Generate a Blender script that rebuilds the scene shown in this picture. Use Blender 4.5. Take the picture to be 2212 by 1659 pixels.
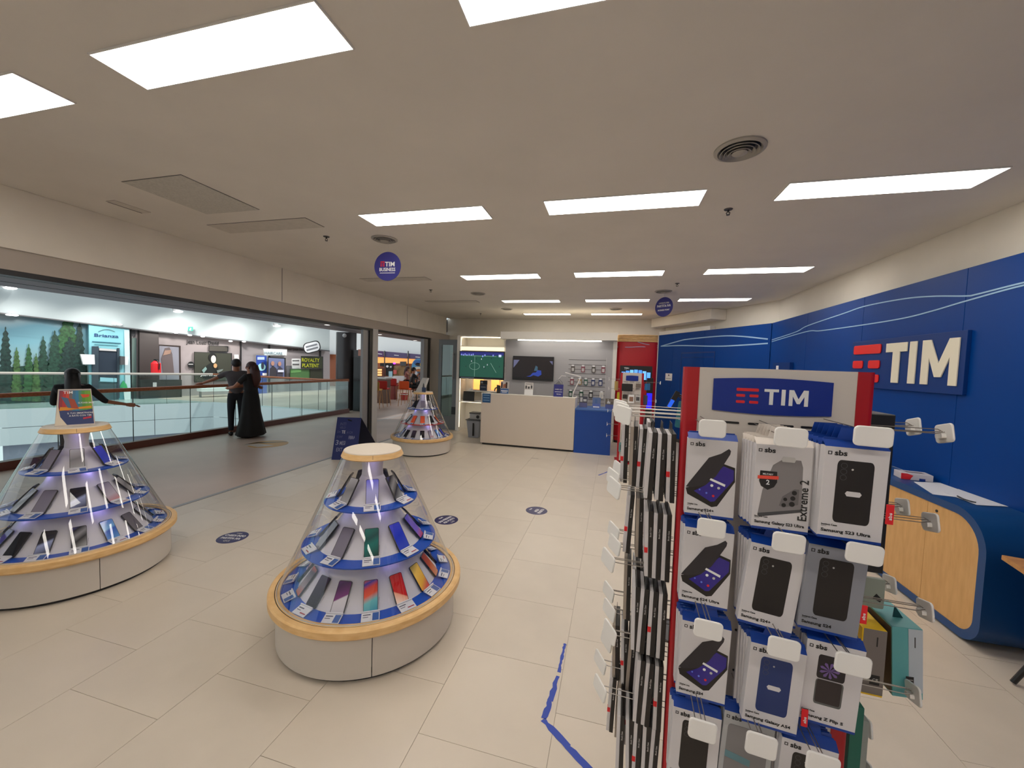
import bpy, bmesh, math, random
from mathutils import Vector, Matrix
random.seed(7)
PI = math.pi
scene = bpy.context.scene
COL = scene.collection
for _o in list(bpy.data.objects):
    bpy.data.objects.remove(_o)

# ------------------------------------------------------------------ camera, world, light, exposure
FPX = 846.1
PIT, ROLL, YAW = math.radians(-2.87), math.radians(1.89), math.radians(-14.5)
CAM = Vector((0, 0, 1.8))
_f = Vector((math.sin(YAW) * math.cos(PIT), math.cos(YAW) * math.cos(PIT), math.sin(PIT)))
_r0 = Vector((math.cos(YAW), -math.sin(YAW), 0))
_u0 = _r0.cross(_f)
_r = _r0 * math.cos(ROLL) + _u0 * math.sin(ROLL)
_u = -_r0 * math.sin(ROLL) + _u0 * math.cos(ROLL)
cd = bpy.data.cameras.new('camera')
cd.sensor_width = 36
cd.lens = FPX / 2212 * 36
cd.clip_start = 0.05
cam = bpy.data.objects.new('camera', cd)
COL.objects.link(cam)
cam.matrix_world = Matrix(((_r.x, _u.x, -_f.x, CAM.x), (_r.y, _u.y, -_f.y, CAM.y), (_r.z, _u.z, -_f.z, CAM.z), (0, 0, 0, 1)))
scene.camera = cam

w = bpy.data.worlds.new('sky')
scene.world = w
w.use_nodes = True
wn = w.node_tree
wb = wn.nodes['Background']
wb.inputs[0].default_value = (0.87, 0.955, 1.0, 1)
wb.inputs[1].default_value = 1.05
sun_d = bpy.data.lights.new('sun', 'SUN')
sun_d.energy = 1.3
sun_d.angle = 0.03
sun = bpy.data.objects.new('sun', sun_d)
COL.objects.link(sun)
sun.rotation_euler = (math.radians(38), 0, math.radians(115))
LAMP = 13.0          # ceiling panels
LAMP_COL = (1.0, 0.935, 0.85, 1)
vs = scene.view_settings
vs.view_transform = 'Standard'
vs.look = 'None'
vs.gamma = 1
vs.use_curve_mapping = False
vs.exposure = 0.0
scene.cycles.transparent_max_bounces = 24
scene.cycles.max_bounces = 9
scene.cycles.glossy_bounces = 4
scene.cycles.sample_clamp_indirect = 4
scene.cycles.caustics_reflective = False
scene.cycles.caustics_refractive = False

# ------------------------------------------------------------------ measuring: photograph pixel -> point on a real plane
def ray(x, y):
    return _f + _r * ((x - 1106) / FPX) + _u * ((829.5 - y) / FPX)
def atz(x, y, z=0.0):
    d = ray(x, y)
    return CAM + d * ((z - CAM.z) / d.z)
def aty(x, y, Y):
    d = ray(x, y)
    return CAM + d * (Y / d.y)
def atx(x, y, X):
    d = ray(x, y)
    return CAM + d * (X / d.x)
def atp(x, y, pl):
    p, q = pl
    d = ray(x, y)
    n = Vector((-(q[1] - p[1]), q[0] - p[0], 0))
    return CAM + d * ((n.x * p[0] + n.y * p[1]) / (n.x * d.x + n.y * d.y))

# ------------------------------------------------------------------ materials
MATS = {}
def mat(name, col, rough=0.5, metal=0.0, spec=0.5, emit=0.0, noise=0.0, nscale=30, bump=0.0, coat=0.0, alpha=1.0):
    if name in MATS:
        return MATS[name]
    m = bpy.data.materials.new(name)
    m.use_nodes = True
    nt = m.node_tree
    b = nt.nodes['Principled BSDF']
    c = tuple(col) + (1,)
    b.inputs['Base Color'].default_value = c
    b.inputs['Roughness'].default_value = rough
    b.inputs['Metallic'].default_value = metal
    b.inputs['Specular IOR Level'].default_value = spec
    b.inputs['Coat Weight'].default_value = coat
    if emit:
        b.inputs['Emission Color'].default_value = c
        b.inputs['Emission Strength'].default_value = emit
    if alpha < 1:
        b.inputs['Alpha'].default_value = alpha
    if noise or bump:
        tc = nt.nodes.new('ShaderNodeTexCoord')
        nz = nt.nodes.new('ShaderNodeTexNoise')
        nz.inputs['Scale'].default_value = nscale
        nz.inputs['Detail'].default_value = 5
        nt.links.new(tc.outputs['Object'], nz.inputs['Vector'])
        if noise:
            rp = nt.nodes.new('ShaderNodeValToRGB')
            rp.color_ramp.elements[0].position = 0.3
            rp.color_ramp.elements[1].position = 0.7
            rp.color_ramp.elements[0].color = tuple(v * (1 - noise) for v in col) + (1,)
            rp.color_ramp.elements[1].color = tuple(min(1, v * (1 + noise)) for v in col) + (1,)
            nt.links.new(nz.outputs['Fac'], rp.inputs['Fac'])
            nt.links.new(rp.outputs['Color'], b.inputs['Base Color'])
        if bump:
            bp = nt.nodes.new('ShaderNodeBump')
            bp.inputs['Strength'].default_value = bump
            bp.inputs['Distance'].default_value = 0.01
            nt.links.new(nz.outputs['Fac'], bp.inputs['Height'])
            nt.links.new(bp.outputs['Normal'], b.inputs['Normal'])
    MATS[name] = m
    return m

def wood(name, c1, c2, rough=0.45, axis=(1, 12, 12)):
    if name in MATS:
        return MATS[name]
    m = bpy.data.materials.new(name)
    m.use_nodes = True
    nt = m.node_tree
    b = nt.nodes['Principled BSDF']
    tc = nt.nodes.new('ShaderNodeTexCoord')
    mp = nt.nodes.new('ShaderNodeMapping')
    mp.inputs['Scale'].default_value = axis
    nz = nt.nodes.new('ShaderNodeTexNoise')
    nz.inputs['Scale'].default_value = 4
    nz.inputs['Detail'].default_value = 6
    rp = nt.nodes.new('ShaderNodeValToRGB')
    rp.color_ramp.elements[0].position = 0.32
    rp.color_ramp.elements[1].position = 0.68
    rp.color_ramp.elements[0].color = tuple(c1) + (1,)
    rp.color_ramp.elements[1].color = tuple(c2) + (1,)
    nt.links.new(tc.outputs['Object'], mp.inputs[0])
    nt.links.new(mp.outputs[0], nz.inputs['Vector'])
    nt.links.new(nz.outputs['Fac'], rp.inputs['Fac'])
    nt.links.new(rp.outputs['Color'], b.inputs['Base Color'])
    b.inputs['Roughness'].default_value = rough
    MATS[name] = m
    return m

def thin_glass(name, tint, strength=1.0, ior=1.45, rough=0.0, base=0.0):
    """a thin clear sheet: see-through with real mirror reflections that grow towards grazing angles"""
    if name in MATS:
        return MATS[name]
    m = bpy.data.materials.new(name)
    m.use_nodes = True
    nt = m.node_tree
    nt.nodes.clear()
    out = nt.nodes.new('ShaderNodeOutputMaterial')
    mx = nt.nodes.new('ShaderNodeMixShader')
    tr = nt.nodes.new('ShaderNodeBsdfTransparent')
    gl = nt.nodes.new('ShaderNodeBsdfGlossy')
    gl.inputs['Roughness'].default_value = rough
    tr.inputs['Color'].default_value = tuple(tint) + (1,)
    fr = nt.nodes.new('ShaderNodeFresnel')
    fr.inputs['IOR'].default_value = ior
    mt = nt.nodes.new('ShaderNodeMath')
    mt.operation = 'MULTIPLY_ADD'
    mt.inputs[1].default_value = strength
    mt.inputs[2].default_value = base
    # both sides of the sheet reflect alike (a thin sheet has no inside)
    gm = nt.nodes.new('ShaderNodeNewGeometry')
    io = nt.nodes.new('ShaderNodeMath')
    io.operation = 'MULTIPLY_ADD'
    io.inputs[1].default_value = 1 / ior - ior
    io.inputs[2].default_value = ior
    nt.links.new(gm.outputs['Backfacing'], io.inputs[0])
    nt.links.new(io.outputs[0], fr.inputs['IOR'])
    nt.links.new(fr.outputs[0], mt.inputs[0])
    nt.links.new(mt.outputs[0], mx.inputs[0])
    nt.links.new(tr.outputs[0], mx.inputs[1])
    nt.links.new(gl.outputs[0], mx.inputs[2])
    nt.links.new(mx.outputs[0], out.inputs[0])
    MATS[name] = m
    return m

def s2l(r, g, b):
    f = lambda v: ((v / 255 + 0.055) / 1.055) ** 2.4 if v > 10 else v / 255 / 12.92
    return (f(r), f(g), f(b))
def C(name, r, g, b, **k):
    return mat(name, s2l(r, g, b), **k)

# ------------------------------------------------------------------ mesh building
class MB:
    def __init__(s):
        s.v = []; s.f = []; s.m = []
    def add(s, vs_, fs, m=0):
        o = len(s.v)
        s.v += [tuple(p) for p in vs_]
        for f in fs:
            s.f.append([o + i for i in f]); s.m.append(m)
        return s
    def box(s, x0, x1, y0, y1, z0, z1, m=0):
        return s.add([(x0, y0, z0), (x1, y0, z0), (x1, y1, z0), (x0, y1, z0), (x0, y0, z1), (x1, y0, z1), (x1, y1, z1), (x0, y1, z1)],
                     [(0, 3, 2, 1), (4, 5, 6, 7), (0, 1, 5, 4), (1, 2, 6, 5), (2, 3, 7, 6), (3, 0, 4, 7)], m)
    def prism(s, poly, o, U, V, d, m=0):
        """polygon in the frame (o, U, V), extruded by the vector d"""
        o, U, V, d = Vector(o), Vector(U), Vector(V), Vector(d)
        a = [o + U * p[0] + V * p[1] for p in poly]
        return s.pts(a, d, m)
    def pts(s, a, d, m=0):
        d = Vector(d)
        a = [Vector(p) for p in a]
        n = len(a)
        nm = Vector((0, 0, 0))
        for i in range(n):
            nm += a[i].cross(a[(i + 1) % n])
        if nm.dot(d) > 0:
            a = a[::-1]
        b = [p + d for p in a]
        return s.add(a + b, [tuple(range(n)), tuple(range(2 * n - 1, n - 1, -1))] + [(i, n + i, n + (i + 1) % n, (i + 1) % n) for i in range(n)], m)
    def lathe(s, prof, seg=48, m=0, c=(0, 0), close=False, a0=0.0, a1=2 * PI):
        full = abs(a1 - a0 - 2 * PI) < 1e-6
        k = seg if full else seg + 1
        vs_ = []
        for r, z in prof:
            for i in range(k):
                a = a0 + (a1 - a0) * i / seg
                vs_.append((c[0] + r * math.cos(a), c[1] + r * math.sin(a), z))
        fs = []
        for j in range(len(prof) - 1 + (1 if close else 0)):
            jn = (j + 1) % len(prof)
            for i in range(seg):
                i2 = (i + 1) % k
                fs.append((j * k + i, j * k + i2, jn * k + i2, jn * k + i))
        return s.add(vs_, fs, m)
    def disc(s, r, z, seg=48, m=0, c=(0, 0), down=False):
        vs_ = [(c[0] + r * math.cos(2 * PI * i / seg), c[1] + r * math.sin(2 * PI * i / seg), z) for i in range(seg)]
        return s.add(vs_, [tuple(range(seg))[::-1] if down else tuple(range(seg))], m)
    def tube(s, pts, r, seg=8, m=0, cap=True):
        pts = [Vector(p) for p in pts]
        n = len(pts)
        rs = r if isinstance(r, (list, tuple)) else [r] * n
        vs_ = []
        ref = None
        for i, p in enumerate(pts):
            t = (pts[min(i + 1, n - 1)] - pts[max(i - 1, 0)]).normalized()
            if ref is None:
                ref = t.orthogonal().normalized()
            else:
                ref = (ref - t * ref.dot(t))
                ref = ref.normalized() if ref.length > 1e-6 else t.orthogonal().normalized()
            b = t.cross(ref)
            for k in range(seg):
                a = 2 * PI * k / seg
                vs_.append(p + (ref * math.cos(a) + b * math.sin(a)) * rs[i])
        fs = []
        for i in range(n - 1):
            for k in range(seg):
                k2 = (k + 1) % seg
                fs.append((i * seg + k, i * seg + k2, (i + 1) * seg + k2, (i + 1) * seg + k))
        if cap:
            fs.append(tuple(range(seg))[::-1])
            fs.append(tuple((n - 1) * seg + k for k in range(seg)))
        return s.add(vs_, fs, m)
    def ball(s, c, r, seg=14, rings=9, m=0, sc=(1, 1, 1)):
        vs_ = []
        for j in range(1, rings):
            t = PI * j / rings
            for i in range(seg):
                a = 2 * PI * i / seg
                vs_.append((c[0] + r * sc[0] * math.sin(t) * math.cos(a), c[1] + r * sc[1] * math.sin(t) * math.sin(a), c[2] + r * sc[2] * math.cos(t)))
        top, bot = len(vs_), len(vs_) + 1
        vs_ += [(c[0], c[1], c[2] + r * sc[2]), (c[0], c[1], c[2] - r * sc[2])]
        fs = []
        for j in range(rings - 2):
            for i in range(seg):
                i2 = (i + 1) % seg
                fs.append((j * seg + i, (j + 1) * seg + i, (j + 1) * seg + i2, j * seg + i2))
        for i in range(seg):
            i2 = (i + 1) % seg
            fs.append((top, i, i2))
            fs.append((bot, (rings - 2) * seg + i2, (rings - 2) * seg + i))
        return s.add(vs_, fs, m)

def rrect(x0, x1, y0, y1, r, n=5):
    out = []
    for cx, cy, a in ((x1 - r, y0 + r, -PI / 2), (x1 - r, y1 - r, 0), (x0 + r, y1 - r, PI / 2), (x0 + r, y0 + r, PI)):
        for i in range(n + 1):
            t = a + PI / 2 * i / n
            out.append((cx + r * math.cos(t), cy + r * math.sin(t)))
    return out

def place(o, parent=None, M=None):
    COL.objects.link(o)
    if parent is not None:
        o.parent = parent
    if M is not None:
        o.matrix_local = M
    return o

def obj(name, mb, mats, parent=None, M=None, smooth=False, bevel=0.0, label=None, bseg=2):
    me = bpy.data.meshes.new(name)
    me.from_pydata(mb.v, [], mb.f)
    if not isinstance(mats, (list, tuple)):
        mats = [mats]
    for m in mats:
        me.materials.append(m)
    if len(mats) > 1:
        me.polygons.foreach_set('material_index', mb.m)
    if smooth is True:
        me.shade_smooth()
    me.update()
    if smooth == 'auto':
        me.shade_smooth()
        me.set_sharp_from_angle(angle=math.radians(35))
    o = bpy.data.objects.new(name, me)
    if bevel:
        b = o.modifiers.new('bevel', 'BEVEL')
        b.width = bevel
        b.segments = bseg
        b.limit_method = 'ANGLE'
        b.angle_limit = math.radians(50)
    if label:
        o['label'] = label
    return place(o, parent, M)

def thing(name, label, cat, loc=(0, 0, 0), rotz=0.0, group=None, M=None):
    o = bpy.data.objects.new(name, None)
    o.empty_display_size = 0.1
    COL.objects.link(o)
    if M is not None:
        o.matrix_world = M
    else:
        o.location = loc
        o.rotation_euler = (0, 0, rotz)
    return tag(o, label, cat, group)
def tag(o, label, cat, group=None):
    o['label'] = label
    o['category'] = cat
    if group:
        o['group'] = group
    return o
def struct(name, mb, mats, **k):
    o = obj(name, mb, mats, **k)
    o['kind'] = 'structure'
    return o
def copy_tree(o, parent=None):
    c = o.copy()
    COL.objects.link(c)
    if parent is not None:
        c.parent = parent
    for ch in list(o.children):
        copy_tree(ch, c)
    return c

_TXT = {}
def text_mesh(s, size, bold, ext):
    k = (s, round(size, 5), bold, ext)
    if k not in _TXT:
        cu = bpy.data.curves.new('t', 'FONT')
        cu.body = s
        cu.size = size
        cu.offset = bold * size
        cu.extrude = ext
        cu.align_x = 'LEFT'
        cu.resolution_u = 2
        t = bpy.data.objects.new('t', cu)
        COL.objects.link(t)
        dg = bpy.context.evaluated_depsgraph_get()
        me = bpy.data.meshes.new_from_object(t.evaluated_get(dg))
        bpy.data.objects.remove(t)
        _TXT[k] = me
    return _TXT[k]
def textm(s, size, m, o, U, V, parent=None, name='lettering', bold=0.01, ext=0.0004, align='l', width=None):
    """lettering that starts at o, runs along U, stands along V (parent coordinates)"""
    me = text_mesh(s, size, bold, ext).copy()
    if not me.vertices:
        return None
    x0 = min(v.co.x for v in me.vertices); x1 = max(v.co.x for v in me.vertices)
    sx = 1.0
    if width:
        sx = width / max(1e-6, (x1 - x0))
    off = {'l': -x0, 'c': -(x0 + x1) / 2, 'r': -x1}[align]
    for v in me.vertices:
        v.co.x = (v.co.x + off) * sx
    me.materials.clear()
    me.materials.append(m)
    U, V = Vector(U).normalized(), Vector(V).normalized()
    N = U.cross(V)
    o = Vector(o) + N * (ext + 0.0002)
    M = Matrix(((U.x, V.x, N.x, o.x), (U.y, V.y, N.y, o.y), (U.z, V.z, N.z, o.z), (0, 0, 0, 1)))
    t = bpy.data.objects.new(name, me)
    return place(t, parent, M)

def skin(name, J, E_, mats, parent=None, M=None, sub=2, extra=None, hide=False):
    """one continuous body grown over a skeleton: J = {joint: (x, y, z, radius)}, E_ = bones"""
    names = list(J)
    me = bpy.data.meshes.new(name)
    me.from_pydata([J[n][:3] for n in names], [(names.index(a), names.index(b)) for a, b in E_], [])
    t = bpy.data.objects.new('t', me)
    COL.objects.link(t)
    sk = t.modifiers.new('skin', 'SKIN')
    sk.use_smooth_shade = True
    for i, n in enumerate(names):
        rr = J[n][3]
        me.skin_vertices[0].data[i].radius = rr if isinstance(rr, tuple) else (rr, rr)
        me.skin_vertices[0].data[i].use_root = (i == 0)
    ss = t.modifiers.new('sub', 'SUBSURF')
    ss.levels = sub
    dg = bpy.context.evaluated_depsgraph_get()
    out = bpy.data.meshes.new_from_object(t.evaluated_get(dg))
    bpy.data.objects.remove(t)
    if extra is not None:
        bm = bmesh.new()
        bm.from_mesh(out)
        vv = [bm.verts.new(p) for p in extra.v]
        for f, mi in zip(extra.f, extra.m):
            try:
                ff = bm.faces.new([vv[i] for i in f]); ff.material_index = mi; ff.smooth = True
            except ValueError:
                pass
        bm.to_mesh(out)
        bm.free()
    out.materials.clear()
    for m in (mats if isinstance(mats, (list, tuple)) else [mats]):
        out.materials.append(m)
    out.shade_smooth()
    o = bpy.data.objects.new(name, out)
    return place(o, parent, M)

# ------------------------------------------------------------------ shared materials
WHITE_PAINT = mat('white_paint', (0.82, 0.77, 0.68), rough=0.75, noise=0.03, nscale=3)
CEIL = mat('ceiling_plaster', (0.74, 0.70, 0.64), rough=0.9, noise=0.03, nscale=2)
TILE = mat('vinyl_tile', (0.63, 0.56, 0.47), rough=0.33, spec=0.45, noise=0.035, nscale=2.3)
TILE_B = mat('vinyl_tile_worn', (0.62, 0.552, 0.465), rough=0.38, spec=0.45, noise=0.04, nscale=3.1)
GROUT = mat('floor_joint', (0.34, 0.29, 0.235), rough=0.9)
BLUE = mat('blue_panel', (0.0, 0.046, 0.25), rough=0.42, spec=0.16, noise=0.03, nscale=1.5)
BLUE_DK = mat('blue_sign_board', (0.003, 0.036, 0.19), rough=0.45, spec=0.25)
BLUE_PR = mat('blue_print', s2l(0, 44, 130), rough=0.45)
RED = mat('red_lacquer', s2l(172, 14, 28), rough=0.4)
RED_PR = mat('red_print', s2l(226, 34, 42), rough=0.45)
WHITE = mat('white_gloss', (0.80, 0.78, 0.75), rough=0.35)
WHITE_PR = mat('white_print', (0.86, 0.86, 0.86), rough=0.5)
BLACK = mat('black_plastic', (0.012, 0.012, 0.013), rough=0.35)
BLACK_PR = mat('black_print', (0.015, 0.014, 0.014), rough=0.5)
DKGREY = mat('dark_grey', (0.07, 0.07, 0.075), rough=0.5)
GREY = mat('grey_metal', (0.32, 0.32, 0.33), rough=0.45, metal=0.3)
LGREY = mat('light_grey', (0.55, 0.54, 0.53), rough=0.5)
STEEL = mat('steel_wire', (0.30, 0.28, 0.26), rough=0.35, metal=0.8)
BEECH = wood('beech', s2l(222, 178, 118), s2l(236, 198, 140), axis=(3, 3, 12))
BEECH_V = wood('beech_veneer', s2l(206, 158, 98), s2l(218, 172, 112), axis=(2, 8, 1.5))
BROWN_W = wood('brown_wood', s2l(118, 62, 38), s2l(150, 84, 52), axis=(1, 10, 10))
GLASS = thin_glass('clear_acrylic', (0.98, 0.985, 0.985), 1.35, 1.5, base=0.01)
RAILG = thin_glass('railing_glass', (0.90, 0.975, 0.96), 0.9, 1.5, base=0.01)
LAMPM = mat('lamp_diffuser', LAMP_COL[:3], emit=LAMP)
# ================================================================== THE SETTING
HC = 3.13
# floor: vinyl tiles 0.62 x 0.60, laid in running bond
mb = MB().box(-4.88, 3.3, -4.5, 11.4, -0.30, -0.004)
floor = struct('floor', mb, GROUT)
tile_me = {}
def tile_obj(w_, d_, mi):
    k = (round(w_, 3), round(d_, 3), mi)
    if k not in tile_me:
        g = 0.0011
        t = MB().box(g, w_ - g, g, d_ - g, -0.004, 0.0)
        me = bpy.data.meshes.new('tile')
        me.from_pydata(t.v, [], t.f)
        me.materials.append((TILE, TILE_B)[mi])
        tile_me[k] = me
    return tile_me[k]
xs = [-4.875]
x = -4.60
while x < 3.2:
    xs.append(x); x += 0.6267
xs.append(3.28)
for i in range(len(xs) - 1):
    off = 1.356 if i % 2 == 0 else 1.655
    y = off - 0.6
    while y < 11.38:
        y1 = min(y + 0.6, 11.38)
        o = bpy.data.objects.new('tile', tile_obj(xs[i + 1] - xs[i], y1 - y, 1 if random.random() < 0.3 else 0))
        place(o, floor, Matrix.Translation((xs[i], y, random.uniform(-0.0002, 0.0002))))
        y = y1
mb = MB().box(-4.875, 3.28, -4.5, 0.75, -0.004, 0.0)
mb.box(-4.875, -4.61, 0.75, 1.06, -0.004, 0)
o = obj('tile', MB().box(-4.875, 3.28, -4.5, 0.74, -0.004, 0.0), TILE, floor)
o['kind'] = 'stuff'

struct('ceiling', MB().box(-4.92, 3.3, -4.5, 11.4, HC, HC + 0.25), CEIL)
struct('wall_back', MB().box(-5.0, 1.3, 11.2, 11.4, 0, HC), WHITE_PAINT)
struct('wall_rear', MB().box(-4.92, 3.3, -4.7, -4.5, 0, HC), WHITE_PAINT)
struct('wall_right', MB().box(2.88, 3.1, -4.5, 8.3, 0, HC), WHITE_PAINT)
# slanted white wall above the blue one, between the back wall and the right wall
PA, PBc = Vector((1.13, 11.2, 0)), Vector((2.75, 8.13, 0))
dA = (PBc - PA).normalized()
nA = Vector((dA.y, -dA.x, 0))            # away from the room? checked below
if nA.dot(Vector((0, 0, 0)) - PA) > 0:
    nA = -nA
def wallA(u, z, off=0.0):
    p = PA + dA * u + nA * off
    return Vector((p.x, p.y, z))
LA = (PBc - PA).length
struct('wall_corner', MB().pts([wallA(-0.3, 0, 0.14), wallA(LA + 0.3, 0, 0.14), wallA(LA + 0.3, HC, 0.14), wallA(-0.3, HC, 0.14)], nA * 0.2), WHITE_PAINT)
# ducting box above the blue corner wall
struct('trim_soffit', MB().pts([wallA(0.0, 2.90, 0.135), wallA(2.2, 2.90, 0.135), wallA(2.2, 2.90, -0.25), wallA(0.0, 2.90, -0.25)], (0, 0, 0.225)), WHITE_PAINT, bevel=0.004)

# blue panelled walls
mb = MB().box(2.80, 2.88, -4.4, 8.12, 0.0, 2.70)
wr = struct('wall_blue_right', mb, DKGREY)
y = 8.125
ylist = [8.125, 6.77, 5.41, 4.05, 2.69, 1.33, -0.03, -1.39, -2.75, -4.1]
for a, b in zip(ylist[1:], ylist[:-1]):
    p = obj('wall_panel', MB().box(2.75, 2.80, a + 0.002, b - 0.002, 0.10, 2.705), BLUE, wr, bevel=0.002)
wc = struct('wall_blue_corner', MB().pts([wallA(0, 0, 0.05), wallA(LA, 0, 0.05), wallA(LA, 2.7, 0.05), wallA(0, 2.7, 0.05)], nA * 0.08), DKGREY)
ulist = [0.0, 0.62, 1.74, LA - 0.01]
for a, b in zip(ulist[:-1], ulist[1:]):
    obj('wall_panel', MB().pts([wallA(a + 0.002, 0.1), wallA(b - 0.002, 0.1), wallA(b - 0.002, 2.705), wallA(a + 0.002, 2.705)], nA * 0.05), BLUE, wc)
struct('trim_top_rail', MB().pts([wallA(0, 2.706, 0.0), wallA(1.9, 2.706, 0.0), wallA(1.9, 2.80, 0.0), wallA(0, 2.80, 0.0)], nA * 0.13), WHITE, bevel=0.003)
struct('baseboard_right', MB().box(2.744, 2.80, -4.4, 8.12, 0.0, 0.10), mat('blue_skirting', s2l(8, 40, 96), rough=0.5))
# the concealed door in the blue corner wall: raised outline strips
PLA = ((PA.x, PA.y), (PBc.x, PBc.y))
def uA(px, py):
    q = atp(px, py, PLA)
    return (Vector((q.x, q.y, 0)) - PA).dot(dA), q.z
u0, zt = uA(1472, 764); u1, _z = uA(1545, 762)
mb = MB()
DN = -nA * 0.006
for (a, b, c, d) in ((u0, u1, zt, zt + 0.03), (u0, u1, zt - 0.10, zt - 0.085), (u0, u0 + 0.02, 0.1, zt), (u1 - 0.02, u1, 0.1, zt)):
    mb.pts([wallA(a, c), wallA(b, c), wallA(b, d), wallA(a, d)], DN)
dd = struct('door_1', mb, mat('blue_door_seal', s2l(0, 48, 120), rough=0.5))

# white wave lines on the blue walls
LINE = mat('pale_line', s2l(150, 190, 225), rough=0.5)
def strip(pts3, half, nrm, parent, name, m):
    """a thin raised strip that follows a polyline on a wall"""
    mb = MB()
    n = len(pts3)
    vs_ = []
    for i, p in enumerate(pts3):
        t = (pts3[min(i + 1, n - 1)] - pts3[max(i - 1, 0)]).normalized()
        b = t.cross(nrm).normalized() * half
        vs_ += [p + b, p - b, p - b + nrm * 0.003, p + b + nrm * 0.003]
    fs = []
    for i in range(n - 1):
        a, c = 4 * i, 4 * i + 4
        for k in range(4):
            k2 = (k + 1) % 4
            fs.append((a + k, a + k2, c + k2, c + k))
    mb.add(vs_, fs)
    return obj(name, mb, m, parent)
def smooth_poly(P, n=8):
    out = []
    for i in range(len(P) - 1):
        p0, p1, p2, p3 = P[max(i - 1, 0)], P[i], P[i + 1], P[min(i + 2, len(P) - 1)]
        for k in range(n):
            t = k / n
            out.append(0.5 * ((2 * p1) + (p2 - p0) * t + (2 * p0 - 5 * p1 + 4 * p2 - p3) * t * t + (3 * p1 - p0 - 3 * p2 + p3) * t ** 3))
    out.append(P[-1])
    return out
def c4(x, y): return (1500 + x / 3.107, 340 + y / 3.107)
def c6(x, y): return (1400 + x / 2.724, 680 + y / 2.724)
for L in ([(520, 1225), (680, 1172), (760, 1130), (1000, 1048), (1148, 998), (1400, 950), (1600, 932), (1820, 930), (1900, 918), (2212, 840), (2600, 760), (3400, 640)],
          [(520, 1237), (750, 1170), (850, 1163), (1140, 1123), (1400, 1080), (1600, 1030), (1820, 965), (2212, 858), (2600, 790), (3400, 700)]):
    P = [atx(*c4(a, b), 2.75) for a, b in L]
    P = [Vector((2.75, p.y, p.z)) for p in P if p.y > 0.4]
    strip(smooth_poly(P), 0.006, Vector((-1, 0, 0)), wr, 'wave_line', LINE)
for L in ([(75, 185), (180, 155), (240, 143), (430, 125), (550, 127), (705, 143)], [(75, 185), (200, 181), (400, 185), (560, 178), (705, 168)]):
    P = [Vector(wallA(*uA(*c6(a, b)))) for a, b in L]
    strip(smooth_poly(P), 0.012, -nA, wc, 'wave_line', LINE)

# ---- storefront on the left: header beam, fascia, posts
struct('trim_fascia', MB().box(-4.98, -4.90, -4.5, 10.9, 2.625, HC), WHITE_PAINT, bevel=0.003)
struct('trim_header', MB().box(-5.02, -4.925, -4.5, 11.3, 2.45, 2.625), mat('taupe_header', (0.46, 0.41, 0.36), rough=0.6), bevel=0.003)
struct('trim_gasket', MB().box(-5.06, -4.93, -4.5, 11.3, 2.405, 2.45), BLACK)
for yj in (1.6, 4.90, 8.6):
    struct('trim_joint', MB().box(-4.902, -4.8985, yj - 0.004, yj + 0.004, 2.64, HC), DKGREY)
struct('trim_post', MB().box(-5.0, -4.92, 7.26, 7.44, 0, 2.45), LGREY, bevel=0.004)
struct('trim_post_dark', MB().box(-5.05, -4.93, 7.16, 7.255, 0, 2.41), BLACK, bevel=0.002)
struct('trim_frame', MB().box(-5.02, -4.96, 6.98, 7.155, 0, 2.41), GREY, bevel=0.003)
struct('trim_frame_far', MB().box(-5.05, -4.93, 9.80, 9.93, 0, 2.41), BLACK, bevel=0.002)
struct('trim_frame_far', MB().box(-5.04, -4.94, 9.58, 9.80, 0, 2.41), GREY, bevel=0.003)
struct('wall_left', MB().box(-5.02, -4.90, 9.935, 11.3, 0, 2.45), mat('taupe_wall', (0.42, 0.39, 0.36), rough=0.7))
struct('trim_threshold', MB().box(-4.93, -4.876, -4.5, 9.9, -0.01, 0.004), GREY)

# glazed door leaf standing open at the far left
d0 = atz(985.5, 929.5); d1 = atz(944, 926)
dU = Vector((d0.x - d1.x, d0.y - d1.y, 0)); DW = dU.length; dU.normalize()
dN = Vector((dU.y, -dU.x, 0))
if dN.dot(-d1) < 0: dN = -dN
def dp(u, z, k=0.0): return Vector((d1.x, d1.y, 0)) + dU * u + Vector((0, 0, z)) + dN * k
mb = MB()
for a, b, c, d in ((0, 0.09, 0.01, 2.40), (DW - 0.15, DW, 0.01, 2.40), (0.09, DW - 0.15, 2.26, 2.40), (0.09, DW - 0.15, 0.01, 0.36)):
    mb.pts([dp(a, c), dp(b, c), dp(b, d), dp(a, d)], -dN * 0.05)
door = struct('door_2', mb, mat('door_grey', (0.16, 0.17, 0.175), rough=0.45, metal=0.4))
obj('glass_pane', MB().pts([dp(0.09, 0.36, -0.02), dp(DW - 0.15, 0.36, -0.02), dp(DW - 0.15, 2.26, -0.02), dp(0.09, 2.26, -0.02)], -dN * 0.008), thin_glass('door_glass', (0.62, 0.78, 0.78), 1.0, 1.5, base=0.05), door)
mb = MB()
mb.tube([dp(DW - 0.12, 1.35, 0.05), dp(DW - 0.12, 2.05, 0.05)], 0.014, 10)
mb.tube([dp(DW - 0.12, 1.40, 0.0), dp(DW - 0.12, 1.40, 0.05)], 0.008, 8)
mb.tube([dp(DW - 0.12, 2.0, 0.0), dp(DW - 0.12, 2.0, 0.05)], 0.008, 8)
obj('door_handle', mb, STEEL, door)
obj('lock_box', MB().pts([dp(DW - 0.15, 0.42, 0.012), dp(DW - 0.03, 0.42, 0.012), dp(DW - 0.03, 0.62, 0.012), dp(DW - 0.15, 0.62, 0.012)], -dN * 0.01), BLACK, door)

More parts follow.
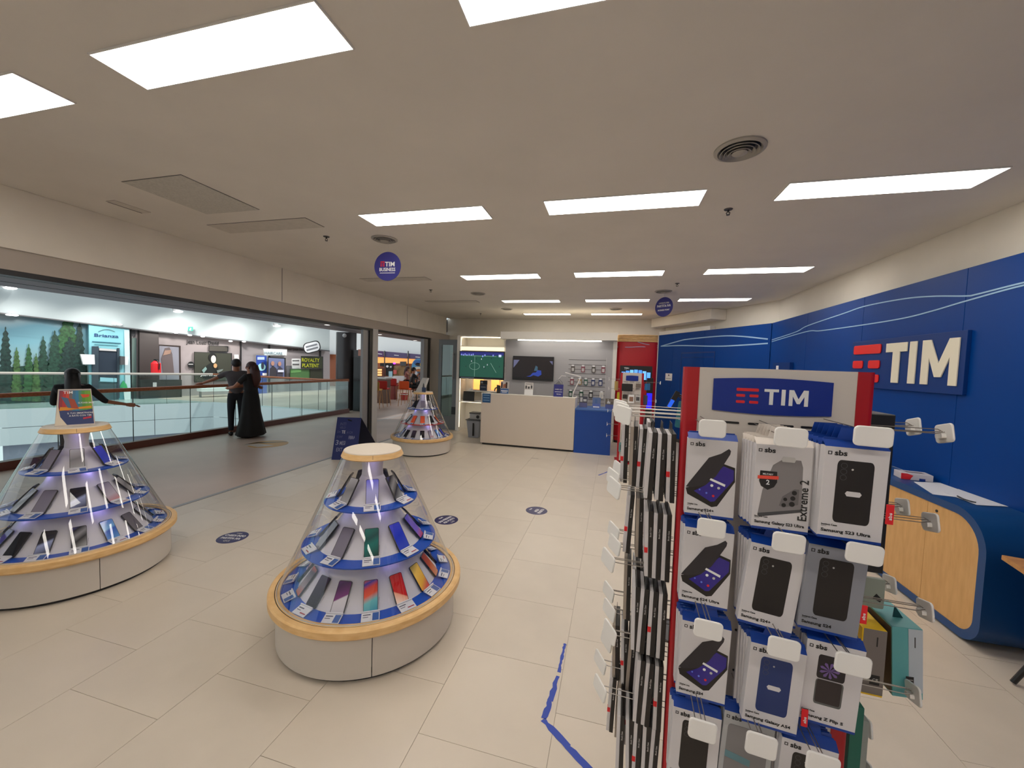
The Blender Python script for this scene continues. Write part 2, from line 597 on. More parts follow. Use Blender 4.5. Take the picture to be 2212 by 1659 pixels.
# ================================================================== CEILING FITTINGS
def ceiling_light(x0, x1, y0, y1, label):
    t = thing('ceiling_light', label, 'ceiling light', ((x0 + x1) / 2, (y0 + y1) / 2, HC))
    w_, d_ = (x1 - x0) / 2, (y1 - y0) / 2
    mb = MB()
    f = 0.006
    for a, b, c, d in ((-w_ - f, w_ + f, -d_ - f, -d_), (-w_ - f, w_ + f, d_, d_ + f), (-w_ - f, -w_, -d_, d_), (w_, w_ + f, -d_, d_)):
        mb.box(a, b, c, d, -0.0085, 0.0)
    obj('frame', mb, WHITE, t)
    obj('diffuser', MB().box(-w_, w_, -d_, d_, -0.008, 0.0), LAMPM, t)
cols = [(-4.07, -2.87, 'far left column'), (-2.335, -1.14, 'left column'), (-0.608, 0.598, 'middle column'), (1.133, 2.33, 'right column')]
rows = [(1.28, 1.505), (3.19, 3.475), (5.655, 5.94), (7.93, 8.19), (9.98, 10.22)]
rname = ['row nearest the camera', 'second row', 'third row', 'fourth row', 'row closest to the back wall']
for ri, (y0, y1) in enumerate(rows):
    for ci, (x0, x1, cn) in enumerate(cols):
        if ci == 0 and ri > 0: continue
        if ri == 0 and ci == 3: continue
        if ri == 4 and ci == 3: continue
        if ri == 0:
            lab = ['cut-off glowing ceiling panel at the left edge, beside the largest one', 'largest glowing white ceiling panel, top left', 'glowing ceiling panel cropped by the top edge, beside the largest one'][ci]
        else:
            lab = 'glowing white ceiling panel in the %s of the %s' % (cn, rname[ri])
        ceiling_light(x0, x1, y0, y1, lab)
for (y0, y1) in ((-0.85, -0.6), (-3.0, -2.75)):
    for ci in (1, 2, 3):
        x0, x1, cn = cols[ci]
        ceiling_light(x0, x1, y0, y1, 'glowing ceiling panel out of view behind the camera, %s, %s of two rows' % (cn, 'first' if y0 > -2 else 'second'))

# blanked-off panels in the far left column
BLANK = mat('blank_panel', (0.60, 0.56, 0.50), rough=0.7, noise=0.06, nscale=14)
def blank(name, x0, x1, y0, y1, lab, m=BLANK):
    t = thing(name, lab, 'ceiling panel', ((x0 + x1) / 2, (y0 + y1) / 2, HC))
    a, b = (x1 - x0) / 2, (y1 - y0) / 2
    obj('gap', MB().box(-a, a, -b, b, -0.002, 0), DKGREY, t)
    obj('cover', MB().box(-a + 0.004, a - 0.004, -b + 0.004, b - 0.004, -0.006, -0.002), m, t)
blank('access_panel', -3.80, -3.18, 2.26, 2.93, 'square speckled access panel flush in the ceiling, upper left', mat('speckled_panel', (0.56, 0.54, 0.49), rough=0.8, noise=0.1, nscale=60))
blank('blank_light_cover', -4.12, -2.905, 3.17, 3.43, 'long blank ceiling cover nearest, before the hanging round sign')
blank('blank_light_cover', -4.13, -2.94, 5.68, 5.92, 'long blank ceiling cover right behind the hanging round blue sign')
blank('blank_light_cover', -4.10, -2.90, 7.93, 8.17, 'long blank ceiling cover farthest, above the glazed door')
t = thing('slot_grille', 'small slotted grille in the ceiling beside the storefront fascia', 'vent', (-4.375, 2.66, HC))
obj('frame', MB().box(-0.055, 0.055, -0.14, 0.14, -0.006, 0), BLANK, t)
obj('slot', MB().box(-0.052, -0.044, -0.13, 0.13, -0.008, -0.006), DKGREY, t)

VENT = mat('vent_metal', (0.42, 0.40, 0.36), rough=0.5, metal=0.2)
def vent(x, y, r, label):
    t = thing('ceiling_vent', label, 'vent', (x, y, HC))
    obj('rim', MB().lathe([(r, 0), (r, -0.008), (r * 0.86, -0.016), (r * 0.78, -0.004), (r * 0.78, 0.0)], 48), VENT, t, smooth='auto')
    obj('throat', MB().disc(r * 0.8, -0.001, 40, down=True), BLACK, t)
    for k, f in enumerate((0.66, 0.50, 0.34)):
        obj('ring', MB().lathe([(r * f, -0.004 - 0.004 * k), (r * (f + 0.10), -0.02 - 0.004 * k), (r * (f + 0.085), -0.023 - 0.004 * k), (r * (f - 0.015), -0.007 - 0.004 * k)], 44, close=True), VENT, t, smooth='auto')
    obj('cone_cap', MB().lathe([(0.001, -0.036), (r * 0.18, -0.034), (r * 0.30, -0.026), (r * 0.22, -0.012), (0.001, -0.01)], 36), VENT, t, smooth='auto')
vent(0.67, 2.665, 0.14, 'large round ceiling diffuser with rings, nearest, before the right panels')
vent(-2.505, 3.875, 0.14, 'round ceiling diffuser above the hanging round sign that reads business')
vent(0.755, 7.17, 0.14, 'round ceiling diffuser above the second, farther hanging round sign')
vent(-2.575, 7.14, 0.14, 'round ceiling diffuser between third and fourth row panels, left')
vent(-2.555, 9.15, 0.14, 'faint round ceiling diffuser farthest left, near the wall screens')
vent(-0.02, 9.21, 0.14, 'faint round ceiling diffuser farthest right, above the slat wall')

def sprinkler(x, y, label):
    t = thing('sprinkler', label, 'sprinkler', (x, y, HC))
    obj('plate', MB().lathe([(0.0, -0.006), (0.03, -0.006), (0.034, 0)], 20), DKGREY, t)
    mb = MB().tube([(0, 0, -0.006), (0, 0, -0.02)], 0.008, 8)
    mb.tube([(0, 0, -0.02), (0.014, 0, -0.03), (0.008, 0, -0.045)], 0.0035, 6)
    mb.tube([(0, 0, -0.02), (-0.014, 0, -0.03), (-0.008, 0, -0.045)], 0.0035, 6)
    obj('head', mb, BLACK, t)
    obj('deflector', MB().lathe([(0.0, -0.045), (0.014, -0.045), (0.014, -0.048), (0.0, -0.048)], 12), BLACK, t)
sprinkler(-3.11, 3.70, 'dark sprinkler left of the diffuser above the round business sign')
sprinkler(0.85, 3.615, 'dark sprinkler behind the largest diffuser, nearest on the right')
sprinkler(-3.35, 6.71, 'tiny dark sprinkler behind the round business sign, left')
sprinkler(0.885, 6.54, 'tiny dark sprinkler above the farther hanging sign')
sprinkler(-3.5, 9.95, 'tiny dark sprinkler above the lit shelf niche')

def hanging_sign(x, y, z, r, rot, lines, label):
    t = thing('hanging_sign', label, 'sign', (x, y, z), rot)
    circ = [(r * math.cos(2 * PI * i / 48), r * math.sin(2 * PI * i / 48)) for i in range(48)]
    obj('disc', MB().prism(circ, (0, 0, 0), (1, 0, 0), (0, 0, 1), (0, 0.006, 0)), C('sign_navy', 48, 48, 128, rough=0.4), t)
    mb = MB().tube([(0, 0.003, r - 0.01), (0, 0.003, HC - z)], 0.0015, 5)
    obj('cord', mb, LGREY, t)
    for s, zz, sz, m, wd in lines:
        if s == '#':
            mm = MB()
            for a, b, c, d in ((-0.085, -0.035, 0.03, 0.042), (-0.085, -0.065, 0.008, 0.02), (-0.055, -0.035, 0.008, 0.02), (-0.085, -0.065, -0.012, 0.0), (-0.055, -0.035, -0.012, 0)):
                mm.box(a, b, -0.0012, 0, c + zz, d + zz)
            obj('logo_bars', mm, RED_PR, t)
        elif s == '-':
            obj('line', MB().box(-wd / 2, wd / 2, -0.0012, 0, zz, zz + sz), WHITE_PR, t)
        else:
            textm(s, sz, m, (0.028 if s == 'TIM' else 0, -0.0005, zz), (1, 0, 0), (0, 0, 1), t, align='c', bold=0.02, width=wd)
hanging_sign(-2.477, 3.90, 2.838, 0.158, math.radians(4), [('#', 0.012, 0, None, 0), ('TIM', 0.0, 0.07, WHITE_PR, 0.115), ('BUSINESS', -0.052, 0.052, WHITE_PR, 0.19), ('-', -0.075, 0.006, None, 0.18)],
             'round navy sign hanging from the ceiling, reading business, nearest')
hanging_sign(0.79, 7.3, 2.883, 0.168, math.radians(-38), [('OFFERTE PER', 0.055, 0.035, LGREY, 0.2), ('PARTITA IVA', -0.0, 0.055, WHITE_PR, 0.26), ('BUSINESS POINT', -0.065, 0.035, WHITE_PR, 0.22)],
             'smaller round navy hanging sign reading partita iva, farther right')
# ================================================================== GLASS-COVERED PHONE DISPLAYS
RING = mat('ring_blue', s2l(18, 82, 190), rough=0.35, spec=0.5)
RING_RED = mat('ring_red', s2l(205, 52, 44), rough=0.4)
SKIRT = mat('skirt_white', (0.72, 0.70, 0.76), rough=0.5)
BASEW = mat('base_white', (0.60, 0.555, 0.50), rough=0.45)
CAPTOP = mat('cap_cream', (0.76, 0.69, 0.60), rough=0.4)
LEDV = mat('violet_led', (0.50, 0.42, 1.0), emit=40.0)

PH = {}
def screen_mat(name, stops, ang=0.0, rough=0.15, wav=0.0):
    """printed or lit wallpaper: bands of colour over the phone's own face"""
    m = bpy.data.materials.new('screen_' + name)
    m.use_nodes = True
    nt = m.node_tree
    b = nt.nodes['Principled BSDF']
    b.inputs['Roughness'].default_value = rough
    tc = nt.nodes.new('ShaderNodeTexCoord')
    mp = nt.nodes.new('ShaderNodeMapping')
    mp.inputs['Rotation'].default_value = (0, ang, 0)
    mp.inputs['Location'].default_value = (0, 0, 0.0)
    sp = nt.nodes.new('ShaderNodeSeparateXYZ')
    nt.links.new(tc.outputs['Object'], mp.inputs[0])
    src = mp.outputs[0]
    if wav:
        nz = nt.nodes.new('ShaderNodeTexNoise')
        nz.inputs['Scale'].default_value = 14
        nt.links.new(src, nz.inputs['Vector'])
        mm = nt.nodes.new('ShaderNodeVectorMath'); mm.operation = 'MULTIPLY_ADD'
        mm.inputs[1].default_value = (wav, wav, wav)
        nt.links.new(nz.outputs['Color'], mm.inputs[0])
        nt.links.new(src, mm.inputs[2])
        src = mm.outputs[0]
    nt.links.new(src, sp.inputs[0])
    mr = nt.nodes.new('ShaderNodeMapRange')
    mr.inputs[1].default_value = 0.0
    mr.inputs[2].default_value = 0.16
    nt.links.new(sp.outputs['Z'], mr.inputs[0])
    rp = nt.nodes.new('ShaderNodeValToRGB')
    cr = rp.color_ramp
    n = len(stops)
    cr.elements[0].position = stops[0][0]; cr.elements[0].color = s2l(*stops[0][1]) + (1,)
    cr.elements[1].position = stops[-1][0]; cr.elements[1].color = s2l(*stops[-1][1]) + (1,)
    for p, c in stops[1:-1]:
        e = cr.elements.new(p); e.color = s2l(*c) + (1,)
    nt.links.new(mr.outputs[0], rp.inputs[0])
    nt.links.new(rp.outputs[0], b.inputs['Base Color'])
    nt.links.new(rp.outputs[0], b.inputs['Emission Color'])
    b.inputs['Emission Strength'].default_value = 0.08
    return m
PHONES = {
    'black': ([(0, (16, 16, 20)), (1, (30, 30, 38))], 0, 0),
    'dark violet': ([(0, (22, 20, 26)), (.55, (44, 36, 56)), (1, (70, 56, 84))], 0.2, 0),
    'purple and white': ([(0, (200, 196, 205)), (.38, (210, 205, 212)), (.42, (120, 50, 120)), (.8, (70, 36, 90)), (1, (110, 60, 130))], 0.5, 0.02),
    'red, blue and teal': ([(0, (70, 150, 170)), (.3, (110, 190, 195)), (.5, (230, 90, 60)), (.7, (220, 70, 60)), (.85, (40, 60, 170)), (1, (235, 110, 70))], 0.4, 0.12),
    'bright red': ([(0, (250, 220, 200)), (.22, (240, 170, 140)), (.26, (205, 40, 40)), (1, (190, 36, 44))], -0.6, 0.0),
    'golden yellow': ([(0, (214, 90, 80)), (.25, (236, 180, 60)), (.6, (250, 205, 90)), (1, (120, 110, 60))], 0.6, 0.06),
    'orange brown': ([(0, (210, 150, 120)), (.5, (190, 90, 60)), (1, (150, 70, 60))], 0.3, 0.03),
    'grey and rust': ([(0, (190, 90, 60)), (.3, (150, 140, 145)), (.8, (90, 84, 90)), (1, (210, 90, 70))], 0.2, 0.03),
    'lilac grey': ([(0, (128, 124, 140)), (1, (116, 110, 128))], 0, 0),
    'smoke grey': ([(0, (110, 106, 112)), (1, (96, 94, 106))], 0, 0),
    'teal green': ([(0, (20, 60, 58)), (.4, (34, 120, 112)), (.6, (20, 80, 78)), (1, (40, 140, 128))], 0.5, 0.08),
    'royal blue': ([(0, (60, 80, 190)), (.5, (40, 60, 200)), (1, (70, 80, 220))], 0.3, 0.04),
    'violet and red': ([(0, (190, 70, 90)), (.3, (120, 90, 200)), (1, (90, 80, 190))], 0.2, 0.04),
    'silver': ([(0, (170, 168, 170)), (.5, (120, 118, 122)), (1, (180, 178, 184))], 0.3, 0),
    'lavender split': ([(0, (165, 165, 200)), (.55, (170, 170, 225)), (1, (110, 110, 230))], 0, 0),
    'striped black': ([(0, (150, 150, 150)), (.3, (40, 40, 46)), (.5, (140, 140, 144)), (.7, (30, 30, 40)), (1, (90, 90, 170))], 0.7, 0),
    'sky blue': ([(0, (90, 150, 210)), (.45, (40, 90, 190)), (.55, (120, 180, 230)), (1, (30, 80, 200))], 0.4, 0.05),
    'indigo': ([(0, (30, 34, 80)), (.6, (70, 70, 160)), (1, (40, 44, 110))], 0.3, 0.03),
    'pale grey with planet': ([(0, (60, 66, 90)), (.4, (150, 160, 200)), (.5, (28, 30, 48)), (1, (14, 14, 22))], 0.5, 0.0),
    'orange': ([(0, (235, 100, 60)), (1, (225, 80, 50))], 0, 0),
    'pink and grey': ([(0, (190, 120, 120)), (.35, (180, 170, 185)), (1, (120, 116, 140))], 0.3, 0.04),
}
SCR = {}
PBODY = mat('phone_body', (0.02, 0.02, 0.024), rough=0.25)
_pb = {}
def phone_mesh():
    if 'b' not in _pb:
        m1 = MB().prism(rrect(-0.037, 0.037, 0.0, 0.158, 0.009, 4), (0, 0, 0), (1, 0, 0), (0, 0, 1), (0, 0.009, 0))
        me = bpy.data.meshes.new('smartphone'); me.from_pydata(m1.v, [], m1.f); me.materials.append(PBODY)
        _pb['b'] = me
        m2 = MB().prism(rrect(-0.0345, 0.0345, 0.003, 0.155, 0.007, 4), (0, -0.0004, 0), (1, 0, 0), (0, 0, 1), (0, 0.0006, 0))
        _pb['s'] = m2
    return _pb
def phone(M, key, label, group, large=1.0):
    pm = phone_mesh()
    o = bpy.data.objects.new('smartphone', pm['b'])
    COL.objects.link(o)
    o.matrix_world = M @ Matrix.Scale(large, 4)
    tag(o, label, 'phone', group)
    if key not in SCR:
        me = bpy.data.meshes.new('screen'); me.from_pydata(pm['s'].v, [], pm['s'].f)
        me.materials.append(screen_mat(key, *PHONES[key]))
        SCR[key] = me
    s = bpy.data.objects.new('screen', SCR[key])
    place(s, o)
    return o
CARDM = [C('card_white', 226, 226, 232, rough=0.4), C('card_ink', 90, 92, 110, rough=0.5), C('card_blue', 60, 100, 170, rough=0.5), C('card_red', 170, 50, 60)]
_cm = []
def card_mesh(v):
    while len(_cm) <= v:
        k = len(_cm)
        mb = MB().box(-0.036, 0.036, -0.024, 0.024, 0.0, 0.003, 0)
        mb.box(-0.036, 0.036, 0.019, 0.024, 0.003, 0.008, 0)
        if k == 0:
            mb.box(0.008, 0.033, -0.021, 0.016, 0.003, 0.0034, 2)
        elif k == 1:
            mb.box(0.0, 0.03, -0.014, -0.009, 0.003, 0.0034, 3)
        mb.box(-0.03, 0.0, 0.006, 0.011, 0.003, 0.0034, 1)
        mb.box(-0.03, -0.008, -0.004, -0.001, 0.003, 0.0034, 1)
        me = bpy.data.meshes.new('price_card'); me.from_pydata(mb.v, [], mb.f)
        for m in CARDM: me.materials.append(m)
        me.polygons.foreach_set('material_index', mb.m)
        _cm.append(me)
    return _cm[v]

TIERS = [  # name, ring z, ring outer r, ring inner r, skirt top r, skirt top z, number of phones
    ('bottom', 0.318, 0.545, 0.445, 0.255, 0.556, 15),
    ('middle', 0.584, 0.430, 0.335, 0.150, 0.837, 10),
    ('top', 0.865, 0.300, 0.212, 0.070, 1.02, 7),
]
def display(cx, cy, front, seams, phones, dn, label, red=False):
    """front: world angle (rad) that faces the camera; phones: per tier a list of keys, starting at the front and going round"""
    t = thing('phone_display', label, 'display stand', (cx, cy, 0))
    mb = MB()
    for a in range(len(seams)):
        a0, a1 = seams[a], seams[(a + 1) % len(seams)]
        if a1 <= a0: a1 += 2 * PI
        g = 0.004
        m2 = MB().lathe([(0.50, 0.025), (0.569, 0.025), (0.569, 0.280), (0.50, 0.280)], 40, a0=a0 + g, a1=a1 - g, close=True)
        k = 41
        m2.add([], [])
        m2.f.append([0, k, 2 * k, 3 * k][::-1]); m2.m.append(0)
        m2.f.append([40, 40 + k, 40 + 2 * k, 40 + 3 * k]); m2.m.append(0)
        obj('base_panel', m2, BASEW, t, smooth='auto')
    obj('plinth', MB().lathe([(0.0, 0.0), (0.545, 0.0), (0.545, 0.03), (0.50, 0.03)], 56), BLACK, t)
    obj('rim', MB().lathe([(0.560, 0.276), (0.598, 0.270), (0.613, 0.285), (0.613, 0.322), (0.604, 0.331), (0.575, 0.331), (0.573, 0.327), (0.568, 0.331), (0.544, 0.331), (0.544, 0.30)], 96), BEECH, t, smooth='auto')
    obj('rim_groove', MB().lathe([(0.5685, 0.3295), (0.5745, 0.3295)], 96), BLACK, t)
    obj('glass_cover', MB().lathe([(0.562 + (0.192 - 0.562) * i_ / 16, 0.334 + (1.155 - 0.334) * i_ / 16) for i_ in range(17)], 256), GLASS, t, smooth=True)
    obj('cover_edge', MB().lathe([(0.565, 0.331), (0.5655, 0.336), (0.5625, 0.336), (0.562, 0.331)], 96), LGREY, t, smooth=True)
    obj('cap', MB().lathe([(0.10, 1.152), (0.196, 1.152), (0.201, 1.158), (0.187, 1.190), (0.10, 1.190)], 64), BEECH, t, smooth='auto')
    obj('cap_top', MB().lathe([(0.0, 1.1985), (0.181, 1.1985), (0.185, 1.195), (0.185, 1.1885)], 64), CAPTOP, t, smooth='auto')
    obj('cap_seam', MB().pts([(0.2012 * math.cos(front - 0.005), 0.2012 * math.sin(front - 0.005), 1.157), (0.2012 * math.cos(front + 0.005), 0.2012 * math.sin(front + 0.005), 1.157), (0.188 * math.cos(front + 0.005), 0.188 * math.sin(front + 0.005), 1.189), (0.188 * math.cos(front - 0.005), 0.188 * math.sin(front - 0.005), 1.189)], (-0.002 * math.cos(front), -0.002 * math.sin(front), 0)), BLACK, t)
    obj('column', MB().lathe([(0.070, 1.018), (0.066, 1.07), (0.072, 1.12), (0.080, 1.152)], 40), SKIRT, t, smooth=True)
    # violet lamps under the cap, as the real displays have
    for k in range(3):
        a = front + k * 2 * PI / 3
        obj('led', MB().disc(0.012, 1.1510, 12, c=(0.13 * math.cos(a), 0.13 * math.sin(a)), down=True), LEDV, t)
    for ti, (tn, z, ro, ri, rt, zt, n) in enumerate(TIERS):
        rm = RING_RED if (red and ti == 1) else RING
        obj('shelf_ring', MB().lathe([(ri - 0.01, z - 0.008), (ro - 0.003, z - 0.008), (ro, z - 0.002), (ro, z + 0.001), (ro - 0.002, z + 0.003), (ri - 0.01, z + 0.003)], 80, close=True), rm, t, smooth='auto')
        sk = obj('skirt', MB().lathe([[(ri, z + 0.003), (rt, zt)], [(ri, z + 0.003), (0.252, z + 0.08), (0.18, z + 0.18), (rt, zt)], [(ri, z + 0.003), (0.148, z + 0.045), (0.098, z + 0.10), (rt, zt)]][ti], 64), SKIRT, t, smooth=True)
        if ti < 2:
            a = front + 0.6
            zz = TIERS[ti + 1][1] - 0.010
            rl = TIERS[ti + 1][2] - 0.12
            for k in range(4):
                a = front + 0.4 + k * PI / 2
                obj('led', MB().disc(0.010, zz, 12, c=(rl * math.cos(a), rl * math.sin(a)), down=True), LEDV, t)
        keys = phones[ti]
        tilt = (math.atan2(ri - rt, zt - z), math.radians(40), math.radians(30))[ti]
        tn_ = len(keys)
        ll = MB()
        for k in range(n):
            a = front + (k if k <= n // 2 else k - n) * 2 * PI / n
            # little slots printed between the phones on the skirt
            for da in (-0.16, 0.16):
                aa = a + da * (0.55 if ti == 0 else 0.8)
                for q in (0.06, 0.12):
                    r1 = ri - (ri - rt) * q + 0.0012; z1 = z + (zt - z) * q
                    r2 = ri - (ri - rt) * (q + 0.13) + 0.0012; z2 = z + (zt - z) * (q + 0.13)
                    b = aa + (q - 0.09) * 0.5
                    ll.tube([(r1 * math.cos(b), r1 * math.sin(b), z1), (r2 * math.cos(b + 0.02), r2 * math.sin(b + 0.02), z2)], 0.0008, 4)
        o = obj('slot_lines', ll, DKGREY, sk)
        o['kind'] = 'stuff'
        half = len(keys) // 2
        for i, key in enumerate(keys):
            k = i - half                       # minus: to the left as seen from the front
            a = front + k * 2 * PI / n
            if key is None: continue
            th = a + PI / 2
            rp = ri + 0.012
            big = (1.10, 1.16, 1.08)[ti]
            M = Matrix.Translation((cx + rp * math.cos(a), cy + rp * math.sin(a), z + 0.012)) @ Matrix.Rotation(th, 4, 'Z') @ Matrix.Rotation(-tilt, 4, 'X')
            nb = keys[i - 1] if i > 0 and keys[i - 1] else (keys[i + 1] if i + 1 < len(keys) else None)
            side = 'the front one' if k == 0 else '%s to the %s' % (('first', 'second', 'third', 'fourth', 'fifth')[abs(k) - 1], 'left' if k < 0 else 'right')
            phone(M, key, '%s phone, %s tier, %s, %s' % (key, tn, dn, side), 'phones on the %s tier of the %s' % (tn, dn), big)
            c = bpy.data.objects.new('price_card', card_mesh(0 if (i * 7 + ti) % 3 else 1))
            COL.objects.link(c)
            rc = (ro + ri) / 2 + 0.006
            c.matrix_world = Matrix.Translation((cx + rc * math.cos(a), cy + rc * math.sin(a), z + 0.0125)) @ Matrix.Rotation(th + random.uniform(-0.12, 0.12), 4, 'Z') @ Matrix.Rotation(math.radians(14), 4, 'X') @ Matrix.Scale(1.38, 4)
            tag(c, 'price card before %s phone, %s tier, %s, %s' % (key, tn, dn, side), 'price card', 'price cards on the %s tier of the %s' % (tn, dn))
    return t
def facing(cx, cy):
    return math.atan2(-cy, -cx)
B, S_ = 'black', 'silver'
f1 = facing(-1.565, 2.326)
display(-1.565, 2.326, f1, [f1 + 0.02, f1 + 0.02 + PI / 2, f1 + 0.02 + PI, f1 + 0.02 + 1.5 * PI],
        [['lilac grey', 'indigo', 'grey and rust', 'dark violet', 'purple and white', 'red, blue and teal', 'bright red', 'golden yellow', 'orange brown', 'black', 'striped black'],
         ['black', 'indigo', 'smoke grey', 'lilac grey', 'teal green', 'royal blue', 'violet and red', 'black', 'silver'],
         ['smoke grey', 'black', 'silver', 'lavender split', 'striped black', 'dark violet', 'smoke grey']],
        'centre display', 'clear cone phone display with white base and beech rim, nearest, in the centre')
f0 = facing(-4.18, 2.16)
s0 = math.atan2(1.954 - 2.16, -3.513 + 4.18)
display(-4.18, 2.16, f0, [s0, s0 + PI / 2, s0 + PI, s0 + 1.5 * PI],
        [['silver', 'dark violet', 'indigo', 'black', 'pale grey with planet', 'striped black', 'sky blue', 'smoke grey', 'lilac grey', 'black', 'dark violet'],
         ['black', 'indigo', 'striped black', 'lilac grey', 'pale grey with planet', 'pink and grey', 'silver', 'black', 'indigo'],
         ['dark violet', 'indigo', 'lilac grey', 'silver', 'royal blue', 'black', 'silver']],
        'left display', 'clear cone phone display at the left edge, box-shaped advert on its cap')
f2 = facing(-3.68, 7.14)
display(-3.68, 7.14, f2, [f2 + 1.2, f2 + 1.2 + PI],
        [['black', 'dark violet', 'indigo', 'black', 'dark violet', 'black', 'pink and grey', 'sky blue', 'royal blue', 'silver', 'black'],
         ['black', 'striped black', 'black', 'orange', 'orange', 'black', 'orange brown', 'black', 'black'],
         ['black', 'smoke grey', 'black', 'lilac grey', 'silver', 'black', 'smoke grey']],
        'far display', 'small-looking clear cone phone display farthest away, by the glazed door', red=True)

# ---- things standing on the caps
def stand_quad(px, base, azdir, thick, mats, name, label, cat, z_min):
    pass
# advert box on the left display: front print and white sides
pl = Vector((-4.18, 2.16)); vd = pl.normalized(); uu = Vector((vd.y, -vd.x))
if uu.dot(Vector((_r.x, _r.y))) < 0: uu = -uu
pl2 = pl - vd * 0.05
PLB = ((pl2.x, pl2.y), (pl2.x + uu.x, pl2.y + uu.y))
def box_uv(px, py):
    q = atp(px, py, PLB)
    return (Vector((q.x, q.y)) - pl2).dot(uu), q.z
t = thing('advert_box', 'wedge-shaped cardboard advert with rainbow print on the left display cap', 'advert', (pl2.x, pl2.y, 0), math.atan2(uu.y, uu.x))
q = [box_uv(*p) for p in ((125, 842), (197, 840), (206, 916), (118, 928))]
zb = 1.1985
wl, wr_ = q[3][0], q[2][0]
tl, tr = q[0][0], q[1][0]
zt = q[0][1]
wl = min(wl, tl); hw = 0.0
body = MB().add([(wl, 0, zb), (wr_, 0, zb), (wr_, 0.10, zb), (wl, 0.10, zb), (tl, 0.03, zt), (tr, 0.03, zt), (tr, 0.06, zt), (tl, 0.06, zt)],
                [(0, 3, 2, 1), (4, 5, 6, 7), (0, 1, 5, 4), (1, 2, 6, 5), (2, 3, 7, 6), (3, 0, 4, 7)])
obj('carton', body, C('carton', 200, 190, 182, rough=0.5), t)
def bq(u, v, off=0.0006):
    x0 = wl + (tl - wl) * v; x1 = wr_ + (tr - wr_) * v
    return Vector((x0 + (x1 - x0) * u, 0.03 * v - off, zb + (zt - zb) * v))
def patch(poly, m, name='print_area', off=0.0006, parent=t):
    return obj(name, MB().pts([bq(u, v, off) for u, v in poly], (0, 0.0005, 0)), m, parent)
patch([(0.06, 0.03), (0.97, 0.03), (0.97, 0.97), (0.04, 0.97)], C('ad_navy', 60, 74, 120))
NST = 10
for i in range(NST):      # rainbow upper half in upright bands
    cols_ = [(150, 60, 70), (190, 60, 60), (205, 80, 60), (120, 110, 110), (70, 120, 150), (60, 130, 170), (80, 140, 120), (90, 150, 70), (110, 165, 60), (120, 170, 60)]
    u0_, u1_ = 0.06 + 0.91 * i / NST, 0.06 + 0.91 * (i + 1) / NST
    patch([(u0_, 0.45 - 0.05 * math.sin(i / NST * 3.1)), (u1_, 0.45 - 0.05 * math.sin((i + 1) / NST * 3.1)), (u1_, 0.96), (u0_, 0.96)], C('ad_band_%d' % i, *cols_[i]), off=0.0012)
patch([(0.08, 0.42), (0.95, 0.47), (0.95, 0.53), (0.5, 0.50), (0.10, 0.52)], C('ad_orange', 225, 150, 50), off=0.0018)
patch([(0.10, 0.80), (0.30, 0.76), (0.42, 0.48), (0.30, 0.50)], C('ad_phone', 80, 110, 140), 'phone_picture', off=0.0022)
patch([(0.30, 0.76), (0.48, 0.72), (0.60, 0.46), (0.40, 0.48)], C('ad_phone_red', 170, 80, 60), 'phone_picture', off=0.0024)
patch([(0.66, 0.86), (0.94, 0.85), (0.90, 0.78), (0.72, 0.76)], C('ad_burst', 220, 90, 50), 'burst_print', off=0.0022)
patch([(0.0, 0.02), (0.30, 0.02), (0.12, 0.25), (0.03, 0.60)], C('ad_cream', 228, 216, 196), 'curved_corner', off=0.0022)
patch([(0.70, 0.16), (0.92, 0.19), (0.92, 0.24), (0.70, 0.21)], C('ad_button', 200, 60, 80), 'red_button', off=0.0022)
for s, u, v, sz, wd in (('TIM', 0.16, 0.88, 0.03, 0.05), ('5G POWER SMART', 0.58, 0.60, 0.018, 0.09), ('IL TUO SMARTPHONE', 0.30, 0.32, 0.018, 0.14), ('A RATE CON TIM', 0.34, 0.25, 0.018, 0.12)):
    p = bq(u, v, 0.0024)
    textm(s, sz, WHITE_PR, p, (1, 0, 0), (0, 0.1, 1), t, width=wd)

# grey wedge and little blue card on the far display cap
t = thing('advert_wedge', 'pale grey slanted advert standing on the far display cap', 'advert', (-3.72, 7.16, 1.1985), math.radians(-27 + 10))
obj('board', MB().pts([(-0.12, -0.05, 0), (0.07, -0.05, 0), (0.11, 0.03, 0.27), (-0.02, 0.03, 0.27)], (0, 0.06, 0)), LGREY, t)
t = thing('blue_card', 'little dark blue card with pictured figures on the far display cap', 'card', (-3.60, 7.02, 1.1985), math.radians(-27))
obj('card_base', MB().box(-0.055, 0.055, -0.012, 0.0, 0, 0.09), C('card_navy', 40, 56, 96), t)
obj('picture', MB().pts([(-0.05, -0.002, 0.09), (0.02, -0.002, 0.09), (0.0, -0.002, 0.15), (-0.03, -0.002, 0.18)], (0, 0.002, 0)), DKGREY, t)
# ================================================================== ACCESSORY STANDS
PANEL = mat('stand_panel', (0.64, 0.59, 0.54), rough=0.5)
TAGW = mat('tag_white', (0.86, 0.85, 0.83), rough=0.45)
BOXW = mat('box_white', (0.66, 0.64, 0.66), rough=0.35)
BOXG = mat('box_grey', (0.26, 0.27, 0.31), rough=0.35)
HDR = mat('box_header_blue', (0.003, 0.045, 0.30), rough=0.4)
CASEBLK = mat('case_black', (0.016, 0.013, 0.012), rough=0.45)
CASEBLU = mat('case_navy', s2l(34, 54, 110), rough=0.45)
SCRN = mat('case_screen', s2l(52, 40, 140), rough=0.25)

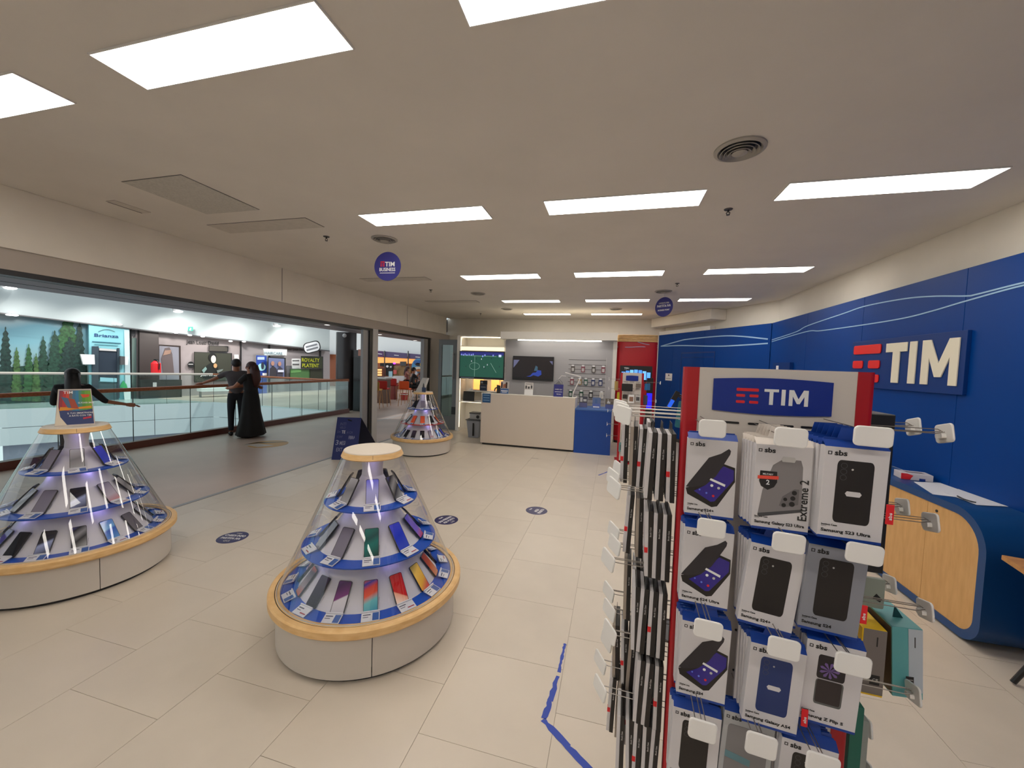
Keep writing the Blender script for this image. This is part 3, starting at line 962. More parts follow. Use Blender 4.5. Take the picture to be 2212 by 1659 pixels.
def tim_logo(parent, o, U, V, h, red=RED_PR, white=WHITE_PR, ext=0.0008):
    """bars and the three letters, total height h, drawn as raised shapes; o = left bottom"""
    o, U, V = Vector(o), Vector(U).normalized(), Vector(V).normalized()
    N = U.cross(V)
    def pl(name, poly, m):
        obj(name, MB().prism([(a * h, b * h) for a, b in poly], o, U, V, N * ext), m, parent)
    for k, (a, b, c, d) in enumerate(((0, 1.30, 0.80, 1.0), (0, 0.52, 0.42, 0.60), (0.78, 1.30, 0.42, 0.60), (0, 0.52, 0.0, 0.18), (0.78, 1.30, 0.0, 0.18))):
        pl('logo_bar', rrect(a, b, c, d, 0.05, 3), red)
    s = 1.62
    for nm, poly in (('letter_t', [(0, 1.0), (0, 0.82), (0.30, 0.82), (0.30, -0.02), (0.52, -0.02), (0.52, 0.82), (0.82, 0.82), (0.82, 1.0)]),
                     ('letter_i', [(0.98, 1.0), (0.98, -0.02), (1.20, -0.02), (1.20, 1.0)]),
                     ('letter_m', [(1.40, -0.02), (1.40, 1.0), (1.66, 1.0), (1.93, 0.42), (2.20, 1.0), (2.46, 1.0), (2.46, -0.02), (2.25, -0.02), (2.25, 0.60), (2.01, 0.12), (1.85, 0.12), (1.61, 0.60), (1.61, -0.02)])):
        pl(nm, [(a + s, b) for a, b in poly], white)

def hook(parent, o, d, L, side, tagsize=(0.064, 0.045), tilt=0.0, turn=0.0):
    """double wire hook that leaves o along d; the price tag hangs at its tip"""
    o, d, side = Vector(o), Vector(d).normalized(), Vector(side).normalized()
    up = Vector((0, 0, 1))
    mb = MB()
    for s_ in (-0.012, 0.012):
        mb.tube([o + side * s_ - up * 0.0, o + side * s_ + d * (L * 0.9), o + side * s_ * 0.6 + d * L + up * 0.004], 0.0014, 6)
    mb.tube([o + up * 0.010, o + up * 0.010 + d * (L - 0.01), o + d * L + up * 0.004], 0.0013, 6)
    h = obj('hook', mb, STEEL, parent)
    a, b = tagsize
    c = o + d * (L + 0.002) - up * 0.0
    side_ = Matrix.Rotation(turn, 3, 'Z') @ side
    d_ = Matrix.Rotation(turn, 3, 'Z') @ d
    sd = (side_ * math.cos(tilt) + up * math.sin(tilt)).normalized()
    uu_ = (up * math.cos(tilt) - side_ * math.sin(tilt)).normalized()
    tg = obj('price_tag', MB().prism(rrect(-a / 2, a / 2, -b / 2, b / 2, 0.010, 4), c, sd, uu_, d_ * 0.006), TAGW, h, bevel=0.0025)
    obj('clip', MB().prism(rrect(-0.012, 0.012, -0.006, 0.006, 0.003, 2), c - d * 0.01 - up * 0.008, sd, uu_, d * 0.01), TAGW, h)
    return h

def stand(name, label, M, W=0.46, D=0.42, H=1.81, full=True):
    t = thing(name, label, 'display stand', M=M)
    sw = 0.040
    zb = 0.06
    obj('core', MB().box(0.075, W - 0.075, 0.012, D - 0.012, zb, H - 0.012), DKGREY, t)
    obj('front_panel', MB().box(sw, W - sw, 0.002, 0.012, zb, H), PANEL, t)
    obj('back_panel', MB().box(0.07, W - 0.07, D - 0.012, D - 0.002, zb, H), PANEL, t)
    obj('side_panel', MB().add([(0.020, sw * 0.5, zb), (0.030, sw * 0.5, zb), (0.070, D - sw, zb), (0.060, D - sw, zb), (0.020, sw * 0.5, H - 0.01), (0.030, sw * 0.5, H - 0.01), (0.070, D - sw, H - 0.01), (0.060, D - sw, H - 0.01)], [(0, 3, 2, 1), (4, 5, 6, 7), (0, 1, 5, 4), (1, 2, 6, 5), (2, 3, 7, 6), (3, 0, 4, 7)]), PANEL, t)
    obj('side_panel', MB().add([(W - 0.030, sw * 0.5, zb), (W - 0.020, sw * 0.5, zb), (W - 0.060, D - sw, zb), (W - 0.070, D - sw, zb), (W - 0.030, sw * 0.5, H - 0.01), (W - 0.020, sw * 0.5, H - 0.01), (W - 0.060, D - sw, H - 0.01), (W - 0.070, D - sw, H - 0.01)], [(0, 3, 2, 1), (4, 5, 6, 7), (0, 1, 5, 4), (1, 2, 6, 5), (2, 3, 7, 6), (3, 0, 4, 7)]), PANEL, t)
    obj('top_plate', MB().pts([(0.03, 0.006, H - 0.012), (W - 0.03, 0.006, H - 0.012), (W - 0.07, D - 0.006, H - 0.012), (0.07, D - 0.006, H - 0.012)], (0, 0, 0.008)), PANEL, t)
    for (x, y) in ((0, 0), (1, 0), (0, 1), (1, 1)):
        pf = []
        for k in range(6):
            a = PI + PI / 2 * k / 5
            pf.append((0.012 + 0.012 * math.cos(a), 0.012 + 0.012 * math.sin(a)))
        pf += [(sw, 0.0), (sw, 0.004), (0.004, sw), (0.0, sw)]
        pf = [(p if x == 0 else W - p, q if y == 0 else D - q) for p, q in pf]
        if y: pf = [(p + (0.06 if x == 0 else -0.06), q) for p, q in pf]
        obj('corner_strip', MB().prism(pf, (0, 0, zb - 0.03), (1, 0, 0), (0, 1, 0), (0, 0, H - zb + 0.03)), RED, t)
    obj('foot_plate', MB().box(-0.03, W + 0.03, -0.03, D + 0.03, 0.0, 0.03), RED, t, bevel=0.006)
    # sign
    a, b = (0.078, 0.366) if full else (0.10, 0.32)
    zc = H - 0.076 if full else H - 0.10
    hh = 0.045
    arc = []
    for k in range(13):
        u = k / 12
        arc.append((a + (b - a) * u, zc + hh + 0.006 * math.sin(PI * u)))
    arc2 = [(x_, 2 * zc - z_) for x_, z_ in arc[::-1]]
    sg = obj('sign_plate', MB().prism(arc[::-1] + arc2[::-1], (0, 0, 0), (1, 0, 0), (0, 0, 1), (0, -0.006, 0)), mat('sign_blue', s2l(0, 42, 140), rough=0.35), t)
    if full:
        for v in sg.data.vertices: v.co.y += 0.002
    tim_logo(sg, (a + (b - a) * 0.205, -0.0045, zc - 0.0215), (1, 0, 0), (0, 0, 1), 0.0425)
    # slots in the front
    z = 1.655 if full else H - 0.17
    n = 0
    while z > 0.25:
        for (u0_, u1_) in ((0.062, 0.150), (0.172, 0.283), (0.300, 0.405)) if full else ((0.06, 0.14), (0.17, 0.25), (0.28, 0.36)):
            obj('slot', MB().prism(rrect(u0_, u1_, z - 0.003, z + 0.003, 0.0028, 3), (0, 0, 0), (1, 0, 0), (0, 0, 1), (0, 0.004, 0)), BLACK, t)
        z -= 0.1205
        n += 1
    for s_ in (0, 1):
        mb = MB()
        z = 1.655
        while z > 0.25:
            for y_ in (0.08, 0.19, 0.30):
                x_ = 0.028 + 0.118 * (y_ - 0.08) if s_ == 0 else W - 0.028 - 0.118 * (y_ - 0.08)
                mb.box(x_ - 0.003, x_ + 0.003, y_, y_ + 0.07, z - 0.003, z + 0.003)
            z -= 0.1205
        oo = obj('slot_row', mb, BLACK, t)
        oo['kind'] = 'stuff'
    return t

SM = Matrix.Translation((0.201, 1.239, 0)) @ Matrix.Rotation(math.radians(-2.2), 4, 'Z')
st = stand('accessory_stand', 'tall white accessory stand with red corner strips, nearest the camera', SM)

PW, PHT = 0.120, 0.206
def pack(kind, x, z, p, label, group, sn, model='', sub='', rot=0.0, tilt=0.0, n_behind=2, yb=0.024, lab_b=None, bodym=None):
    """hanging carton; x = left edge, z = bottom edge of the carton, p = how far its face stands off the stand"""
    for k in range(n_behind + 1):
        front = (k == 0)
        dx = -0.003 * k if not front else 0
        sp_ = 0.019 if kind == 'case' else 0.0135
        if not front: yb = sp_ - 0.002
        MM = SM @ Matrix.Translation((x + PW / 2 + dx, -p + (0.026 + (k - 1) * sp_ if k else 0), z + PHT)) @ Matrix.Rotation(rot if front else 0, 4, 'Z') @ Matrix.Rotation(tilt if front else random.uniform(-0.01, 0.01), 4, 'Y')
        t = thing('case_pack', label if front else 'white carton, %s from the front, stack %s' % (('second', 'third', 'fourth', 'fifth', 'sixth')[k - 1], sn), 'phone case pack', M=MM, group=group)
        g = (-PW / 2)
        bm_ = bodym or BOXW
        obj('carton', MB().box(-PW / 2, PW / 2, 0, yb, -PHT, 0), bm_, t, bevel=0.001)
        obj('bottom_band', MB().box(-PW / 2 + 0.0006, PW / 2 - 0.0006, -0.0003, yb - 0.0006, -PHT - 0.004, -PHT + 0.002), HDR, t)
        hp = [(-PW / 2, 0), (PW / 2, 0), (PW / 2 - 0.004, 0.018), (0.03, 0.018), (0.024, 0.042), (-0.024, 0.042), (-0.030, 0.018), (-PW / 2 + 0.004, 0.018)]
        hm = HDR if kind != 'extreme' else C('tab_cream', 222, 214, 206, rough=0.4)
        hd = obj('hang_tab', MB().prism(hp, (0, yb - 0.002, -0.0005), (1, 0, 0), (0, 0, 1), (0, -0.0012, 0)), hm, t)
        obj('lid', MB().add([(-PW / 2, 0, 0), (PW / 2, 0, 0), (PW / 2, yb - 0.003, 0.014), (-PW / 2, yb - 0.003, 0.014)], [(0, 1, 2, 3)]), hm, t)
        ptx = lambda s, u, v, sz, m=BLACK_PR, **kw: textm(s, sz, m, (-PW / 2 + u * PW, -0.0001, -v * PHT), (1, 0, 0), (0, 0, 1), t, **kw)
        def pp(name, poly, m, off=0.0003):
            obj(name, MB().prism([(-PW / 2 + u * PW, -v * PHT) for u, v in poly], (0, -off, 0), (1, 0, 0), (0, 0, 1), (0, 0.0003, 0)), m, t)
        if not front:
            if kind != 'extreme':
                obj('round_mark', MB().prism([(-0.045 + 0.005 * math.cos(a / 10 * 2 * PI), 0.009 + 0.005 * math.sin(a / 10 * 2 * PI)) for a in range(10)], (0, yb - 0.0042, 0), (1, 0, 0), (0, 0, 1), (0, 0.0003, 0)), C('pale_mark', 110, 150, 215), t)
            continue
        # logo: open square and three letters
        mb = MB()
        a, b, c, d = 0.050, 0.115, 0.052, 0.090
        for q in ((a, b, c, c + 0.008), (a, b, d - 0.008, d), (a, a + 0.014, c, d), (b - 0.014, b, c, d)):
            mb.prism([(-PW / 2 + q[0] * PW, -q[2] * PHT), (-PW / 2 + q[1] * PW, -q[2] * PHT), (-PW / 2 + q[1] * PW, -q[3] * PHT), (-PW / 2 + q[0] * PW, -q[3] * PHT)], (0, -0.0003, 0), (1, 0, 0), (0, 0, 1), (0, 0.0003, 0))
        obj('square_mark', mb, BLACK_PR, t)
        ptx('sbs', 0.155, 0.092, 0.0165, bold=0.025, width=0.0235)
        ptx(sub, 0.05, 0.875, 0.0055, width=0.0055 * len(sub) * 0.42)
        obj('rule', MB().box(-PW / 2 + 0.006, -PW / 2 + 0.016, -0.0003, 0, -0.887 * PHT, -0.884 * PHT), BLACK_PR, t)
        ptx(model, 0.05, 0.945, 0.0098, bold=0.02, width=min(0.105, 0.0098 * len(model) * 0.56))
        if kind == 'wallet':
            pp('picture_phone', [(0.0, .66), (.20, .62), (.74, .30), (.97, .34), (.985, .52), (.66, .86), (.55, .88), (.04, .74)], CASEBLK, 0.0004)
            pp('picture_screen', [(.17, .69), (.40, .60), (.74, .33), (.95, .37), (.955, .50), (.60, .80), (.52, .81)], SCRN, 0.0007)
            pp('picture_cover', [(0.0, .645), (.07, .575), (.44, .235), (.55, .205), (.68, .17), (.83, .10), (.87, .125), (.86, .17), (.76, .29), (.60, .47), (.40, .60), (.12, .645)], mat('cover_black', (0.03, 0.026, 0.03), rough=0.5), 0.0010)
            for u, v, r_, m in ((.53, .595, .032, WHITE_PR), (.67, .62, .030, LGREY), (.29, .665, .02, C('icon_blue', 90, 110, 220)), (.43, .70, .022, C('icon_blue2', 110, 130, 235)), (.57, .73, .028, RED_PR)):
                pp('app_icon', [(u + r_ * math.cos(i * PI / 4 + .39), v + r_ * 0.58 * math.sin(i * PI / 4 + .39)) for i in range(8)], m, 0.0011)
            pp('search_bar', [(.48, .525), (.50, .50), (.80, .565), (.79, .595)], WHITE_PR, 0.0012)
        elif kind in ('case', 'case_navy', 'case_plain'):
            cm = CASEBLU if kind == 'case_navy' else CASEBLK
            pp('picture_case', [(0.5 + a_, 0.485 + b_) for a_, b_ in rrect(-.285, .285, -.345, .345, .06, 4)], cm, 0.0005)
            for k2, (u, v) in enumerate(((.32, .20), (.32, .265), (.32, .33))):
                mb = MB()
                n_ = 14
                mb.add([(-PW / 2 + (u + rr * math.cos(2 * PI * i / n_)) * PW, -0.0009, -(v + rr * 0.58 * math.sin(2 * PI * i / n_)) * PHT) for rr in (.052, .046) for i in range(n_)],
                       [(i, (i + 1) % n_, n_ + (i + 1) % n_, n_ + i) for i in range(n_)])
                obj('lens_ring', mb, mat('ring_grey', (0.09, 0.09, 0.10), rough=0.4), t)
            pp('flash_dot', [(.455 + .018 * math.cos(i * PI / 4), .235 + .011 * math.sin(i * PI / 4)) for i in range(8)], LGREY, 0.0009)
            if kind != 'case_plain':
                pp('plain_label', [(.37, .50), (.40, .475), (.60, .475), (.63, .50), (.60, .53), (.40, .53)], BOXW, 0.0010)
        elif kind == 'extreme':
            pp('picture_case', [(.32, .24), (.50, .155), (.80, .16), (.84, .24), (.855, .74), (.10, .84), (.16, .55)], C('case_silver', 132, 128, 130, rough=0.4), 0.0005)
            pp('case_edge', [(.10, .83), (.855, .73), (.855, .765), (.14, .87), (.10, .855)], DKGREY, 0.0007)
            pp('lens_plate', [(.52, .60), (.72, .50), (.80, .50), (.80, .68), (.54, .73), (.47, .71)], C('lens_plate', 108, 104, 106, rough=0.4), 0.0008)
            for u, v, r_ in ((.72, .545, .045), (.70, .61, .045), (.69, .68, .05), (.57, .63, .035), (.55, .70, .04)):
                pp('lens', [(u + r_ * math.cos(i * PI / 5), v + r_ * 0.6 * math.sin(i * PI / 5)) for i in range(10)], BLACK_PR, 0.0011)
            pp('blank_label', [(.46, .16), (.49, .13), (.69, .13), (.71, .16), (.69, .19), (.48, .19)], LGREY, 0.0009)
            pp('shield', [(.10, .315), (.40, .315), (.41, .44), (.36, .50), (.25, .54), (.13, .50), (.09, .44)], BLACK_PR, 0.0009)
            pp('shield_band', [(.06, .375), (.43, .365), (.43, .405), (.06, .415)], C('band_orange', 232, 80, 62), 0.0013)
            ptx('MILITARY', 0.15, 0.362, 0.006, WHITE_PR, width=0.022)
            ptx('DROP TEST', 0.09, 0.408, 0.006, WHITE_PR, width=0.036)
            ptx('2', 0.215, 0.475, 0.016, WHITE_PR, bold=0.02)
            textm('Extreme 2', 0.026, BLACK_PR, (PW / 2 - 0.006, -0.0008, -0.86 * PHT), (0, 0, 1), (-1, 0, 0), t, bold=0.01, width=0.098)
        elif kind == 'flip':
            pp('picture_phone', [(0.47 + a_, 0.30 + b_) for a_, b_ in rrect(-.24, .24, -.145, .145, .04, 3)], C('flip_dark', 40, 34, 36), 0.0005)
            pp('picture_phone', [(0.47 + a_, 0.61 + b_) for a_, b_ in rrect(-.24, .24, -.155, .155, .04, 3)], C('flip_rim', 96, 98, 96), 0.0005)
            pp('picture_lid', [(0.465 + a_, 0.60 + b_) for a_, b_ in rrect(-.215, .215, -.14, .14, .03, 3)], C('flip_brown', 52, 44, 44), 0.0009)
            for i in range(9):
                a_ = i * 0.7
                pp('petal', [(.44, .33), (.44 + .15 * math.cos(a_ - .2), .33 + .085 * math.sin(a_ - .2)), (.44 + .18 * math.cos(a_), .33 + .10 * math.sin(a_)), (.44 + .15 * math.cos(a_ + .2), .33 + .085 * math.sin(a_ + .2))], C('petal_violet', 122, 96, 160), 0.0009 + i * 0.00008)
        elif kind == 'clear':
            pp('picture_case', [(0.5 + a_, 0.5 + b_) for a_, b_ in rrect(-.40, .40, -.34, .42, .06, 4)], C('clear_window', 128, 126, 128, rough=0.2), 0.0005)
            pp('colour_bar', [(.10, .52), (.60, .57), (.60, .66), (.10, .61)], C('clear_teal', 100, 140, 150), 0.0009)
    return
GA = 'case packs on the left column of the near stand'
GB = 'case packs on the middle column of the near stand'
GC = 'case packs on the right column of the near stand'
pack('wallet', 0.006, 1.411, .100, 'flip-cover phone case carton, topmost of the left column', GA, 'at the top of the left column', 'Samsung S24+', 'Wallet Lite', n_behind=0)
pack('wallet', 0.009, 1.170, .110, 'flip-cover phone case carton, second down the left column', GA, 'second down the left column', 'Samsung S24 Ultra', 'Wallet Lite', tilt=0.03, n_behind=2)
pack('wallet', 0.014, 0.916, .120, 'flip-cover phone case carton, third down the left column', GA, 'third down the left column', 'Samsung S24', 'Wallet Lite', tilt=0.03, n_behind=3)
pack('case_plain', 0.004, 0.668, .120, 'black case carton, fourth and lowest of the left column', GA, 'lowest in the left column', 'Samsung S23', 'Instinct Case', tilt=0.035, n_behind=2)
pack('extreme', 0.151, 1.420, .160, 'carton with silver case and big sideways word, top middle column', GB, 'at the top of the middle column', 'Samsung Galaxy S23 Ultra', 'Extreme Case', n_behind=4)
pack('case_plain', 0.157, 1.165, .150, 'tilted black case carton, second down the middle column', GB, 'second down the middle column', 'Samsung S24+', 'Instinct Case', tilt=0.10, n_behind=4)
pack('case_navy', 0.168, 0.918, .160, 'navy blue case carton, third down the middle column', GB, 'third down the middle column', 'Samsung Galaxy A54', 'Instinct Case', tilt=0.05, n_behind=4)
pack('clear', 0.130, 0.690, .115, 'clear see-through case carton, lowest in the middle column', GB, 'lowest in the middle column', '', '', tilt=0.05, n_behind=1, bodym=C('box_pale', 176, 178, 180))
pack('case', 0.277, 1.433, .200, 'largest black case carton with white blank label, top right column', GC, 'at the top of the right column', 'Samsung S23 Ultra', 'Instinct Case', tilt=0.02, n_behind=5)
pack('case_plain', 0.275, 1.188, .160, 'grey-fronted black case carton, second down the right column', GC, 'second down the right column', 'Samsung S24', 'Instinct Case', tilt=0.055, n_behind=2, bodym=BOXG)
pack('flip', 0.294, 0.944, .140, 'carton picturing a folding phone with violet flower, third right column', GC, 'third down the right column', 'Samsung Z Flip 5', 'Crystal Case', tilt=0.05, n_behind=1)
pack('case_plain', 0.256, 0.678, .140, 'case carton cut by the bottom edge, lowest in the right column', GC, 'lowest in the right column', '', '', tilt=0.05, n_behind=2)

# red corner labels stuck on packs
for k, (x, y, z, lb) in enumerate(((0.403, -0.20, 1.50, 'on the largest black case carton'), (0.276, -0.15, 1.215, 'beside the tilted black case carton'), (0.393, -0.155, 1.245, 'beside the grey-fronted carton'), (0.294, -0.152, 0.96, 'on the navy blue case carton'), (0.128, -0.128, 0.69, 'on the lowest left carton'))):
    t = thing('red_sticker', 'small red upright security label ' + lb, 'sticker', M=SM @ Matrix.Translation((x, y, z)))
    obj('label_strip', MB().box(-0.007, 0.007, -0.003, 0.0, -0.022, 0.022), RED_PR, t, bevel=0.001)
    textm('sbs', 0.009, WHITE_PR, (0.003, -0.0031, -0.012), (0, 0, 1), (-1, 0, 0), t, width=0.016)

# hooks on the front
for (x, z, p, tl, ts) in ((0.049, 1.653, .17, 0, (.062, .044)), (0.054, 1.413, .20, -.03, (.064, .045)), (0.056, 1.171, .22, -.05, (.064, .046)), (0.057, 0.915, .22, -.05, (.064, .052)),
                          (0.200, 1.652, .22, -.03, (.066, .044)), (0.210, 1.411, .22, -.04, (.066, .045)), (0.215, 1.163, .22, -.05, (.066, .048)), (0.183, 0.918, .22, -.06, (.066, .056)),
                          (0.351, 1.667, .22, -.02, (.071, .044)), (0.352, 1.41, .22, -.06, (.069, .045)), (0.347, 1.159, .22, -.05, (.068, .048)), (0.306, 0.912, .22, -.05, (.066, .05))):
    hook(st, (x, 0.0, z + 0.004), (0, -1, 0), p, (1, 0, 0), ts, tl)
# hooks on the sides
zr = (1.65, 1.41, 1.168, 0.925, 0.725)
for i, z in enumerate(zr):
    for j, y_ in enumerate((0.06, 0.18, 0.30)):
        L = 0.178 + 0.008 * ((i + j) % 3) - (0.01 if i == 0 else 0)
        if i == 4: L += 0.015
        hook(st, (0.030, y_, z), (-1, 0, 0), L + 0.026, (0, 1, 0), (.070, .056), 0.2 if i else 0.1, turn=math.radians(44 if i == 0 else 36))
for (z, y_, L) in ((1.655, 0.075, .192), (1.655, 0.20, .195), (1.41, 0.085, .185), (1.41, 0.21, .19), (1.168, 0.08, .187), (1.168, 0.21, .175), (0.925, 0.085, .18), (0.735, 0.17, .125), (0.63, 0.13, .115)):
    hook(st, (0.430, y_, z), (1, 0, 0), L + 0.026, (0, 1, 0), (.062, .05), -0.25)

# cartons on the left side, seen edge-on: each is white in front and black behind
def side_pack(x, y, z, label, group, h=0.205, wd=0.115, th=0.024, red=False, tilt=0.0, m1=None, m2=None):
    t = thing('book_case_pack', label, 'phone case pack', M=SM @ Matrix.Translation((x, y, z)) @ Matrix.Rotation(tilt, 4, 'X') @ Matrix.Rotation(random.uniform(-.04, .04), 4, 'Y'), group=group)
    obj('carton', MB().box(-th / 2, -0.001, 0, wd, -h, 0), m1 or BOXW, t, bevel=0.001)
    obj('cover', MB().box(-0.0005, th / 2 + 0.0005, -0.001, wd - 0.002, -h - 0.003, 0.002), m2 or CASEBLK, t, bevel=0.001)
    tb = [(-0.0, 0), (wd, 0), (wd * 0.8, 0.03), (wd * 0.2, 0.03)]
    obj('hang_tab', MB().prism(tb, (0.001, 0, 0.001), (0, 1, 0), (0, 0, 1), (0.0012, 0, 0)), BLACK, t)
    textm('Book Case', 0.006, LGREY, (0.007, -0.0012, -h * 0.38), (0, 0, 1), (-1, 0, 0), t, width=0.03)
    if red:
        obj('red_label', MB().box(-th / 2 - 0.001, -0.003, -0.0015, 0.012, -h * 0.63, -h * 0.55), RED_PR, t)
    return t
rown = ['top row', 'second row', 'third row', 'fourth row', 'lowest row']
for i, z in enumerate(zr):
    zz = z - 0.045
    n = [3, 3, 4, 3, 5][i]
    for k in range(n):
        x = -0.024 - 0.0265 * k
        side_pack(x, 0.012 + 0.004 * k, zz - 0.006 * ((k * 3 + i) % 3), 'edge-on black-and-white case pack, near stand\'s left side, %s, %s from the red strip' % (rown[i], ('first', 'second', 'third', 'fourth', 'fifth')[k]), 'edge-on case packs on the left side of the near stand', red=(k + i) % 3 == 0)
    for k in range([3, 2, 2, 3, 3][i]):
        x = -0.100 - 0.030 * k
        side_pack(x, 0.15 + 0.01 * k, zz - 0.01 + 0.004 * k, 'case pack on the middle left hook of the near stand, %s, %s outwards' % (rown[i], ('first', 'second', 'third')[k]), 'edge-on case packs on the left side of the near stand', red=(k + i) % 2 == 0, tilt=0.02 * k,
                  m1=(None, C('box_taupe', 170, 158, 146))[(i + k) % 2])
    side_pack(-0.07, 0.27, zz, 'case pack on the rear left hook of the near stand, %s' % rown[i], 'edge-on case packs on the left side of the near stand')

# things on the right side hooks
def RM(x, y, z): return SM @ Matrix.Translation((x, y, z))
t = thing('black_sleeve', 'tall black flat sleeve hanging behind the largest case carton', 'sleeve', M=RM(0.515, 0.10, 1.24))
obj('sleeve_body', MB().box(-0.03, 0.045, 0.0, 0.16, 0.0, 0.455), BLACK, t, bevel=0.003)
obj('white_line', MB().box(-0.03, 0.033, -0.0006, 0, 0.33, 0.332), LGREY, t)
TEAL = C('teal_box', 96, 172, 176, rough=0.4)
t = thing('teal_box', 'teal and white boxed accessory hanging lowest on the right side', 'box', M=RM(0.615, 0.12, 0.880) @ Matrix.Rotation(math.radians(2), 4, 'Z') @ Matrix.Rotation(math.radians(-4), 4, 'Y'))
obj('carton', MB().box(0, 0.072, 0, 0.145, 0, 0.205), TEAL, t, bevel=0.0015)
obj('white_half', MB().prism([(0.038, 0.203), (0.0715, 0.203), (0.0715, 0.02), (0.044, 0.02), (0.039, 0.028)], (0, -0.0006, 0), (1, 0, 0), (0, 0, 1), (0, 0.0005, 0)), C('pack_pale', 190, 200, 210), t)
obj('picture_side', MB().box(-0.0006, 0, 0.004, 0.14, 0.004, 0.20), C('pack_brown', 84, 70, 66), t)
obj('barcode_block', MB().box(0.032, 0.050, -0.0012, -0.0005, 0.035, 0.064), BLACK_PR, t)
for k in range(3):
    obj('label_line', MB().box(0.034, 0.048, -0.0016, -0.0011, 0.040 + 0.007 * k, 0.0415 + 0.007 * k), LGREY, t)
obj('label_line', MB().box(0.052, 0.0545, -0.0012, -0.0005, 0.15, 0.18), DKGREY, t)
obj('carry_loop', MB().prism([(0.03, 0.205), (0.055, 0.205), (0.035, 0.24)], (0.0, 0.05, 0), (1, 0, 0), (0, 0, 1), (0, 0.002, 0)), C('loop_teal', 20, 70, 74), t)
t = thing('yellow_box', 'yellow and grey boxed accessory hanging beside the teal box', 'box', M=RM(0.532, 0.12, 0.866))
obj('carton', MB().box(0, 0.060, 0, 0.145, 0, 0.20), C('pack_yellow', 250, 205, 40), t, bevel=0.0015)
obj('grey_face', MB().box(0.004, 0.0595, -0.0006, 0, 0.006, 0.199), C('pack_warmgrey', 128, 120, 116), t)
obj('black_block', MB().box(0.026, 0.050, -0.0012, -0.0005, 0.035, 0.064), BLACK_PR, t)
textm('CE', 0.012, LGREY, (0.032, -0.0013, 0.046), (1, 0, 0), (0, 0, 1), t)
obj('label_line', MB().box(0.036, 0.039, -0.0012, -0.0005, 0.15, 0.178), BLACK_PR, t)
t = thing('grey_card_pack', 'little grey carded accessory above the yellow box', 'pack', M=RM(0.555, 0.19, 1.095))
obj('card', MB().prism(rrect(0, 0.06, 0, 0.09, 0.004, 2), (0, 0, 0), (1, 0, 0), (0, 0, 1), (0, 0.012, 0)), C('card_greypack', 150, 160, 150), t)
obj('cable_picture', MB().prism([(0.03, 0.03), (0.05, 0.02), (0.055, 0.03), (0.04, 0.045)], (0, -0.0006, 0), (1, 0, 0), (0, 0, 1), (0, 0.0006, 0)), BLACK_PR, t)
t = thing('green_pack', 'dark green accessory carton beside the lower red corner strip', 'pack', M=RM(0.482, 0.04, 0.64))
obj('carton', MB().box(0, 0.030, 0, 0.12, 0, 0.24), C('pack_green', 28, 104, 88), t, bevel=0.0015)
obj('hang_tab', MB().box(0.012, 0.016, 0.03, 0.09, 0.24, 0.268), C('tab_green', 16, 70, 60), t)
t = thing('pale_pack', 'pale carton behind the dark green carton, bottom of the stand', 'pack', M=RM(0.527, 0.10, 0.60))
obj('carton', MB().box(0, 0.03, 0, 0.10, 0, 0.20), C('pack_pale2', 150, 156, 152), t, bevel=0.0015)

# items seen above the left rail of the near stand: phone on a cable and teal card, hanging from the stand's rear hooks
t = thing('tethered_phone', 'dark phone with glowing blue screen tilted on a security cable', 'phone', M=Matrix.Translation((0.345, 2.65, 1.553)) @ Matrix.Rotation(math.radians(26), 4, 'Y') @ Matrix.Scale(0.72, 4))
obj('body', MB().prism(rrect(-0.021, 0.021, 0, 0.17, 0.008, 3), (0, 0, 0), (1, 0, 0), (0, 0, 1), (0, 0.009, 0)), BLACK, t)
obj('screen', MB().prism(rrect(-0.018, 0.014, 0.012, 0.085, 0.004, 3), (0, -0.0006, 0), (1, 0, 0), (0, 0, 1), (0, 0.0006, 0)), mat('lit_blue', s2l(30, 90, 220), emit=0.8), t)
obj('bracket', MB().tube([(0.012, 0.012, 0.14), (0.05, 0.02, 0.13), (0.10, 0.02, 0.09)], 0.005, 8), BLACK, t)
# small shop fixture carrying those items, behind the near stand
t = thing('demo_pole', 'slim dark demo pole partly hidden behind the near stand', 'stand', (0.54, 2.80, 0))
obj('base', MB().lathe([(0, 0), (0.16, 0), (0.16, 0.012), (0.02, 0.03), (0, 0.03)], 32), DKGREY, t)
obj('pole', MB().tube([(0, 0, 0.02), (0, 0, 1.62)], 0.014, 10), DKGREY, t)
obj('arm', MB().tube([(0, 0, 1.60), (-0.15, -0.12, 1.645)], 0.006, 8), BLACK, t)
t = thing('teal_card', 'teal product card hanging beside the red corner strip', 'card', M=Matrix.Translation((0.435, 2.67, 1.43)) @ Matrix.Rotation(math.radians(6), 4, 'Y'))
obj('board', MB().prism(rrect(-0.045, 0.075, 0, 0.17, 0.01, 3), (0, 0, 0), (1, 0, 0), (0, 0, 1), (0, 0.004, 0)), C('teal_card_face', 40, 110, 124), t)
for k in range(3):
    obj('text_line', MB().box(-0.03, 0.06, -0.0006, 0, 0.05 + 0.03 * k, 0.056 + 0.03 * k), C('teal_pale', 150, 190, 195), t)
# ================================================================== BACK WALL UNITS
UY = 9.6
WARM = mat('warm_strip', (1.0, 0.86, 0.62), emit=5.0)
UNITW = mat('unit_white', (0.80, 0.77, 0.71), rough=0.5)
UNITG = mat('unit_grey', (0.43, 0.42, 0.43), rough=0.55)
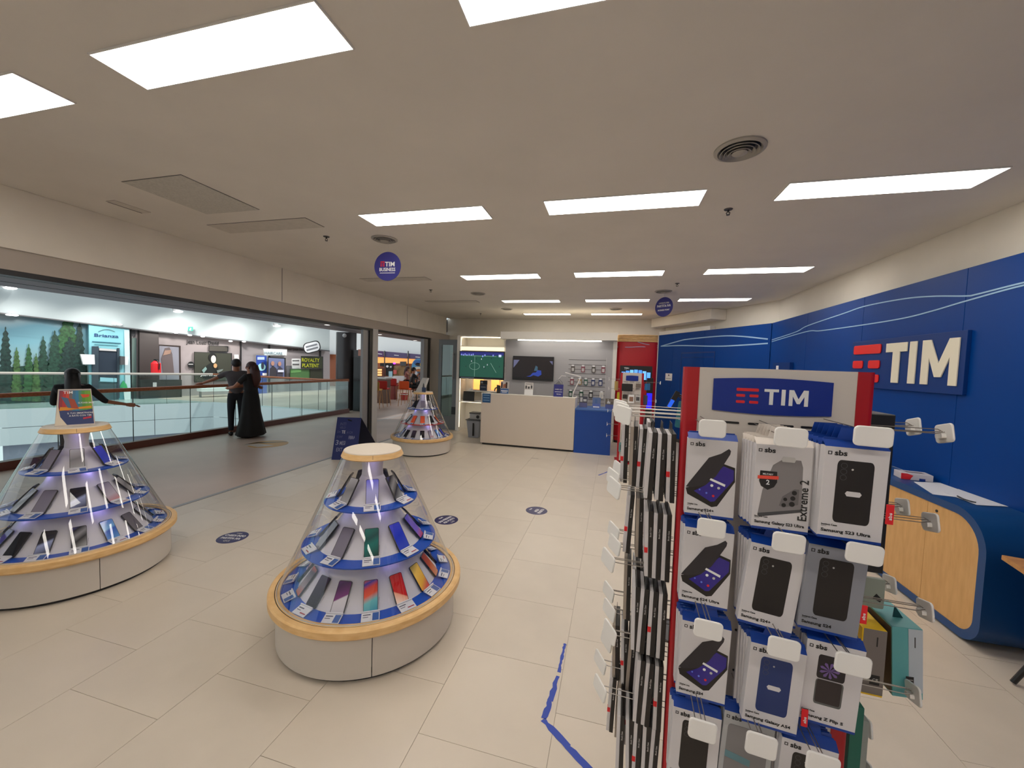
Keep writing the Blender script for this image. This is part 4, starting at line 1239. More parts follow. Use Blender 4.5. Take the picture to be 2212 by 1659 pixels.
# lit shelf niche on the left
t = thing('shelf_niche', 'tall white shelf niche with lit strips at the far left', 'shelving', (-4.0, UY, 0))
obj('side_panel', MB().box(0, 0.09, 0, 0.5, 0, 2.515), UNITW, t, bevel=0.003)
obj('side_panel', MB().box(1.27, 1.31, 0.04, 0.5, 0, 2.40), UNITW, t)
obj('top_panel', MB().box(0.09, 1.31, 0, 0.5, 2.485, 2.515), UNITW, t)
obj('back', MB().box(0.09, 1.27, 0.47, 0.5, 0, 2.485), UNITW, t)
obj('light_strip', MB().box(0.10, 1.26, 0.10, 0.14, 2.468, 2.484), WARM, t)
obj('pelmet', MB().box(0.09, 1.30, 0.02, 0.47, 2.225, 2.245), UNITW, t)
obj('light_strip', MB().box(0.10, 1.28, 0.005, 0.02, 2.125, 2.222), mat('pelmet_glow', (1.0, 0.87, 0.64), emit=0.95), t)
obj('light_strip', MB().box(0.092, 0.10, 0.03, 0.05, 0.1, 2.45), mat('edge_glow', (1.0, 0.87, 0.64), emit=2.0), t)
obj('shelf', MB().box(0.30, 1.27, 0.02, 0.47, 1.065, 1.09), UNITW, t)
obj('shelf', MB().box(0.09, 1.27, 0.02, 0.47, 0.775, 0.80), UNITW, t)
obj('light_strip', MB().box(0.12, 1.2, 0.10, 0.13, 0.762, 0.775), WARM, t)
obj('light_strip', MB().box(0.12, 1.25, 0.30, 0.33, 1.375, 1.385), WARM, t)
for k, (a, b) in enumerate(((0.335, 0.625), (0.84, 1.06), (1.10, 1.24))):
    obj('orange_backlight', MB().box(a, b, 0.40, 0.41, 1.10, 1.375), mat('orange_glow', (1.0, 0.50, 0.12), emit=1.1), t)

def tv(x0, x1, z0, z1, yy, label, body=BLACK):
    t = thing('wall_tv', label, 'television', (x0, yy, z0))
    w_, h_ = x1 - x0, z1 - z0
    obj('housing', MB().box(0, w_, 0.0, 0.06, 0, h_), body, t, bevel=0.004)
    for a, b, c, d in ((0, w_, 0, 0.055), (0, w_, h_ - 0.02, h_), (0, 0.018, 0.055, h_ - 0.02), (w_ - 0.018, w_, 0.055, h_ - 0.02)):
        obj('bezel', MB().box(a, b, -0.006, 0, c, d), body, t)
    return t, w_, h_
TVE = lambda n, r, g, b, e=0.9: mat(n, s2l(r, g, b), rough=0.3, emit=e)
tv1, w_, h_ = tv(-3.895, -2.685, 1.392, 2.108, UY - 0.075, 'wall screen showing a green football pitch')
obj('pitch', MB().box(0.018, w_ - 0.018, -0.003, 0, 0.055, h_ - 0.10), TVE('pitch_green', 32, 94, 76, 0.35), tv1)
obj('stand_band', MB().box(0.018, w_ - 0.018, -0.003, 0, h_ - 0.10, h_ - 0.02), TVE('stands_blue', 34, 36, 110, 0.8), tv1)
mb = MB()
for a, b, c, d in ((0.42, 0.424, 0.06, h_ - 0.12), (0.10, 0.42, h_ - 0.125, h_ - 0.12), (0.42, 1.0, h_ - 0.125, h_ - 0.12)):
    mb.box(a, b, -0.0045, -0.003, c, d)
mb.pts([(0.85, -0.004, 0.42), (0.856, -0.004, 0.42), (1.01, -0.004, 0.18), (1.004, -0.004, 0.18)], (0, 0.001, 0))
for k in range(24):
    a0, a1 = 2 * PI * k / 24, 2 * PI * (k + 1) / 24
    mb.pts([(0.42 + 0.14 * math.cos(a0), -0.004, 0.33 + 0.09 * math.sin(a0)), (0.42 + 0.14 * math.cos(a1), -0.004, 0.33 + 0.09 * math.sin(a1)), (0.42 + 0.136 * math.cos(a1), -0.004, 0.33 + 0.086 * math.sin(a1)), (0.42 + 0.136 * math.cos(a0), -0.004, 0.33 + 0.086 * math.sin(a0))], (0, 0.001, 0))
obj('pitch_line', mb, TVE('pitch_line', 150, 190, 175, 0.8), tv1)
for k, (x, z, c) in enumerate(((0.18, 0.30, 0), (0.33, 0.44, 1), (0.46, 0.50, 0), (0.67, 0.30, 1), (0.70, 0.27, 0), (0.76, 0.36, 1), (1.08, 0.32, 0), (0.60, 0.50, 1), (0.86, 0.52, 0))):
    obj('player', MB().box(x, x + 0.012, -0.0045, -0.003, z, z + 0.035), TVE('kit_white', 220, 225, 235, 0.9) if c else TVE('kit_dark', 16, 24, 40, 0.5), tv1)
for k, (x, z) in enumerate(((0.04, 0.63), (0.09, 0.625), (0.14, 0.64), (0.19, 0.625), (0.25, 0.635), (0.31, 0.63), (0.36, 0.64), (0.62, 0.60), (0.68, 0.63), (0.9, 0.625))):
    obj('crowd_banner', MB().box(x, x + 0.03, -0.0045, -0.003, z - 0.03, z + 0.01), TVE('banner_violet', 130, 140, 230, 0.8), tv1)
obj('score_box', MB().box(1.06, 1.13, -0.0045, -0.003, 0.58, 0.64), TVE('score', 190, 205, 235, 0.8), tv1)
obj('ticker', MB().box(0.05, 0.42, -0.0075, -0.006, 0.024, 0.032), TVE('ticker', 120, 140, 150, 0.6), tv1)

# white grey wall panel with the second screen and slat wall
t = thing('display_wall', 'pale wall panel with header box and slat grooves behind the counters', 'wall unit', (-2.69, UY + 0.05, 0))
obj('panel', MB().box(0, 2.65, 0, 0.06, 0, 2.42), UNITG, t)
obj('edge_panel', MB().box(2.65, 2.73, -0.02, 0.4, 0, 2.44), UNITW, t, bevel=0.003)
obj('header_box', MB().box(-0.05, 2.74, -0.35, 0.06, 2.42, 2.60), UNITW, t, bevel=0.004)
obj('cove_light', MB().box(0.0, 2.70, 0.0, 0.05, 2.601, 2.61), mat('cove_glow', (1.0, 0.86, 0.62), emit=11.0), t)
obj('light_strip', MB().box(0.36, 2.38, -0.20, -0.165, 2.398, 2.42), mat('header_strip', (1.0, 0.95, 0.86), emit=9.0), t)
for k, z in enumerate((1.965, 1.845, 1.735, 1.63, 1.525, 1.425, 1.325, 1.22, 1.12, 1.015, 0.925, 0.80)):
    obj('slat_groove', MB().box(1.61, 2.50, -0.004, 0.0, z - 0.006, z + 0.006), mat('groove', (0.16, 0.15, 0.15), rough=0.6), t)
obj('slat_frame', MB().box(2.503, 2.512, -0.01, 0, 0.7, 2.03), LGREY, t)
tv2, w2, h2 = tv(-2.475, -1.44, 1.418, 2.015, UY - 0.01, 'wall screen, mostly black, with a small blue figure')
obj('dark_picture', MB().box(0.018, w2 - 0.018, -0.003, 0, 0.055, h2 - 0.02), TVE('screen_brownblack', 34, 28, 30, 0.25), tv2)
obj('corner_shape', MB().pts([(0.02, -0.004, 0.50), (0.17, -0.004, 0.50), (0.10, -0.004, 0.40), (0.02, -0.004, 0.30)], (0, 0.001, 0)), TVE('corner_grey', 96, 98, 130, 0.6), tv2)
obj('corner_shape', MB().pts([(0.93, -0.004, 0.49), (1.01, -0.004, 0.49), (1.01, -0.004, 0.40)], (0, 0.001, 0)), TVE('corner_grey', 96, 98, 130, 0.6), tv2)
obj('blue_figure', MB().pts([(0.36, -0.004, 0.09), (0.46, -0.004, 0.09), (0.54, -0.004, 0.13), (0.66, -0.004, 0.10), (0.74, -0.004, 0.15), (0.73, -0.004, 0.25), (0.64, -0.004, 0.26), (0.60, -0.004, 0.20), (0.52, -0.004, 0.19), (0.46, -0.004, 0.12)], (0, 0.001, 0)), TVE('figure_blue', 40, 62, 150, 0.6), tv2)
obj('blue_figure', MB().pts([(0.55, -0.005, 0.24), (0.64, -0.005, 0.24), (0.64, -0.005, 0.34), (0.59, -0.005, 0.37)], (0, 0.001, 0)), TVE('figure_teal', 60, 90, 110, 0.5), tv2)

# small carded accessories on the slat wall
def card_product(x, z, col, nm, row):
    t = thing('carded_accessory', '%s accessory card on slat wall, %s' % (nm, row), 'accessory', (x, UY + 0.02, z), group='carded accessories on the slat wall, ' + row.split(',')[0])
    obj('card', MB().prism(rrect(-0.045, 0.045, -0.09, 0.055, 0.008, 2), (0, -0.012, 0), (1, 0, 0), (0, 0, 1), (0, 0.012, 0)), col, t)
    obj('tag', MB().prism(rrect(-0.03, 0.03, 0.05, 0.085, 0.01, 2), (0, -0.03, 0), (1, 0, 0), (0, 0, 1), (0, 0.006, 0)), WHITE_PR, t)
    obj('picture', MB().prism(rrect(-0.028, 0.028, -0.07, 0.01, 0.01, 2), (0, -0.014, 0), (1, 0, 0), (0, 0, 1), (0, 0.0015, 0)), LGREY, t)
PK, GB_, GN, NV, BR, GD = (C('acc_pink', 150, 88, 100), C('acc_greybrown', 96, 90, 84), C('acc_green', 70, 110, 96), C('acc_navy', 52, 66, 112), C('acc_black', 40, 40, 42), C('acc_gold', 168, 142, 96))
DG = C('acc_deepgreen', 34, 84, 64)
for x, c, nm in ((-0.968, GB_, 'grey-brown, first from the left,'), (-0.724, PK, 'pink, second from the left,'), (-0.473, GB_, 'grey-brown, third from the left,'), (-0.247, PK, 'pink, fourth from the left,')):
    card_product(x, 1.755, c, nm, 'top row, under the bare groove')
for x, c, nm in ((-0.977, PK, 'pink'), (-0.789, GD, 'gold'), (-0.646, GN, 'grey-green'), (-0.471, NV, 'navy, beside the grey-green one,'), (-0.298, NV, 'navy, at the right end,')):
    card_product(x, 1.445, c, nm, 'second row')
for x, c, nm in ((-0.999, DG, 'deep green, first from the left,'), (-0.743, DG, 'deep green, second from the left,'), (-0.513, BR, 'black striped'), (-0.263, UNITW, 'white')):
    card_product(x, 1.145, c, nm, 'third row')

# counters
t = thing('white_counter', 'long white service counter before the wall screens', 'counter', (-2.81, 8.2, 0))
obj('front_panel', MB().box(0, 2.06, 0, 0.03, 0.045, 1.135), mat('counter_cream', (0.68, 0.60, 0.51), rough=0.4), t, bevel=0.003)
obj('side_panel', MB().box(0, 0.03, 0.031, 0.55, 0.045, 1.135), UNITW, t)
obj('side_panel', MB().box(2.03, 2.06, 0.031, 0.55, 0.045, 1.135), UNITW, t)
obj('counter_top', MB().box(-0.005, 2.065, 0.0, 0.12, 1.136, 1.15), UNITW, t, bevel=0.003)
obj('work_top', MB().box(0.03, 2.03, 0.031, 0.60, 0.93, 0.96), UNITW, t)
obj('toe_kick', MB().box(0.03, 2.03, 0.05, 0.5, 0, 0.045), BLACK, t)
t = thing('blue_counter', 'low bright blue counter to the right of the white one', 'counter', (-0.745, 8.2, 0))
obj('front_panel', MB().box(0, 0.74, 0, 0.03, 0.0, 0.895), mat('counter_blue', (0.003, 0.06, 0.34), rough=0.4), t, bevel=0.003)
obj('side_panel', MB().box(0.71, 0.74, 0.031, 0.72, 0, 0.895), MATS['counter_blue'], t)
obj('counter_top', MB().box(-0.0, 0.745, -0.005, 0.75, 0.896, 0.925), mat('counter_top_blue', (0.05, 0.14, 0.42), rough=0.35), t, bevel=0.003)

def leaflet(x, y, z, w_, h_, top, bot, label, rz=0.0, lean=0.12, blocks=()):
    t = thing('leaflet_stand', label, 'leaflet', M=Matrix.Translation((x, y, z)) @ Matrix.Rotation(rz, 4, 'Z') @ Matrix.Rotation(-lean, 4, 'X'))
    obj('back_plate', MB().box(-w_ / 2, w_ / 2, 0, 0.006, 0, h_), top, t)
    obj('lower_print', MB().box(-w_ / 2 + 0.002, w_ / 2 - 0.002, -0.001, 0, 0.002, h_ * 0.42), bot, t)
    for (a, b, c, d, m) in blocks:
        obj('print_block', MB().box(-w_ / 2 + a * w_, -w_ / 2 + b * w_, -0.0022, -0.001, c * h_, d * h_), m, t)
    return t
PB, SKN, HAIR = C('photo_blue', 70, 100, 150), C('photo_skin', 170, 110, 84), C('photo_brown', 64, 40, 34)
leaflet(-0.61, 8.55, 0.925, 0.17, 0.235, C('leaf_dark', 66, 66, 78), C('leaf_violet', 92, 94, 134), 'dark photo leaflet on the blue counter, beside the white counter', blocks=((.1, .4, .5, .9, LGREY), (.5, .9, .55, .75, LGREY)))
leaflet(-0.33, 8.55, 0.925, 0.17, 0.225, C('leaf_blue', 90, 110, 150), C('leaf_blue2', 88, 108, 176), 'blue-white leaflet in the middle of the blue counter', blocks=((.3, .6, .45, .85, PB), (.1, .85, .05, .15, WHITE_PR)))
leaflet(-0.06, 8.55, 0.925, 0.17, 0.215, C('leaf_brown', 104, 96, 84), C('leaf_blue3', 78, 92, 150), 'brown and blue leaflet at the right end of the blue counter', blocks=((.2, .6, .5, .7, LGREY),))
p = aty(1090, 853, 8.3)
leaflet(p.x, 8.27, 1.15, 0.19, 0.275, C('leaf_white', 190, 184, 180), PB, 'photo leaflet of people over blue, on the white counter', blocks=((.06, .24, .45, .9, HAIR), (.3, .5, .45, .75, SKN), (.6, .8, .45, .92, HAIR), (.45, .65, .5, .8, SKN), (.1, .9, .2, .26, WHITE_PR), (.2, .8, .1, .14, WHITE_PR)))
p = aty(1142, 855, 8.3)
leaflet(p.x, 8.27, 1.15, 0.19, 0.27, C('leaf_white2', 214, 210, 206), WHITE_PR, 'white leaflet with small black pictures, mid white counter', blocks=((.08, .9, .86, .90, DKGREY), (.1, .28, .5, .75, DKGREY), (.38, .6, .5, .68, DKGREY), (.72, .9, .52, .78, DKGREY)))
p = aty(1206, 857, 8.25)
t = leaflet(p.x, 8.22, 1.135, 0.20, 0.275, C('leaf_navy', 40, 42, 120), C('leaf_navy2', 44, 48, 130), 'navy leaflet with white text at the counter\'s right end', blocks=((.12, .9, .42, .45, WHITE_PR),))
textm('CHIEDI QUI', 0.03, WHITE_PR, (-0.075, -0.0015, 0.16), (1, 0, 0), (0, 0, 1), t, width=0.15)
textm('TIM UNICA', 0.026, WHITE_PR, (-0.04, -0.0015, 0.06), (1, 0, 0), (0, 0, 1), t, width=0.10)
p = aty(1052, 861, 8.19)
t = thing('blue_notice', 'small square blue notice on the white counter\'s top corner', 'sign', (-2.69, 8.198, 1.04))
obj('plate', MB().box(-0.095, 0.095, -0.004, 0, -0.10, 0.10), C('notice_blue', 34, 84, 132), t)
for k in range(3):
    obj('text_line', MB().box(-0.07, 0.07, -0.0052, -0.004, 0.055 - 0.055 * k, 0.068 - 0.055 * k), C('notice_pale', 130, 170, 205), t)
t = thing('card_terminal', 'black card reader standing at the counter\'s left end', 'card reader', (-2.44, 8.30, 1.15), 0.3)
obj('body', MB().prism([(0, 0), (0.09, 0), (0.08, 0.17), (0.0, 0.19)], (-0.05, 0, 0), (1, 0, 0), (0, 0, 1), (0, 0.05, 0)), BLACK, t, bevel=0.006)
obj('arm', MB().tube([(-0.02, 0.02, 0.14), (-0.08, 0.02, 0.11), (-0.10, 0.02, 0.05)], 0.016, 8), DKGREY, t)
t = thing('desk_lamp', 'slim white angled desk lamp at the counter\'s right end', 'lamp', (-0.86, 8.52, 0.96))
obj('base', MB().lathe([(0, 0), (0.07, 0), (0.07, 0.012), (0, 0.016)], 24), WHITE, t)
obj('stem', MB().tube([(0, 0, 0.01), (0.03, 0, 0.26), (0.18, 0, 0.62)], 0.013, 8), WHITE, t)
obj('lamp_head', MB().tube([(0.18, 0, 0.62), (0.0, 0, 0.66), (-0.16, 0, 0.70)], 0.010, 8), WHITE, t)
t = thing('office_chair', 'grey mesh office chair back behind the counter', 'chair', (-1.27, 9.12, 0), 0.35)
obj('backrest', MB().tube([(-0.02, 0, 0.85), (-0.09, 0, 1.15), (-0.06, 0.0, 1.42), (0.05, 0, 1.50), (0.12, 0, 1.42), (0.13, 0, 1.15), (0.08, 0, 0.9)], 0.014, 8), GREY, t)
obj('mesh_back', MB().prism([(-0.01, 0.88), (0.07, 0.9), (0.115, 1.15), (0.10, 1.38), (0.04, 1.46), (-0.04, 1.38), (-0.07, 1.15)], (0, 0.0, 0), (1, 0, 0), (0, 0, 1), (0, 0.01, 0)), C('mesh_grey', 128, 128, 130), t)
obj('headrest', MB().tube([(0.03, 0, 1.49), (0.10, 0, 1.57), (0.20, 0, 1.56)], 0.012, 8), LGREY, t)
obj('seat', MB().prism(rrect(-0.24, 0.24, -0.22, 0.22, 0.06, 4), (0, -0.15, 0.46), (1, 0, 0), (0, 1, 0), (0, 0, 0.07)), DKGREY, t, bevel=0.01)
obj('post', MB().tube([(0, -0.12, 0.05), (0, -0.12, 0.46)], 0.03, 10), BLACK, t)
obj('spine', MB().tube([(0, -0.12, 0.44), (0.02, 0.05, 0.5), (0.03, 0.02, 0.9)], 0.02, 8), DKGREY, t)
for k in range(5):
    a = k * 2 * PI / 5
    obj('leg', MB().tube([(0, -0.12, 0.07), (0.28 * math.cos(a), -0.12 + 0.28 * math.sin(a), 0.04)], 0.018, 8), BLACK, t)

# things in the niche
t = thing('dark_display_panel', 'dark blue display card in front of the orange-lit niche', 'display', (-3.36, 9.64, 1.091))
obj('lower_card', MB().box(0, 0.2, 0, 0.012, 0, 0.16), C('niche_navy', 36, 44, 66), t)
obj('upper_card', MB().box(0, 0.2, 0.02, 0.03, 0.16, 0.27), C('niche_black', 30, 34, 44), t)
obj('text_line', MB().box(0.03, 0.17, -0.001, 0, 0.09, 0.10), LGREY, t)
obj('round_picture', MB().box(0.02, 0.08, 0.018, 0.02, 0.19, 0.24), GREY, t)
t = thing('tablet', 'black tablet standing on the lower niche shelf', 'tablet', (-3.83, 9.68, 0.801), 0.0)
obj('body', MB().prism(rrect(0, 0.31, 0, 0.25, 0.012, 3), (0, 0, 0), (1, 0, 0), (0, 0.1, 1), (0, 0.012, 0)), C('tablet_black', 34, 33, 31), t)
obj('stand_foot', MB().box(0.08, 0.22, 0.01, 0.1, 0, 0.01), GREY, t)
t = thing('white_router', 'flat white box lying beside the tablet', 'router', (-3.5, 9.75, 0.80))
obj('body', MB().box(0, 0.30, -0.08, 0.06, 0, 0.018), WHITE, t, bevel=0.005)
t = thing('black_phone_lying', 'small black phone lying on the upper niche shelf', 'phone', (-3.55, 9.70, 1.09))
obj('body', MB().box(0, 0.15, -0.03, 0.04, 0, 0.012), BLACK, t, bevel=0.003)
t = thing('white_device', 'little white device at the left of the upper shelf', 'device', (-3.66, 9.70, 1.09))
obj('body', MB().box(0, 0.10, -0.03, 0.04, 0, 0.04), WHITE, t, bevel=0.004)
t = thing('waste_bin', 'grey bin half hidden left of the white counter', 'bin', (-3.22, 9.0, 0))
obj('bin_body', MB().add([(-0.13, -0.13, 0), (0.13, -0.13, 0), (0.13, 0.13, 0), (-0.13, 0.13, 0), (-0.17, -0.17, 0.42), (0.17, -0.17, 0.42), (0.17, 0.17, 0.42), (-0.17, 0.17, 0.42)], [(0, 3, 2, 1), (4, 5, 6, 7), (0, 1, 5, 4), (1, 2, 6, 5), (2, 3, 7, 6), (3, 0, 4, 7)]), C('bin_grey', 150, 154, 162), t, bevel=0.01)
obj('lid', MB().box(-0.19, 0.19, -0.19, 0.19, 0.42, 0.44), DKGREY, t, bevel=0.004)
obj('slot', MB().box(-0.01, 0.03, -0.172, -0.15, 0.05, 0.36), BLACK, t)
t = thing('small_printer', 'little grey printer standing on the bin lid', 'printer', (-3.20, 9.0, 0.44))
obj('body', MB().box(-0.13, 0.14, -0.12, 0.12, 0, 0.14), C('printer_grey', 170, 170, 170), t, bevel=0.01)
obj('lid', MB().box(-0.14, 0.14, -0.13, 0.12, 0.14, 0.165), DKGREY, t, bevel=0.004)
obj('roll', MB().prism([(0.08 + 0.04 * math.cos(i * PI / 6), 0.07 + 0.04 * math.sin(i * PI / 6)) for i in range(12)], (0, -0.121, 0), (1, 0, 0), (0, 0, 1), (0, -0.01, 0)), BLACK, t)

# red column with beech rings
t = thing('red_column', 'red curved column crowned by stacked beech rings', 'column', (0.51, 9.75, 0))
arc = []
for k in range(13):
    a = PI + PI * k / 12
    arc.append((0.455 * math.cos(a), 0.0 + 0.10 * math.sin(a)))
poly = arc + [(0.455, 0.3), (-0.455, 0.3)]
obj('shaft', MB().prism(poly, (0, 0, 0.06), (1, 0, 0), (0, 1, 0), (0, 0, 2.36)), RED, t, smooth='auto')
obj('plinth', MB().prism([(p[0] * 0.97, p[1] * 0.9) for p in poly], (0, 0, 0), (1, 0, 0), (0, 1, 0), (0, 0, 0.06)), BLACK, t)
for k in range(5):
    z = 2.425 + k * 0.034
    f = 1.03 if k % 2 == 0 else 1.0
    pp_ = [(p[0] * 1.0, p[1] * (1.25 if k % 2 == 0 else 1.1)) for p in arc] + [(0.46, 0.3), (-0.46, 0.3)]
    obj('beech_ring', MB().prism(pp_, (0, 0, z), (1, 0, 0), (0, 1, 0), (0, 0, 0.027)), BEECH, t, bevel=0.006)
obj('ring_core', MB().prism([(p[0] * 0.97, p[1] * 0.8) for p in poly], (0, 0, 2.42), (1, 0, 0), (0, 1, 0), (0, 0, 0.165)), DKGREY, t)
for L in ([(-0.45, 2.30), (-0.2, 2.295), (0.1, 2.31), (0.45, 2.30)], [(-0.0, 2.42), (0.2, 2.37), (0.45, 2.345)]):
    P = []
    for x_, z_ in L:
        yy = -0.10 * math.sqrt(max(0, 1 - (x_ / 0.455) ** 2))
        P.append(Vector((x_, yy - 0.002, z_)))
    mb = MB().tube(smooth_poly(P, 6), 0.006, 5)
    obj('wave_line', mb, LINE, t)
# backlit curved picture of blue panes on the red column
t = thing('backlit_picture', 'curved backlit picture of blue glass facades on the red column', 'sign', (0.50, 9.60, 1.52))
n = 7
for k in range(n):
    a0 = -0.33 + 0.66 * k / n; a1 = -0.33 + 0.66 * (k + 1) / n
    zt_ = 0.20 + 0.05 * math.cos((a0 + a1) * 3.0)
    obj('pane', MB().box(a0 + 0.008, a1 - 0.008, -0.02, 0, 0.02, zt_), TVE('pane_%d' % (k % 3), (90, 70, 110)[k % 3], (160, 140, 180)[k % 3], 240, 1.0), t)
obj('casing', MB().box(-0.36, 0.36, 0, 0.05, -0.02, 0.34), BLACK, t)
textm('TIM', 0.07, WHITE_PR, (-0.27, -0.022, 0.25), (1, 0, 0), (0, 0, 1), t)

# far accessory stand and what hangs on it
FM = Matrix.Translation((0.125, 7.6, 0)) @ Matrix.Rotation(math.radians(2), 4, 'Z')
st2 = stand('accessory_stand', 'farther small accessory stand with red edges, before the red column', FM, W=0.42, D=0.36, H=1.715, full=False)
def far_item(name, pts_, m, label, cat, th=0.02, m2=None, off=0.05):
    (x0, y0, x1, y1) = pts_
    a, b = aty(x0, y0, 7.6 - off), aty(x1, y1, 7.6 - off)
    t = thing(name, label, cat, ((a.x + b.x) / 2, 7.6 - off, (a.z + b.z) / 2))
    w_, h_ = abs(b.x - a.x) / 2, abs(a.z - b.z) / 2
    obj('pack', MB().prism(rrect(-w_, w_, -h_, h_, min(w_, h_) * 0.15, 2), (0, 0, 0), (1, 0, 0), (0, 0, 1), (0, th, 0)), m, t)
    if m2:
        obj('picture', MB().box(-w_ * 0.7, w_ * 0.7, -0.001, 0, -h_ * 0.6, h_ * 0.5), m2, t)
    hk = obj('hook_wire', MB().tube([(0, 0.02, h_), (0, off - 0.01, h_ + 0.01)], 0.003, 5), STEEL, t)
    return t
fx = lambda x, y: (1320 + x / 7.545, 790 + y / 7.545)
def fr(a, b, c, d):
    p, q = fx(a, b), fx(c, d)
    return (p[0], p[1], q[0], q[1])
far_item('black_bag_pack', fr(175, 290, 350, 420), BLACK, 'black bag-like pack at the top left of the farther stand', 'pack', off=0.12)
far_item('headset_pack', fr(405, 290, 485, 360), C('far_brown', 120, 108, 98), 'brown clip-shaped pack at the top right of the farther stand', 'pack')
far_item('dark_pack', fr(190, 470, 262, 540), C('far_dark', 46, 38, 34), 'small dark pack in the second row of the farther stand', 'pack')
far_item('brown_white_pack', fr(285, 470, 372, 612), WHITE_PR, 'white pack with brown panel in the farther stand\'s second row', 'pack', m2=C('far_tan', 142, 108, 90))
far_item('black_white_pack', fr(400, 480, 470, 595), LGREY, 'grey pack with black spot in the farther stand\'s second row', 'pack', m2=DKGREY)
far_item('earphone_card', fr(160, 650, 250, 730), WHITE_PR, 'white earphone card in the farther stand\'s third row', 'pack', m2=LGREY)
far_item('plug_card', fr(300, 660, 360, 740), LGREY, 'grey plug card beside the earphone card on the farther stand', 'pack')
far_item('clear_pack', fr(168, 1040, 232, 1205), C('far_clear', 176, 170, 160), 'pale clear pack above the teal one, low on the farther stand', 'pack')
far_item('teal_pack', fr(128, 1250, 240, 1410), C('far_teal', 104, 150, 152), 'teal camouflage pack hanging lowest on the farther stand', 'pack', m2=C('far_teal2', 60, 96, 100))
for k, (rect_, m, lb) in enumerate(((fr(60, 250, 84, 400), C('far_ochre', 190, 160, 90), 'ochre thin pack, outermost on the left side of the farther stand'),
                                    (fr(90, 250, 112, 405), C('far_ochre2', 170, 140, 84), 'darker ochre thin pack, inner one on the left side of the farther stand'),
                                    (fr(100, 430, 145, 570), C('far_lime', 196, 190, 50), 'lime yellow pack on the left side of the farther stand'),
                                    (fr(80, 620, 125, 760), C('far_umber', 84, 50, 40), 'brown pack low on the left side of the farther stand'),
                                    (fr(548, 290, 588, 400), C('far_azure', 36, 118, 176), 'azure pack nearer the red strip, right side of the farther stand'),
                                    (fr(594, 290, 634, 400), C('far_azure2', 40, 104, 160), 'azure pack outermost on the right side of the farther stand'),
                                    (fr(530, 480, 590, 640), C('far_slate', 70, 74, 100), 'slate pack below the azure ones, right side of the farther stand'))):
    far_item('side_pack', rect_, m, lb, 'pack', off=-0.10)
for z, L in ((1.545, 0.30), (1.20, 0.24), (0.93, 0.22)):
    hook(st2, (0.418, 0.10, z), (1, 0, 0), L, (0, 1, 0), (.07, .06), -0.2)
for z in (1.58, 1.40, 1.16, 0.98, 0.72, 0.50):
    hook(st2, (0.002, 0.10, z), (-1, 0, 0), 0.20, (0, 1, 0), (.07, .06), 0.2)
t = thing('neon_strip', 'glowing violet-blue upright strip behind the farther stand', 'light strip', (0.70, 8.15, 1.02))
obj('glow', MB().box(-0.05, 0.05, 0, 0.01, 0, 0.30), mat('neon_blue', s2l(40, 30, 235), emit=1.0), t)
obj('support', MB().box(-0.06, 0.06, 0.01, 0.03, -1.02, 0.60), BLACK, t)
obj('foot', MB().box(-0.15, 0.15, -0.10, 0.15, -1.02, -1.0), BLACK, t)

# wall sign plate on the blue corner wall, and light switch box on the right wall
a, za = uA(1437.5, 821.5); b, zb = uA(1452.5, 807)
t = thing('wall_plate', 'small square white notice on the blue corner wall', 'sign', (0, 0, 0))
obj('plate', MB().pts([wallA(a, za, -0.008), wallA(b, za, -0.008), wallA(b, zb, -0.008), wallA(a, zb, -0.008)], nA * 0.007), WHITE_PR, t, bevel=0.002)
obj('emblem', MB().pts([wallA(a + (b - a) * .42, za + (zb - za) * .65, -0.010), wallA(a + (b - a) * .6, za + (zb - za) * .65, -0.010), wallA(a + (b - a) * .6, za + (zb - za) * .85, -0.010), wallA(a + (b - a) * .42, za + (zb - za) * .85, -0.010)], nA * 0.0015), C('emblem_violet', 110, 90, 110), t)
obj('text_line', MB().pts([wallA(a + (b - a) * .12, za + (zb - za) * .25, -0.010), wallA(a + (b - a) * .85, za + (zb - za) * .25, -0.010), wallA(a + (b - a) * .85, za + (zb - za) * .32, -0.010), wallA(a + (b - a) * .12, za + (zb - za) * .32, -0.010)], nA * 0.0015), GREY, t)
t = thing('wall_box', 'small blue box with white mark on the right blue wall, behind the near stand', 'wall box', (2.75, 0, 0))
p, q = atx(1676, 800, 2.75), atx(1714, 783, 2.75)
obj('box', MB().box(-0.05, 0, q.y, p.y, p.z - 0.02, q.z), BLUE_DK, t, bevel=0.003)
obj('mark', MB().box(-0.052, -0.05, p.y - 0.25, p.y - 0.15, p.z, p.z + 0.08), WHITE_PR, t)

# big sign on the right wall
t = thing('brand_sign', 'large blue wall sign with red bars and white letters', 'sign', (2.75, 5.50, 0))
obj('board', MB().box(-0.028, 0, 3.96 - 5.50, 0.02, 1.672, 2.195), BLUE_DK, t, bevel=0.002)
def wl_(poly, name, m):          # poly in (distance along the wall from y=5.5 towards the camera, z)
    obj(name, MB().prism(poly, (-0.029, 0, 0), (0, -1, 0), (0, 0, 1), (-0.010, 0, 0)), m, t, bevel=0.002)
RS = mat('sign_red', s2l(226, 30, 26), rough=0.4, emit=0.0)
WS = mat('sign_cream', s2l(232, 226, 206), rough=0.4)
wl_(rrect(0.03, 0.51, 2.045, 2.145, 0.02, 3), 'logo_bar', RS)
wl_(rrect(0.03, 0.215, 1.885, 1.972, 0.02, 3), 'logo_bar', RS)
wl_(rrect(0.315, 0.505, 1.885, 1.972, 0.02, 3), 'logo_bar', RS)
wl_(rrect(0.03, 0.215, 1.735, 1.820, 0.02, 3), 'logo_bar', RS)
wl_(rrect(0.315, 0.505, 1.735, 1.820, 0.02, 3), 'logo_bar', RS)
